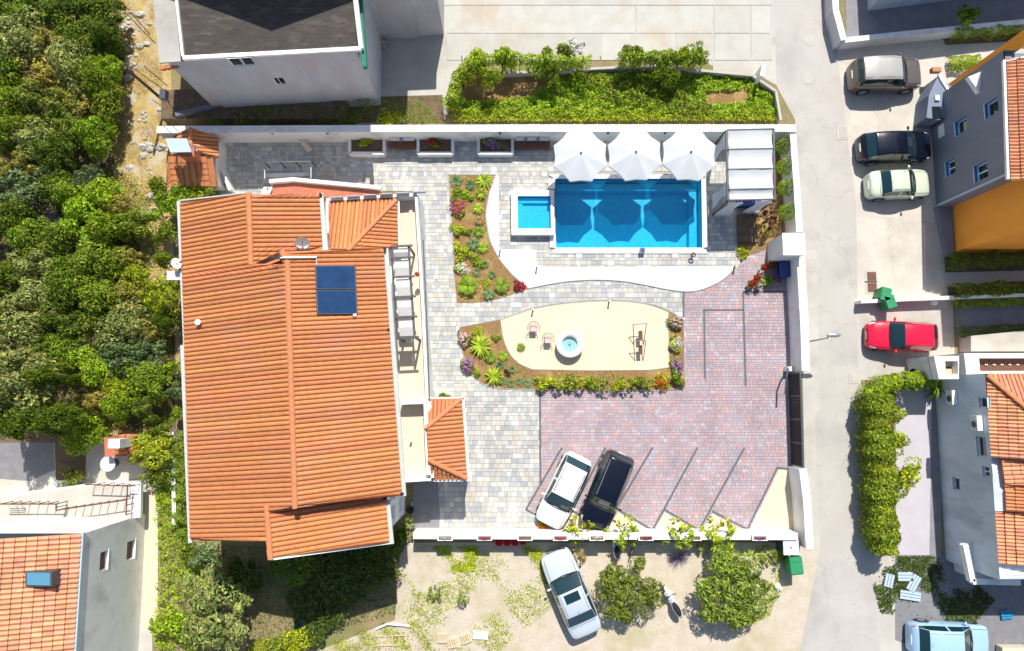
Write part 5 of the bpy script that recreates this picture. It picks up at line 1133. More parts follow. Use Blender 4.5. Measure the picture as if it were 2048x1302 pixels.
# red pots
for k in range(4):
    c = P(998+k*16, 1085, .55); t = empty('red_pot', (c.x, c.y, 0), 0, ['red glazed pot, leftmost of four below the wall', 'red glazed pot, second from the left below the wall', 'red glazed pot, third from the left below the wall', 'smaller red glazed pot at the right end of the row'][k], 'pot', 'red pots below the wall'); s_ = 1 if k < 3 else .8
    MB().lathe((c.x, c.y, 0), [(.12*s_, 0), (.2*s_, .3*s_), (.22*s_, .5*s_), (.18*s_, .52*s_), (.15*s_, .4*s_), (0, .38*s_)], 18).build('pot_body', m['redpot'], t, True)
    f = link('flower_cluster', crown_mesh('flowers', 'petal_red', k % 3), t); f.location = (c.x, c.y, .4*s_); f.scale = (.2*s_, .2*s_, .2*s_)
# meter box, bins
c = P(1582, 1095, 1.15); t = empty('white_cabinet', (c.x, c.y, 0), 0, 'square white cabinet with round lid knob at the lower wall corner', 'cabinet'); MB().box((c.x, c.y, .55), (.72, .68, 1.1)).build('body', m['dgrey'], t); MB().box((c.x, c.y, 1.13), (.8, .76, .06)).build('lid', m['walltop'], t); MB().lathe((c.x, c.y, 1.16), [(.07, 0), (.05, .03), (0, .03)], 12).build('knob', m['steel'], t)
def bin_(px, py, rz, lab, s_=1.0, mt='green'):
    c = P(px, py, .9); t = empty('wheelie_bin', (c.x, c.y, 0.01), rz, lab, 'bin', 'green wheeled bins')
    b = MB(); b.box((0, 0, .5*s_), (.5*s_, .6*s_, .9*s_)); b.v = [(x*(.8+.2*(z/(.95*s_))), y*(.8+.2*(z/(.95*s_))), z) for x, y, z in b.v]; b.build('body', m[mt], t, local=True)
    l = MB(); l.box((0, -.02*s_, .98*s_), (.56*s_, .5*s_, .07*s_), top=.92); l.build('lid', m[mt], t, local=True); MB().box((0, .33*s_, .98*s_), (.52*s_, .2*s_, .06*s_)).build('lid_flap', m[mt], t, local=True)
    MB().tube([(-.22*s_, .44*s_, .95*s_), (.22*s_, .44*s_, .95*s_)], .018).build('handle', m['black'], t, local=True)
    for k in (-1, 1): w_ = MB(); w_.tube([(k*.2*s_-.03, .26*s_, .1*s_), (k*.2*s_+.03, .26*s_, .1*s_)], .1*s_, 12); w_.build('wheel', m['tyre'], t, local=True)
bin_(1588, 1132, .1, 'large green wheeled bin at the lower road corner by the white cabinet', 1.25); bin_(1771, 586, 2.9, 'green wheeled bin, upper of two at the low white wall'); bin_(1781, 607, .3, 'green wheeled bin, lower of two at the low white wall')
tag(MB().lathe(P(1863, 606, 0), [(.14, 0), (.17, .35), (.1, .4), (0, .4)], 10).build('white_canister', m['walltop']), 'small white canister at the end of the low wall by the red car', 'canister')
# ladder, tarpaulin, pallets and the like on the rough ground
p = P(785, 1280); t = empty('wooden_ladder', (p.x, p.y, 0), 0, 'pale wooden ladder lying on the grass at the bottom edge', 'ladder')
for dy in (-.24, .24): MB().box((p.x, p.y+dy, .05), (1.8, .06, .06), .04).build('rail', m['palewood'], t)
for k in range(5): MB().box((p.x-.72+.36*k, p.y+(-.72+.36*k)*.04, .05), (.05, .44, .05)).build('rung', m['palewood'], t)
c = P(598, 1258, .3); t = empty('blue_tarpaulin', (c.x, c.y, 0), 0, 'crumpled blue tarpaulin in the shade below the villa', 'tarpaulin'); b = MB(); b.ball((c.x, c.y, .12), .32, .75, .3, 14, 8); b.v = [(x+random.uniform(-.06, .06), y+random.uniform(-.06, .06), max(.01, z+random.uniform(-.05, .05))) for x, y, z in b.v]; b.build('sheet', m['bluecloth'], t)
for k, (px, py, lab) in enumerate([(885, 1275, 'leftmost white crate piece at the bottom edge'), (905, 1285, 'tilted white crate piece, second from the left at the bottom edge'), (932, 1276, 'broken white crate piece beside the flat pale board')]):
    p = P(px, py); t = empty('broken_crate', (p.x, p.y, 0), .2*k, lab, 'crate', 'broken white crates on the rough ground')
    for j in range(4): MB().box((-.18+.12*j, 0, .1+.02*(j % 2)), (.09, .5, .03)).build('plank', m['palewood'], t, local=True)
    for s_ in (-.2, .2): MB().box((0, s_, .05), (.5, .06, .08)).build('batten', m['walltop'], t, local=True)
tag(MB().box(P(961, 1270, .06), (.8, .42, .05), -.06).build('pale_board', m['walltop']), 'flat white board lying right of the broken crates', 'board')
tag(MB().tube([P(752, 1258, .08), P(775, 1248, .15), P(820, 1252, .08)], .06).build('bent_pipe', m['walltop']), 'bent pale pipe lying above the wooden ladder', 'pipe')
tag(MB().box(P(1556, 1174, .12), (.3, .34, .22), .5).build('white_block', m['walltop']), 'small white block on the grass below the green bin', 'block')
t = empty('yellow_foam_roll', P(857, 770), 0, 'yellow hose coil hanging by the terrace edge', 'hose'); MB().tube([P(856, 735, .2), P(858, 765, .3), P(857, 790, .2)], .06).build('roll', m['yellow'], t)
# white planks at lower right
for k, (px, py, l, rz, lab) in enumerate([(1776, 1160, .7, 1.3, 'pale broken chair frame, leftmost in the dark yard'), (1808, 1152, .8, .0, 'pale slatted board at the top of the dark yard heap'), (1825, 1165, .9, 1.0, 'pale bent board right of the slatted board'), (1818, 1190, 1.1, -.15, 'large pale folding panel lying at the front of the heap'), (2010, 1228, .6, .1, 'blue patch of sheeting right of the heap in shade')]):
    p = P(px, py); t = empty('discarded_board', (p.x, p.y, .02), rz, lab, 'board')
    for j in range(3): MB().box((0, -.16+.16*j, .1), (l, .13, .05)).build('plank', m['bluemetal'] if k < 4 else m['bluecloth'], t, local=True)
    MB().box((l*.3, 0, .05), (.08, .5, .06)).build('batten', m['bluemetal'], t, local=True)
t = empty('low_white_wall_corner', P(2020, 1300), 0, 'pale wall end at the bottom right corner', 'wall'); MB().box(P(2025, 1300, .3), (1.4, .4, .5)).build('wall_face', m['creamfloor'], t)
# ================================================================== cars
def interp(tab, x):
    xs = [q[0] for q in tab]; ys = [q[1] for q in tab]; return float(np.interp(x, xs, ys))
CARS = {
 'hatch': dict(cowl=.27, rf=.43, rr=.84, gb=.955, bp=.60, ht=[(0, .40), (.015, .47), (.06, .53), (.15, .585), (.27, .64), (.43, .955), (.55, 1.0), (.70, .99), (.84, .94), (.955, .68), (.985, .60), (1, .45)]),
 'suv':   dict(cowl=.26, rf=.38, rr=.91, gb=.975, bp=.57, ht=[(0, .42), (.015, .50), (.05, .57), (.15, .62), (.26, .66), (.38, .955), (.5, 1.0), (.75, .995), (.91, .955), (.975, .70), (.99, .60), (1, .45)]),
 'sedan': dict(cowl=.28, rf=.43, rr=.70, gb=.84, bp=.56, ht=[(0, .42), (.015, .49), (.06, .55), (.15, .60), (.28, .65), (.43, .955), (.53, 1.0), (.62, .99), (.70, .945), (.84, .69), (.93, .68), (.985, .63), (1, .46)]),
}
WT = [(0, .66), (.008, .76), (.025, .85), (.06, .92), (.13, .97), (.22, 1.0), (.78, 1.0), (.88, .975), (.94, .93), (.975, .86), (.992, .77), (1, .68)]
def car(name, label, px, py, ang, L, W, Hh, kind, paint, cat='car', roof=None, sunroof=False, rails=False, z0=.03, group=None, spoiler=False):
    """ang: compass in the picture plane of the nose, degrees counter-clockwise from +X"""
    C_ = CARS[kind]; c = P(px, py, Hh*.55); t = empty(name, (c.x, c.y, z0), math.radians(ang), label, cat, group)
    pm = m[paint]; st = sorted({0, .004, .008, .015, .025, .04, .06, .09, .13, .18, .22, C_['cowl']-.02, C_['cowl'], C_['cowl']+.012, (C_['cowl']*2+C_['rf'])/3, (C_['cowl']+2*C_['rf'])/3, C_['rf']-.012, C_['rf'], C_['rf']+.02, .47, .52, C_['bp']-.012, C_['bp']+.012, .64, .7, .76, C_['rr']-.02, C_['rr'], C_['rr']+.012, (C_['rr']+C_['gb'])/2, C_['gb']-.012, C_['gb'], .90, .94, .965, .985, .993, 1.0})
    belt = .635*Hh; rows = []
    for x in st:
        w = W/2*interp(WT, x); ht = Hh*interp(C_['ht'], x)
        if x < C_['cowl']: ht += .018*math.sin(math.pi*x/C_['cowl'])
        hs = min(ht-.05*Hh, belt-.02*Hh*math.cos(x*6)); cab = max(0, min(1, (ht-belt)/(Hh*.33)))
        wr = w*(.87-.12*cab)
        sh = (w*.955, hs); rt = (wr, ht-.035)
        pr = [(w*.88, .17), (w*.965, .21), (w, .38), (w*1.0, .36*Hh), (w*.985, hs-.05), sh, (sh[0]+(rt[0]-sh[0])*.12, hs+(ht-.035-hs)*.12), (sh[0]+(rt[0]-sh[0])*.88, hs+(ht-.035-hs)*.86), rt, (wr*.86, ht-.006), (wr*.45, ht+.012), (0, ht+.018)]
        pr = [(a, min(z, ht+.02)) for a, z in pr]
        rows.append([Vector((L*(.5-x), -a, z)) for a, z in pr]+[Vector((L*(.5-x), a, z)) for a, z in pr[-2::-1]])
    K = 23; parts = {k: [] for k in ('body', 'windscreen', 'rear_window', 'side_window_l', 'side_window_r', 'side_window_l2', 'side_window_r2', 'headlight_l', 'headlight_r', 'tail_light_l', 'tail_light_r', 'roof', 'bumper')}
    for i in range(len(st)-1):
        x = (st[i]+st[i+1])/2
        for j in range(K-1):
            jj = j if j < 11 else 21-j; side = 'l' if j < 11 else 'r'; k = 'body'
            if C_['cowl']+.005 < x < C_['rf']-.004 and jj >= 8: k = 'windscreen'
            elif C_['rr']+.006 < x < C_['gb']-.006 and jj >= 8: k = 'rear_window'
            elif jj == 6 and C_['cowl']+.03 < x < (C_['gb']-.03 if kind != 'sedan' else C_['gb']-.02) and abs(x-C_['bp']) > .012: k = 'side_window_'+side+('' if x < C_['bp'] else '2')
            elif jj in (4, 5, 6) and .012 < x < .085: k = 'headlight_'+side
            elif jj in (4, 5) and .955 < x < .995: k = 'tail_light_'+side
            elif jj in (0,): k = 'bumper'
            elif jj >= 8 and C_['rf'] <= x <= C_['rr'] and roof: k = 'roof'
            parts[k].append((i, j))
    V = [v for r in rows for v in r]
    MM = {'body': pm, 'windscreen': m['carglass'], 'rear_window': m['carglass'], 'bumper': m['plastic'], 'roof': m[roof] if roof else pm}
    for k, fl in parts.items():
        if not fl: continue
        b = MB(); idx = {}; fs = []
        for i, j in fl:
            f = []
            for a in ((i)*K+j, (i+1)*K+j, (i+1)*K+j+1, i*K+j+1):
                if a not in idx: idx[a] = len(b.v); b.v.append(tuple(V[a]))
                f.append(idx[a])
            fs.append(tuple(f))
        if k == 'body':
            for r, rev in ((0, False), (len(st)-1, True)):
                f = []
                for j in range(K):
                    a = r*K+j
                    if a not in idx: idx[a] = len(b.v); b.v.append(tuple(V[a]))
                    f.append(idx[a])
                fs.append(tuple(f[::-1]) if rev else tuple(f))
        b.f = fs; b.mi = [0]*len(fs); b.r = [0]*len(fs)
        nm = k.split('_l')[0].split('_r')[0] if k not in ('rear_window', 'tail_light_l', 'tail_light_r', 'headlight_l', 'headlight_r') else {'rear_window': 'rear_window', 'tail_light_l': 'tail_light', 'tail_light_r': 'tail_light', 'headlight_l': 'headlight', 'headlight_r': 'headlight'}[k]
        mt = MM.get(k) or (m['carglass'] if 'window' in k else m['lamp'] if 'head' in k else m['tail'])
        o = b.build(nm, mt, t, True, local=True)
    hx = L*.5
    # panel gaps: bonnet, boot, roof edge lines, door seams
    g = MB()
    def z_at(x): return Hh*interp(C_['ht'], x)
    for s_ in (-1, 1):
        g.tube([(hx-L*x_, s_*W/2*.80*(.9+.1*min(x_/.2, 1)), z_at(x_)+.012+(.018*math.sin(math.pi*x_/C_['cowl']))) for x_ in (.05, .1, .17, C_['cowl']-.01)], .008, 4)
        g.tube([(hx-L*x_, s_*W/2*.645, z_at(x_)+.004) for x_ in (C_['rf']+.01, .52, .64, C_['rr']-.01)], .009, 4)
        for xx in (C_['cowl']+.05, C_['bp'], C_['bp']+.2): g.tube([(hx-L*xx, s_*(W/2+.002), .3), (hx-L*xx, s_*(W/2*.985+.004), belt-.07)], .006, 4)
    if kind == 'sedan': g.tube([(hx-L*(C_['gb']+.01), -W*.38, z_at(C_['gb'])+.014), (hx-L*(C_['gb']+.01), W*.38, z_at(C_['gb'])+.014)], .008, 4)
    g.tube([(hx-L*(C_['cowl']+.002), -W*.36, z_at(C_['cowl'])+.035), (hx-L*(C_['cowl']-.012), 0, z_at(C_['cowl'])+.04), (hx-L*(C_['cowl']+.002), W*.36, z_at(C_['cowl'])+.035)], .022, 4)
    tag(g.build('panel_seams', m['plastic'], t, local=True), kind='stuff')
    w_ = MB(); zc = z_at(C_['cowl'])+.05
    w_.tube([(hx-L*C_['cowl'], -W*.3, zc), (hx-L*C_['cowl']-.12, W*.02, zc+.09)], .008, 4); w_.tube([(hx-L*C_['cowl'], W*.02, zc), (hx-L*C_['cowl']-.12, W*.32, zc+.07)], .008, 4); w_.build('wiper', m['black'], t, local=True)
    r = .31 if Hh < 1.6 else .35
    for x_ in (.19, .81):
        for s_ in (-1, 1):
            w = MB(); q = MB(); ar = []
            w.tube([(hx-L*x_, s_*(W/2-.19), r), (hx-L*x_, s_*(W/2+.008), r)], r, 20); wo_ = w.build('wheel', m['tyre'], t, local=True)
            q.tube([(hx-L*x_, s_*(W/2-.0), r), (hx-L*x_, s_*(W/2+.016), r)], r*.62, 14); q.build('rim', m['rim'], wo_, local=True)
            a_ = MB(); a_.tube([(hx-L*x_+(r+.05)*math.cos(th), s_*(W/2-.004), r+(r+.05)*math.sin(th)) for th in [math.pi*k/10 for k in range(11)]], .028, 5); a_.build('wheel_arch', m['plastic'], t, local=True)
    for s_ in (-1, 1):
        b = MB(); x_ = hx-L*(C_['cowl']+.075); b.ball((x_, s_*(W/2+.10), belt+.06), .07, .11, .07, 10, 6); b.tube([(x_, s_*(W/2-.06), belt), (x_, s_*(W/2+.04), belt+.03)], .025); b.build('side_mirror', pm, t, True, local=True)
    MB().box((hx-L*.997-.02, 0, .42*Hh+.1), (.03, .48, .11)).build('number_plate', m['walltop'], t, local=True); MB().box((hx+.012, 0, .45), (.02, .48, .1)).build('number_plate', m['walltop'], t, local=True)
    gr = MB(); gr.box((hx+.004, 0, .30*Hh+.08), (.03, W*.45, .14)); gr.build('grille', m['black'], t, local=True)
    if sunroof: b = MB(); b.add([(hx-L*x_, y_, z_at(x_)+.045-.01*abs(y_/.4)) for x_ in (.455, .555) for y_ in (-.4, 0, .4)], [(0, 1, 4, 3)[::-1], (1, 2, 5, 4)[::-1]]); b.f = [f[::-1] for f in b.f]; b.build('sunroof', m['carglass'], t, local=True)
    if rails:
        for s_ in (-1, 1): MB().tube([(hx-L*x_, s_*W*.34, z_at(x_)+.05) for x_ in (C_['rf']+.03, .55, .7, C_['rr']-.03)], .018, 6).build('roof_rail', m['steel'], t, local=True)
    b = MB(); b.tube([(hx-L*(C_['rr']-.03), 0, z_at(C_['rr']-.03)+.01), (hx-L*(C_['rr']-.0), 0, z_at(C_['rr']-.03)+.14)], .008, 4); b.build('aerial', m['black'], t, local=True)
    return t
def PAINT(n, c, metal=.25, rough=.28): m[n] = M(n, c, rough=rough, metal=metal, coat=.45, spec=.4)
PAINT('paint_shade_blue', (.38, .58, .78), .1); PAINT('paint_white', (.78, .79, .80), 0); PAINT('paint_black', (.004, .006, .014), .0, .22); PAINT('paint_silver', (.60, .66, .72), .25); PAINT('paint_red', (.72, .008, .045), .0); PAINT('paint_brown', (.14, .12, .105), .3); PAINT('paint_lightsilver', (.42, .41, .385), .2)  # the first paint has shade put into its blue
PAINT('paint_navy', (.003, .005, .016), .0, .22); PAINT('paint_pale', (.60, .66, .52), .1)
car('parked_car', 'white hatchback parked at an angle left of the black car', 1128, 981, -116.5, 4.05, 1.68, 1.50, 'hatch', 'paint_white', rails=True)
car('parked_car', 'black estate car parked at an angle right of the white car', 1215, 980, -113.0, 4.15, 1.70, 1.58, 'suv', 'paint_black', rails=True)
car('parked_car', 'silver saloon with black sunroof parked on the rough ground', 1142, 1187, 113.0, 4.55, 1.80, 1.45, 'sedan', 'paint_silver', sunroof=True, z0=.01)
car('parked_car', 'bright red hatchback parked below the two green bins', 1808, 672, 178.0, 3.75, 1.60, 1.45, 'hatch', 'paint_red', z0=.015)
car('parked_car', 'dark brown off-roader with silver roof, topmost of the parked row', 1775, 146, 1.0, 3.95, 1.80, 1.62, 'suv', 'paint_brown', roof='paint_lightsilver', z0=.015)
car('parked_car', 'near black hatchback parked between the off-roader and the pale green car', 1793, 292, 2.0, 4.05, 1.72, 1.48, 'hatch', 'paint_navy', z0=.015)
car('parked_car', 'small pale green saloon parked below the near black car', 1799, 367, 2.0, 3.45, 1.58, 1.38, 'sedan', 'paint_pale', z0=.015)
car('parked_car', 'pale car painted silver blue in place of shade at the bottom right corner', 1903, 1283, -2.0, 4.1, 1.75, 1.5, 'hatch', 'paint_shade_blue', z0=.015)  # house shade is put into the body colour
def scooter(px, py, ang, label, paint, s_=1.0, cat='scooter'):
    c = P(px, py, .5); t = empty('motor_scooter', (c.x, c.y, .012), math.radians(ang), label, cat)
    for x_ in (.62, -.6): w = MB(); w.tube([(x_*s_, -.06, .24), (x_*s_, .06, .24)], .24, 16); k = w.build('wheel', m['tyre'], t, local=True); MB().tube([(x_*s_, -.065, .24), (x_*s_, .065, .24)], .13, 12).build('rim', m['rim'], k, local=True)
    b = MB(); b.ball((-.42*s_, 0, .52), .5*s_, .2, .24, 14, 8); b.ball((.52*s_, 0, .62), .13, .24, .38, 12, 8); b.box((.12*s_, 0, .28), (.7*s_, .34, .12)); b.ball((.66*s_, 0, .46), .24, .1, .1, 10, 6); b.build('body', m[paint], t, True, local=True)
    b = MB(); b.ball((-.36*s_, 0, .74), .42*s_, .16, .08, 14, 6); b.build('seat', m['black'], t, True, local=True)
    b = MB(); b.tube([(.42*s_, -.34, .98), (.5*s_, -.12, 1.0), (.5*s_, .12, 1.0), (.42*s_, .34, .98)], .02); b.tube([(.5*s_, 0, .98), (.62*s_, 0, .3)], .03); b.build('handlebar', m['black'], t, local=True)
    for k in (-1, 1): MB().tube([(.46*s_, k*.25, 1.0), (.5*s_, k*.33, 1.14)], .01, 4).build('mirror', m['black'], t, local=True)
    MB().ball((.6*s_, 0, .9), .07, .11, .08, 10, 6).build('headlight', m['lamp'], t, True, local=True); MB().box((-.88*s_, 0, .55), (.05, .16, .08)).build('tail_light', m['tail'], t, local=True)
scooter(1345, 1203, 118, 'white and dark scooter parked between the two round olive trees', 'paint_white')
scooter(1232, 1090, 95, 'blue scooter with white luggage parked below the flower troughs', 'paint_silver', .85)
scooter(1842, 738, 20, 'small motorbike parked at the top of the big hedge', 'paint_black', .8)
t = empty('bicycle', P(1268, 1090), 0, 'small white bicycle parked right of the blue scooter', 'bicycle'); c = P(1268, 1092, .3)
for dx in (-.35, .35):
    b = MB(); b.tube([(c.x+dx*.4+.3*math.cos(a)*.35, c.y+dx+.3*math.cos(a), .31+.3*math.sin(a)) for a in [2*math.pi*k/16 for k in range(17)]], .02, 5); b.build('wheel', m['tyre'], t)
b = MB(); b.tube([(c.x-.14, c.y-.35, .31), (c.x, c.y, .62), (c.x+.14, c.y+.35, .31)], .02); b.tube([(c.x+.1, c.y+.22, .85), (c.x+.14, c.y+.35, .31)], .02); b.build('frame', m['walltop'], t); MB().tube([(c.x-.15, c.y+.25, .88), (c.x+.35, c.y+.2, .88)], .015).build('handlebar', m['black'], t)
# ================================================================== trees and bushes of the wood on the left
ORD = ['topmost', 'second from the top', 'third from the top', 'fourth from the top', 'fifth from the top', 'sixth from the top', 'seventh from the top', 'eighth from the top', 'ninth from the top', 'tenth from the top', 'eleventh from the top', 'twelfth from the top', 'thirteenth from the top', 'fourteenth from the top', 'fifteenth from the top', 'sixteenth from the top', 'seventeenth from the top', 'eighteenth from the top', 'nineteenth from the top', 'lowest']
WOOD = [(12, 10, 42, 'd'), (70, 18, 52, 'm'), (135, 20, 50, 'd'), (198, 22, 42, 'd'), (40, 75, 58, 'g'), (105, 85, 50, 'o'), (168, 78, 50, 'd'), (212, 70, 34, 'd'), (15, 135, 45, 'd'), (75, 140, 48, 'o'), (140, 128, 52, 'g'), (212, 138, 30, 'b'), (188, 160, 36, 'm'),
        (20, 195, 42, 'b'), (90, 198, 58, 'c'), (155, 195, 48, 'o'), (215, 205, 36, 'm'), (20, 262, 42, 'm'), (70, 275, 46, 'g'), (125, 250, 46, 'c'), (185, 268, 38, 'b'), (112, 300, 40, 'd'), (35, 372, 62, 'u'), (35, 325, 36, 'o'), (110, 372, 30, 'd'), (135, 385, 34, 'm'), (175, 360, 34, 'u'), (195, 398, 40, 'b'), (228, 415, 32, 'o'), (25, 440, 42, 'd'),
        (160, 440, 48, 'b'), (60, 482, 46, 'm'), (205, 455, 40, 'b'), (255, 450, 38, 'm'), (125, 480, 40, 'd'), (75, 525, 46, 'g'), (20, 545, 34, 'd'), (185, 525, 52, 'm'), (140, 560, 46, 'd'), (240, 520, 30, 'o'), (262, 560, 34, 'l'), (332, 520, 18, 'm'), (320, 590, 40, 'l'), (75, 592, 44, 'g'), (185, 590, 44, 'm'), (255, 600, 46, 'o'), (30, 650, 60, 'g'), (125, 640, 42, 'd'), (180, 660, 46, 'c'), (245, 660, 48, 'g'), (300, 655, 34, 'o'), (75, 700, 44, 'd'),
        (130, 700, 38, 'm'), (185, 735, 42, 'b'), (235, 715, 44, 'u'), (290, 710, 38, 'u'), (45, 770, 62, 'g'), (20, 835, 40, 'd'), (80, 832, 40, 'd'), (125, 838, 26, 'd'), (240, 765, 42, 'l'), (185, 790, 38, 'o'), (295, 765, 38, 'm'), (235, 815, 30, 'b'), (290, 812, 28, 'c'), (105, 755, 26, 'd'), (330, 640, 20, 'd'), (-45, 60, 55, 'm'), (-50, 190, 55, 'd'), (-45, 320, 55, 'g'), (-50, 440, 50, 'm'), (-45, 560, 50, 'd'), (-60, 700, 60, 'm')]
KM = {'d': ('leaf_dark', 'dark green tree'), 'm': ('leaf_mid', 'mid green tree'), 'g': ('leaf_grey', 'greyish green tree'), 'o': ('leaf_ochre', 'brownish green scrubby tree'), 'b': ('leaf_bright', 'bright green tree'), 'u': ('leaf_blue', 'bluish green tree'), 'l': ('leaf_lime', 'light lime green bush'), 'c': ('leaf_olive', 'olive green thorny bush')}
m['leaf_dark'], m['leaf_mid']
bands = {}
for q in WOOD:
    col = 'by the left picture edge' if q[0] < 50 else 'left of the wood\'s middle' if q[0] < 105 else 'in the wood\'s middle' if q[0] < 160 else 'right of the wood\'s middle' if q[0] < 222 else 'at the wood\'s right border'
    bands.setdefault((q[3], col), []).append(q)
for (k, col), lst in bands.items():
    lst.sort(key=lambda q: q[1])
    for i, q in enumerate(lst):
        lab = KM[k][1]+(', '+ORD[min(i, 18)]+' of its kind ' if len(lst) > 1 else ' ')+col
        plant('tree', lab, 'tree', q[0], q[1], q[2]*1.06, 'scrub' if k in 'oclu' else 'tree', KM[k][0], h=(2.0 if q[1] < 740 or q[0] > 150 else 4.4)+q[2]*.022+random.uniform(-.3, .5), trunk=True, group='trees of the hillside wood')
plant('bare_bush', 'leafless purple grey bush among the green trees at the left', 'bush', 85, 440, 48, 'twigs', 'leaf_twig', h=2.4); plant('bare_bush', 'leafless grey brown bush beside the dry strip', 'bush', 120, 505, 30, 'twigs', 'leaf_twig', h=1.6)
plant('bare_bush', 'small bare brown bush below the wood by the patio', 'bush', 146, 815, 22, 'twigs', 'leaf_dry', h=1.2)
for (px, py, r, k, kd, lab, h) in [
    (165, 868, 42, 'leaf_bright', 'tree', 'bright green leafy tree beside the dark patio corner', 2.2), (195, 845, 30, 'leaf_bright', 'bush', 'bright green bush above the tree by the patio', 1.6), (300, 905, 40, 'leaf_lime', 'tree', 'yellow green tree right of the tiled barbecue', 2.2), (322, 860, 26, 'leaf_mid', 'bush', 'green bush above the yellow green tree by the barbecue', 1.4),
    (310, 945, 30, 'leaf_mid', 'bush', 'green bush between barbecue and white terrace corner', 1.4), (320, 1000, 16, 'leaf_lime', 'mound', 'lime green shrub beside the path, above the leafy strip', .8), (150, 950, 26, 'leaf_olive', 'bush', 'olive bush at the edge of the shaded patio', .8),
    (335, 420, 34, 'leaf_bright', 'bush', 'leafy green bush beside the upper left roof corner', 1.8), (370, 378, 36, 'leaf_bright', 'tree', 'bright green bush growing over the grill house steps', 1.8), (405, 380, 32, 'leaf_lime', 'bush', 'lime green bush right of the grill house steps', 1.6), (322, 372, 24, 'leaf_mid', 'bush', 'mid green bush left of the grill house steps', 1.3), (335, 470, 26, 'leaf_mid', 'bush', 'green bush beside the satellite dish chimney', 1.4), (345, 740, 20, 'leaf_bright', 'bush', 'narrow bright shrub beside the roof gutter, upper one', 1.6), (350, 780, 20, 'leaf_blue', 'bush', 'narrow bluish shrub beside the roof gutter', 1.4), (358, 830, 16, 'leaf_bright', 'bush', 'narrow bright shrub beside the roof gutter, lower one', 1.2),
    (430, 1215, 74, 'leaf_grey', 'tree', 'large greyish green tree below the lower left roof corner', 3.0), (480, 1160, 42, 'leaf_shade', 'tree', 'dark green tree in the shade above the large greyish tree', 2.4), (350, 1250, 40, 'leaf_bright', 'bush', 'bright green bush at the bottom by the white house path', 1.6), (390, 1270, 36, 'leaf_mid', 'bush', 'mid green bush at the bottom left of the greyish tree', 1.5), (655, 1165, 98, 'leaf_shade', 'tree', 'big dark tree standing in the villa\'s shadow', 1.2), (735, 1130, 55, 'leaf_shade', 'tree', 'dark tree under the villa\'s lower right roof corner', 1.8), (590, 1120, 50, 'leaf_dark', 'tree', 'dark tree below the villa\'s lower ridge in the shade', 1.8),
    (408, 1110, 30, 'leaf_blue', 'bush', 'bluish green shrub below the left roof corner', 1.1), (380, 1100, 26, 'leaf_mid', 'bush', 'mid green shrub at the left roof corner', 1.1), (800, 1075, 34, 'leaf_dark', 'bush', 'dark bush at the villa\'s windowed lower wall', 1.2), (600, 1290, 40, 'leaf_lime', 'bush', 'sunlit lime shrub at the bottom edge below the tarpaulin', .8), (560, 1292, 30, 'leaf_mid', 'mound', 'low green shrub at the bottom edge left of the lime shrub', .6),
    (1262, 1182, 64, 'leaf_olive', 'olive', 'round olive tree right of the silver saloon', 2.4), (1466, 1178, 84, 'leaf_olive', 'olive', 'largest round olive tree near the road at the bottom', 2.7),
    (1245, 1068, 34, 'leaf_yellow', 'sparse', 'young yellow green lemon tree nearest the black car', 2.0), (1362, 1072, 34, 'leaf_yellow', 'sparse', 'young yellow green lemon tree, middle of three by the troughs', 2.0), (1440, 1066, 38, 'leaf_yellow', 'sparse', 'young yellow green lemon tree nearest the road', 2.0), (1150, 1060, 26, 'leaf_lime', 'sparse', 'small lemon tree between the noses of the two parked cars', 1.8), (1180, 1045, 18, 'leaf_yellow', 'sparse', 'small sprig of young tree at the black car\'s nose', 1.2),
    (1930, 40, 24, 'leaf_mid', 'bush', 'small tree overhanging the yard wall at the top right', 1.8),
    ]: plant('tree' if h > 1.7 else 'shrub', lab, 'tree' if h > 1.7 else 'shrub', px, py, r, kd, k, h=h, trunk=kd in ('tree', 'olive', 'sparse'))
# vine pergola over the vegetable plot
VN = [(925, 165, 34, 'leaf_mid', 1.9), (955, 130, 40, 'leaf_lime', 2.0), (1005, 118, 36, 'leaf_bright', 2.0), (975, 160, 34, 'leaf_bright', 1.9), (1085, 128, 38, 'leaf_bright', 2.0), (1130, 115, 32, 'leaf_mid', 1.9), (1108, 150, 26, 'leaf_mid', 1.7), (1270, 118, 34, 'leaf_bright', 2.0), (1318, 128, 40, 'leaf_mid', 2.0), (1360, 120, 36, 'leaf_lime', 1.9), (1395, 115, 28, 'leaf_bright', 1.9), (1340, 155, 28, 'leaf_mid', 1.7), (1248, 112, 20, 'leaf_mid', 1.8)]
NMs = ['at the plot\'s left end', 'near the plot\'s upper left corner', 'left of the gap in the vine row', 'below the upper left corner of the plot', 'right of the first gap in the row', 'below the pale flowering branch', 'hanging into the plot below the flowering branch', 'at the start of the right half of the row', 'in the middle of the right half of the row', 'near the right end of the row', 'at the far right end of the row', 'hanging into the plot at the right', 'just right of the second gap in the row']
for (q, nm) in zip(VN, NMs): plant('grape_vine', 'green grape vine '+nm, 'vine', q[0], q[1], q[2]*.78, 'bush', q[3], h=q[4], trunk=True, group='vines along the vegetable plot')
plant('flowering_bush', 'pale flowering branch sticking out above the vine row', 'bush', 1145, 98, 30, 'sparse', 'petal_white', h=2.1, trunk=True); plant('rose_bush', 'small pinkish bush at the gap in the vine row', 'bush', 1262, 96, 12, 'mound', 'leaf_dry', h=1.0)
for k, px in enumerate((924, 1040, 1166, 1292)):
    c = P(px, 118, 1.9); tag(MB().tube([(c.x, c.y, 0), c, c+Vector((0, 0, .4))], .025).build('vine_stake', m['dgrey']), ['thin stake in the vine row at its left end', 'thin stake left of the pale flowering branch', 'thin stake right of the pale flowering branch', 'thin stake in the right half of the vine row'][k], 'stake')
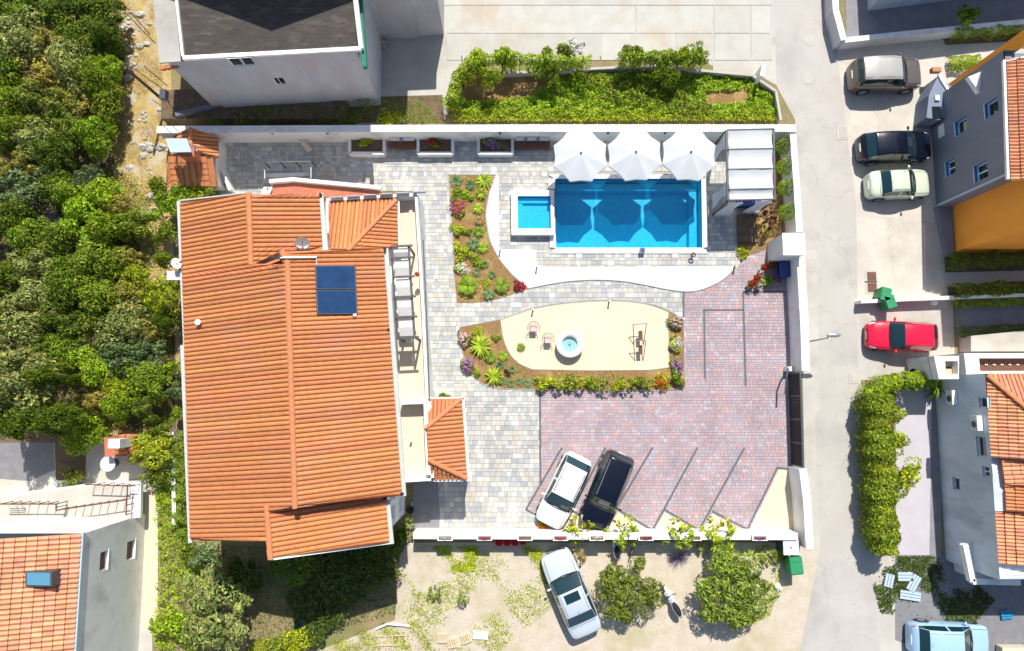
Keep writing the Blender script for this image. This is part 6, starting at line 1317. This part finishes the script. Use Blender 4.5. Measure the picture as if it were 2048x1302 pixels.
plant('creeper', 'vine hanging down the left edge of the vegetable plot', 'vine', 908, 205, 22, 'bush', 'leaf_bright', h=1.0)
plant('shrub', 'bright shrub in the soil strip behind the boundary wall', 'shrub', 780, 236, 26, 'bush', 'leaf_lime', h=.9); plant('shrub', 'dark shrub left of the bright one behind the boundary wall', 'shrub', 700, 242, 18, 'bush', 'leaf_dark', h=.7)
PLOT = [(915, 140), (1010, 150), (1418, 146), (1505, 153), (1548, 182), (1558, 243), (905, 246), (892, 210)]
area('vegetable_soil', PLOT, .02, m['mulch'])
ground_cover('vegetable_leaves', 'dense low green leaves filling the vegetable plot', [[(930, 205), (1060, 195), (1100, 165), (1150, 150), (1420, 150), (1500, 158), (1545, 185), (1556, 242), (925, 243)]], 19000, .11, 'leaf_bright', (.05, .38), 'vegetables', holes=[[(1410, 185), (1500, 180), (1490, 205), (1415, 210)]], jit=.7)
ground_cover('vegetable_leaves', 'paler blue green leaves in the middle of the vegetable plot', [[(1150, 150), (1300, 160), (1420, 215), (1380, 240), (1200, 200)]], 2000, .13, 'leaf_mid', (.3, .55), 'vegetables', jit=.7)
ground_cover('vegetable_leaves', 'yellow green leaves along the wall side of the vegetable plot', [[(905, 222), (1556, 224), (1556, 245), (905, 247)]], 3500, .11, 'leaf_lime', (.2, .5), 'vegetables', jit=.7)
# undergrowth and rough grass
HB = [(-30, -20), (240, -20), (250, 150), (225, 240), (230, 330), (300, 400), (330, 480), (350, 560), (352, 860), (120, 860), (-30, 850)]
area('wood_floor', HB, .03, m['soil_dark'])
ground_cover('undergrowth', 'low green undergrowth between the trees of the wood', [HB], 26000, .075, 'leaf_mid', (.05, .7), 'undergrowth')
ground_cover('undergrowth', 'ochre dry undergrowth at the wood border', [[(200, 330), (330, 360), (345, 560), (340, 860), (220, 860), (240, 560)]], 9000, .07, 'leaf_ochre', (.05, .6), 'undergrowth', patch=.1)
ground_cover('dry_grass', 'yellow dry grass on the strip beside the concrete house', [[(215, 0), (315, 0), (335, 250), (335, 420), (225, 400), (230, 200)]], 9000, .06, 'leaf_dry', (.02, .2), 'grass', aspect=.25, patch=-.2, jit=.9)
ground_cover('leafy_strip', 'dense leafy strip along the left gutter of the villa', [[(318, 960), (372, 860), (378, 1060), (400, 1110), (420, 1160), (360, 1200), (360, 1302), (310, 1290), (325, 1150), (318, 1050)]], 6500, .08, 'leaf_bright', (.1, .8), 'plants')
ground_cover('leafy_strip', 'darker green leaves close under the villa gutter', [[(352, 870), (376, 860), (382, 1080), (352, 1060)]], 2500, .08, 'leaf_mid', (.3, 1.0), 'plants')
ground_cover('weeds', 'patchy weeds on the rough ground below the wall', [[(820, 1090), (1090, 1090), (1120, 1200), (1000, 1300), (640, 1300), (790, 1230), (790, 1180)]], 10000, .07, 'leaf_lime', (.01, .12), 'weeds', patch=.35, aspect=.4)
ground_cover('weeds', 'green weeds beside the red pots', [[(850, 1092), (955, 1092), (950, 1140), (870, 1150)], [(1040, 1092), (1085, 1100), (1100, 1170), (1060, 1160)], [(1510, 1090), (1570, 1120), (1540, 1230), (1480, 1260)]], 2600, .07, 'leaf_lime', (.01, .14), 'weeds', patch=-.1, aspect=.4)
ground_cover('weeds', 'grass round the wooden ladder at the bottom', [[(640, 1302), (690, 1262), (830, 1240), (870, 1300)], [(510, 1275), (600, 1285), (600, 1310), (480, 1310)]], 2500, .055, 'leaf_lime', (.01, .15), 'grass', patch=-.1, aspect=.35)
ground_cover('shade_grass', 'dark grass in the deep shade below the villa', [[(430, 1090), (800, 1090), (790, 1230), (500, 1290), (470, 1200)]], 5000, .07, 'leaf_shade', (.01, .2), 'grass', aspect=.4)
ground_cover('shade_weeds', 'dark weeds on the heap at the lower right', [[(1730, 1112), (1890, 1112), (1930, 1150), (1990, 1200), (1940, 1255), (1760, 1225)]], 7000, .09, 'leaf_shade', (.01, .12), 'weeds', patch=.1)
ground_cover('soil_weeds', 'sparse weeds behind the boundary wall in shade', [[(345, 225), (700, 200), (700, 248), (345, 250)], [(700, 200), (885, 195), (885, 246), (700, 246)]], 1800, .07, 'leaf_mid', (.02, .2), 'weeds', zbase=.9, patch=.2)
# stones of the strip by the wood
ST = empty('rock_pile', P(285, 300), 0, 'white limestone rocks strewn along the dry strip', 'rocks')
def rock(c, s_, par, mt='stone'):
    b = MB(); b.ball((0, 0, 0), s_, s_*.75, s_*.55, 7, 5); b.v = [(x*random.uniform(.75, 1.2)+c[0], y*random.uniform(.75, 1.2)+c[1], max(0.0, z*random.uniform(.7, 1.2))+c[2]) for x, y, z in b.v]; return b.build('stone', m[mt], par)
for k in range(140):
    f = random.random(); px = random.gauss(245, 16) if f < .5 else random.gauss(296, 15); py = random.uniform(20, 165) if f < .55 else random.choice((random.gauss(235, 10), random.gauss(300, 16), random.gauss(350, 22), random.gauss(410, 24), random.gauss(480, 30)))
    p = P(px, py, .04); rock((p.x, p.y, .02), random.uniform(.05, .17) if k % 8 else random.uniform(.2, .34), ST)
ST2 = empty('rubble_stones', P(860, 1260), 0, 'small pale stones scattered on the rough ground by the saloon', 'stones')
for k in range(110): p = P(random.uniform(800, 1620), random.uniform(1110, 1300)); rock((p.x, p.y, .01), random.uniform(.02, .06), ST2)
for (px, py, lab) in ((1618, 80, 'round pale manhole cover in the upper road, above the other'), (1616, 158, 'round pale manhole cover in the upper road, below the other'), (1626, 530, 'round pale manhole cover in the road near the gate pillar')):
    c = P(px, py); t = empty('manhole_cover', (c.x, c.y, 0), 0, lab, 'manhole cover'); MB().lathe((c.x, c.y, .006), [(.36, 0), (.36, .012), (.27, .014)], 24).build('frame', m['slab'], t); MB().lathe((c.x, c.y, .006), [(.255, 0), (.255, .018), (0, .02)], 24).build('lid', m['yard2'], t)
ground_cover('bed_seedlings', 'small mixed ground plants in the left mulch bed', [[(900, 355), (980, 355), (970, 430), (985, 500), (1030, 560), (1000, 592), (920, 600), (908, 500)]], 700, .075, 'leaf_lime', (.04, .16), 'plants', zbase=.05, patch=.5)
ground_cover('bed_seedlings', 'small mixed ground plants in the island bed', [[(925, 660), (998, 645), (1010, 700), (1060, 742), (1330, 742), (1365, 650), (1366, 772), (1000, 776), (940, 740)]], 900, .075, 'leaf_olive', (.04, .16), 'plants', zbase=.05, patch=.5)
# ================================================================== garden plants of the beds
def G(lst, group):
    for q in lst: plant(q[0], q[1], q[2], q[3], q[4], q[5]*(1.22 if q[5] < 25 else 1.08), q[6], q[7], h=q[8] if len(q) > 8 else None, z0=.05, group=group, flowers=q[9] if len(q) > 9 else None)
G([('grass_clump', 'blue green grass clump at the top left corner of the left bed', 'plant', 912, 360, 15, 'tuft', 'leaf_blue', .35), ('shrub', 'dark green shrub with red tips near the bed top', 'shrub', 911, 388, 17, 'mound', 'leaf_mid', .5), ('grass_clump', 'bluish clump in the upper middle of the left bed', 'plant', 940, 368, 12, 'tuft', 'leaf_blue', .3),
   ('yucca', 'yellow green strappy plant at the top right of the left bed', 'plant', 968, 360, 19, 'strap', 'leaf_yellow', .5), ('shrub', 'small green shrub right of the red tipped one', 'shrub', 934, 388, 12, 'mound', 'leaf_bright', .4), ('lily', 'tall narrow green plant along the gravel edge, upper one', 'plant', 962, 385, 15, 'strap', 'leaf_lime', .5),
   ('flower_bush', 'bush with bright pink blossoms in the left bed', 'flower bush', 915, 412, 17, 'mound', 'leaf_lime', .6, 'petal_pink'), ('lily', 'narrow yellowish plant in the middle of the gravel edge', 'plant', 955, 415, 14, 'strap', 'leaf_yellow', .45), ('lily', 'narrow reddish plant below the yellowish one', 'plant', 958, 440, 12, 'strap', 'leaf_dry', .45),
   ('shrub', 'round lime green shrub in the middle of the left bed', 'shrub', 915, 454, 15, 'mound', 'leaf_lime', .5), ('shrub', 'small green shrub right of the lime one', 'shrub', 934, 462, 9, 'mound', 'leaf_mid', .3), ('lily', 'narrow green plant right of centre in the left bed', 'plant', 957, 462, 14, 'strap', 'leaf_mid', .45),
   ('agave', 'silvery blue spiky plant in the left bed', 'plant', 946, 487, 16, 'strap', 'leaf_blue', .4), ('shrub', 'round yellow green shrub above the palms', 'shrub', 921, 497, 17, 'mound', 'leaf_lime', .55), ('lily', 'green plant at the inner gravel edge left of the tub', 'plant', 965, 495, 14, 'strap', 'leaf_bright', .4), ('shrub', 'egg shaped green shrub in the lower left bed', 'shrub', 949, 518, 15, 'mound', 'leaf_bright', .5),
   ('lavender', 'small grey lavender clump nearest the gravel curve', 'lavender', 971, 527, 9, 'tuft', 'leaf_blue', .25), ('lavender', 'small grey lavender clump above the right palm', 'lavender', 984, 548, 9, 'tuft', 'leaf_blue', .25), ('flower_bush', 'white and purple flowering clump above the big palm', 'flower bush', 924, 536, 15, 'mound', 'leaf_bright', .4, 'petal_white'), ('lavender', 'dark lavender clump right of the flowering one', 'lavender', 953, 542, 10, 'tuft', 'leaf_blue', .25),
   ('sago_palm', 'largest sago palm at the bottom of the left bed', 'palm', 935, 570, 27, 'frond', 'leaf_bright', .8), ('sago_palm', 'smaller sago palm right of the large one', 'palm', 1003, 570, 19, 'frond', 'leaf_mid', .6), ('agave', 'blue green spiky clump between the two sago palms', 'plant', 978, 588, 14, 'strap', 'leaf_blue', .4), ('shrub', 'small yellow green shrub between the palms', 'shrub', 974, 566, 10, 'mound', 'leaf_yellow', .25),
   ('flower_bush', 'small red flowering clump at the pointed bed tip', 'flower bush', 1040, 572, 12, 'mound', 'leaf_red', .2, 'petal_red')], 'plants of the left bed')
G([('flower_bush', 'pale pink flower bush at the island\'s left tip', 'flower bush', 928, 678, 14, 'mound', 'leaf_mid', .55, 'petal_pale'), ('yucca', 'large yellow striped strappy plant in the island bed', 'plant', 960, 690, 27, 'strap', 'leaf_yellow', .7), ('flower_bush', 'purple flower bush on the island\'s left edge', 'flower bush', 936, 731, 15, 'mound', 'leaf_mid', .55, 'petal_purple'), ('shrub', 'lime shrub at the top left of the island bed', 'shrub', 955, 665, 12, 'mound', 'leaf_lime', .3),
   ('shrub', 'small green shrub near the gravel in the island bed', 'shrub', 992, 673, 9, 'mound', 'leaf_mid', .3), ('palm_shrub', 'green spiky plant in the middle of the island bed', 'plant', 980, 714, 14, 'frond', 'leaf_mid', .4), ('shrub', 'green spiky plant near the round gravel corner', 'plant', 1006, 712, 11, 'frond', 'leaf_bright', .3), ('shrub', 'small plant left of the lower spiky ones', 'plant', 958, 705, 9, 'mound', 'leaf_mid', .3),
   ('yucca', 'yellow striped plant at the island\'s lower left edge', 'plant', 988, 752, 21, 'strap', 'leaf_yellow', .7), ('lavender', 'lavender clump right of the lower striped plant', 'lavender', 1000, 730, 10, 'tuft', 'leaf_blue', .3), ('lavender', 'lavender clump under the round gravel corner', 'lavender', 1024, 738, 9, 'tuft', 'leaf_blue', .3), ('shrub', 'lime plant at the very left bottom of the island', 'shrub', 950, 745, 10, 'mound', 'leaf_lime', .3), ('shrub', 'reddish low plant beside the lavender', 'shrub', 1012, 745, 8, 'mound', 'leaf_red', .2)]+
  [('lavender', 'low grey clump in the bottom row of the island, '+['first', 'second', 'third', 'fourth', 'fifth'][k]+' from the left', 'lavender', 1004+k*17, 762+(k % 2)*4, 9, 'tuft', 'leaf_blue', .2) for k in range(5)]+
  [('hedge_shrub', 'yellow green hedge shrub, '+nm+' in the row below the gravel', 'shrub', px, 766, r, 'sparse' if k % 2 else 'mound', ['leaf_lime', 'leaf_yellow', 'leaf_olive'][k % 3], .9) for k, (px, r, nm) in enumerate([(1093, 17, 'leftmost'), (1117, 15, 'second'), (1140, 16, 'third'), (1160, 14, 'fourth'), (1181, 15, 'fifth'), (1208, 15, 'sixth'), (1235, 14, 'seventh'), (1257, 16, 'eighth'), (1281, 15, 'ninth'), (1300, 12, 'tenth')])]+
  [('flower_bush', 'yellow bush with pink flowers near the island\'s lower right corner', 'flower bush', 1326, 763, 16, 'mound', 'leaf_yellow', .6, 'petal_orange'), ('flower_bush', 'pink flower bush at the island\'s upper right corner', 'flower bush', 1355, 645, 15, 'mound', 'leaf_mid', .6, 'petal_pale'), ('flower_bush', 'yellow green bush on the island\'s right edge', 'flower bush', 1354, 686, 15, 'mound', 'leaf_lime', .6, 'petal_white'), ('flower_bush', 'bush with purple and white flowers on the island\'s right edge', 'flower bush', 1356, 732, 15, 'mound', 'leaf_bright', .6, 'petal_purple'), ('shrub', 'small bright shrub at the island\'s lower right corner', 'shrub', 1355, 760, 12, 'mound', 'leaf_bright', .9)], 'plants of the island bed')
plant('grass_tuft', 'single green grass tuft growing in the cream gravel', 'plant', 1042, 694, 12, 'frond', 'leaf_bright', h=.35, z0=.06)
for k, (py, lab) in enumerate([(293, 'topmost round clipped tree beside the gazebo'), (335, 'second round clipped tree from the top beside the gazebo'), (377, 'third round clipped tree beside the gazebo'), (425, 'lowest round clipped tree above the gate pillar')]): plant('topiary_tree', lab, 'tree', 1566+k*2, py, 17, 'ball', 'leaf_bright', h=1.5, trunk=True, group='round clipped trees by the road wall')
plant('plum_tree', 'dark red leaved small tree left of the gate pillar', 'tree', 1538, 438, 20, 'sparse', 'leaf_red', h=1.9, trunk=True); plant('shrub', 'yellow green shrub below the dark planter box', 'shrub', 1486, 500, 13, 'mound', 'leaf_yellow', h=.4, z0=.05); plant('shrub', 'second yellow shrub near the white gravel tip', 'shrub', 1490, 512, 9, 'mound', 'leaf_lime', h=.3, z0=.05); plant('shrub', 'ochre shrub at the foot of the red leaved tree', 'shrub', 1535, 465, 12, 'mound', 'leaf_ochre', h=.4, z0=.05); plant('shrub', 'small yellow shrub between gazebo and clipped trees', 'shrub', 1552, 340, 9, 'mound', 'leaf_yellow', h=.4, z0=.05)
for (px, py, r, k, fl, lab) in [(732, 284, 22, 'leaf_lime', None, 'green plants in the box planter nearest the villa'), (866, 284, 21, 'leaf_mid', 'petal_red', 'red flowers in the middle box planter'), (985, 286, 24, 'leaf_yellow', 'petal_purple', 'pale leaves and purple flowers in the third box planter')]: plant('planter_flowers', lab, 'flowers', px, py, r, 'mound', k, h=.5, z0=.38, flowers=fl, squash=.55)
# flower display by the gate pillar
for (px, py, r, fl, lab) in [(1505, 568, 12, 'petal_red', 'red flower pot, lowest of the curved row'), (1516, 556, 11, 'petal_red', 'red flower pot in the middle of the curved row'), (1522, 546, 9, 'petal_white', 'white flower pot in the curved row'), (1531, 535, 11, 'petal_red', 'red flower pot near the top of the curved row'), (1549, 527, 13, 'petal_red', 'largest red flower pot at the top by the pillar'), (1520, 572, 9, 'petal_white', 'white flower pot at the row\'s lower end')]:
    c = P(px, py, .5); t = empty('flower_pot', (c.x, c.y, .03), 0, lab, 'flower pot', 'flower pots by the gate pillar'); MB().lathe((0, 0, 0), [(.1, 0), (.15, .28), (.12, .3), (0, .26)], 14).build('pot', m['terracotta'], t, local=True)
    f = link('foliage', crown_mesh('mound', 'leaf_dark', 0), t, True); f.scale = (r/37, r/37, .28); f.location = (0, 0, .22); g = link('flower_cluster', crown_mesh('flowers', fl, 1), t, True); g.scale = (r/37, r/37, .34); g.location = (0, 0, .22)
plant('palm_shrub', 'green spiky plant behind the flower pots', 'plant', 1538, 560, 20, 'strap', 'leaf_olive', h=.6, z0=.04); plant('flower_bush', 'purple flowers in the shade of the gate pillar', 'flowers', 1556, 555, 11, 'mound', 'leaf_dark', h=.4, z0=.04, flowers='petal_purple')
t = empty('blue_storage_box', P(1570, 540), 0, 'dark blue storage box in the shade below the gate pillar', 'box'); MB().box(P(1568, 538, .35), (.5, .9, .6)).build('body', m['navy'], t); MB().box(P(1568, 538, .67), (.54, .94, .05)).build('lid', m['navy'], t)
c = P(835, 549, 3.7); t = empty('balcony_flower_pot', (c.x, c.y, 3.6), 0, 'small red potted flower on the terrace edge', 'flower pot'); MB().lathe((c.x, c.y, 3.6), [(.09, 0), (.13, .2), (0, .2)], 12).build('pot', m['brick'], t); f = link('flower_cluster', crown_mesh('flowers', 'petal_red', 0), t); f.location = (c.x, c.y, 3.75); f.scale = (.16, .16, .16)
t = empty('window_box', P(888, 789), 0, 'green leafy trough at the top of the porch roof', 'planter'); p = P(888, 789, .4); MB().box((p.x, p.y, .2), (.75, .28, .4)).build('trough', m['walltop'], t); f = link('foliage', crown_mesh('mound', 'leaf_bright', 1), t); f.location = (p.x, p.y, .3); f.scale = (.4, .16, .4)
tag(MB().lathe(P(822, 1018, 0), [(.16, 0), (.2, .35), (.15, .38), (0, .3)], 14).build('dark_pot', m['black']), 'dark round pot standing in the shade by the windowed wall', 'pot')
plant('flower_bush', 'orange flowering clump at the nose of the white car', 'flowers', 1086, 1052, 13, 'mound', 'leaf_yellow', h=.35, z0=.04, flowers='petal_orange')
# hedges on the right
def hedge(name, label, pts, wpx, h, mat, n, mat2=None, size=.1):
    W = poly(pts, h*.7); t = empty(name, (W[0].x, W[0].y, 0), 0, label, 'hedge'); w_ = wpx/36.5
    for part_, mt, nn, sd_ in (('foliage', mat, n, 1), ('new_growth', mat2, n//3, 2)):
        if not mt: continue
        rng = np.random.default_rng(sd_+len(pts)); segs = list(zip(W, W[1:])); Ls = [(c-a).length for a, c in segs]; pos = []; nr = []
        k = rng.choice(len(segs), nn, p=np.array(Ls)/sum(Ls)); f = rng.random(nn); a = rng.uniform(0, math.pi, nn)
        A = np.array([segs[i][0][:] for i in k]); B_ = np.array([segs[i][1][:] for i in k]); D = (B_-A); D /= np.linalg.norm(D, axis=1, keepdims=True); S_ = np.stack([-D[:, 1], D[:, 0], 0*D[:, 0]], 1)
        base = A+(B_-A)*f[:, None]; s_ = np.linalg.norm(B_-A, axis=1)*f; bump = 1+.16*np.sin(s_*3.1)+.1*np.sin(s_*7.7+a)+rng.normal(0, .05, nn)
        r = (rng.uniform(.8, 1.05, nn)**.5)*bump; off = np.cos(a)*w_/2*r; z = np.where(rng.random(nn) < .25, rng.uniform(.1, .8, nn)*h, h*(.72+.33*np.sin(a)*r)); pos = base+S_*off[:, None]; pos[:, 2] = z
        nr = S_*np.cos(a)[:, None]+np.array([0, 0, 1])*np.sin(a)[:, None]
        V, F, c = leaves(pos, nr, size, .4, rng, .38, .6); tag(link(part_, npmesh(name+part_, V, F, m[mt], c), t), kind='stuff')
    b = MB()
    for a, c in zip(W, W[1:]):
        n_ = max(1, int((c-a).length/1.2))
        for i in range(n_): q = a.lerp(c, (i+.5)/n_); b.tube([(q.x, q.y, 0), (q.x+.05, q.y, h*.6)], .05, 5)
    tag(b.build('stems', m['bark'], t), kind='stuff'); return t
hedge('tall_hedge', 'tall bushy hedge running along the road beside the pale patio', [(1752, 790), (1756, 880), (1760, 960), (1762, 1040), (1770, 1105)], 48, 1.9, 'leaf_mid', 15000, 'leaf_lime', .14)
hedge('tall_hedge', 'hedge curving round the upper end of the pale patio', [(1738, 800), (1755, 772), (1800, 762), (1860, 760)], 30, 1.6, 'leaf_bright', 3000, 'leaf_lime', .12)
for (px, py, r, lab) in [(1782, 825, 26, 'rounded hedge bush bulging onto the patio, upper one'), (1788, 882, 24, 'rounded hedge bush bulging onto the patio, second one'), (1798, 955, 38, 'large light green bush bulging onto the patio, lowest one')]: plant('shrub', lab, 'shrub', px, py, r, 'bush', 'leaf_lime', h=1.7)
plant('palm_tree', 'dark leaved palm hanging over the wall corner at the patio top', 'palm', 1885, 772, 34, 'strap', 'leaf_mid', h=1.6)
hedge('low_hedge', 'shaded hedge below the orange house', [(1895, 523), (2100, 515)], 30, .9, 'leaf_dark', 3500, 'leaf_mid', .08); hedge('low_hedge', 'second shaded hedge below the pale path', [(1905, 582), (2100, 572)], 26, .9, 'leaf_dark', 3500, 'leaf_bright', .08)
hedge('low_hedge', 'flowering shaded hedge under the thin white wall', [(1905, 606), (2100, 600)], 20, .6, 'leaf_mid', 2500, 'leaf_yellow', .08); hedge('low_hedge', 'dark hedge above the raised path at the right edge', [(1915, 665), (2100, 655)], 20, .8, 'leaf_dark', 2500, None, .08)
hedge('low_hedge', 'sunlit clipped hedge strip at the top right', [(1905, 68), (2090, 55)], 20, .9, 'leaf_bright', 3000, 'leaf_lime', .08); hedge('low_hedge', 'small sunlit hedge patch left of the orange facade', [(1900, 128), (1960, 120)], 26, .5, 'leaf_lime', 1500, 'leaf_bright', .08)
hedge('vine_row', 'continuous grape vine row along the left half of the vegetable plot', [(904, 205), (912, 170), (935, 135), (1000, 118), (1090, 126), (1180, 130)], 22, 1.8, 'leaf_bright', 3200, 'leaf_lime', .11)
hedge('vine_row', 'continuous grape vine row along the right half of the vegetable plot', [(1235, 122), (1300, 120), (1412, 118)], 24, 1.8, 'leaf_mid', 2000, 'leaf_lime', .11)
for k, (px, py, r, c_, lab) in enumerate([(1360, 1118, 24, 'leaf_twig', 'grey leafless shrub between the two olive trees'), (1405, 1090, 20, 'leaf_grey', 'grey green shrub left of the largest olive'), (1150, 1112, 22, 'leaf_dry', 'dry weed clump at the nose of the silver saloon'), (1128, 1075, 14, 'leaf_olive', 'olive weed clump behind the white hatchback\'s nose'), (1545, 1112, 26, 'leaf_olive', 'scruffy shrub left of the white cabinet'), (870, 1188, 16, 'leaf_olive', 'small weed clump on the rough ground, left one'), (925, 1200, 14, 'leaf_olive', 'small weed clump on the rough ground, right one')]): plant('shrub', lab, 'shrub', px, py, r, 'twigs' if k in (0,) else 'sparse', c_, h=.7)
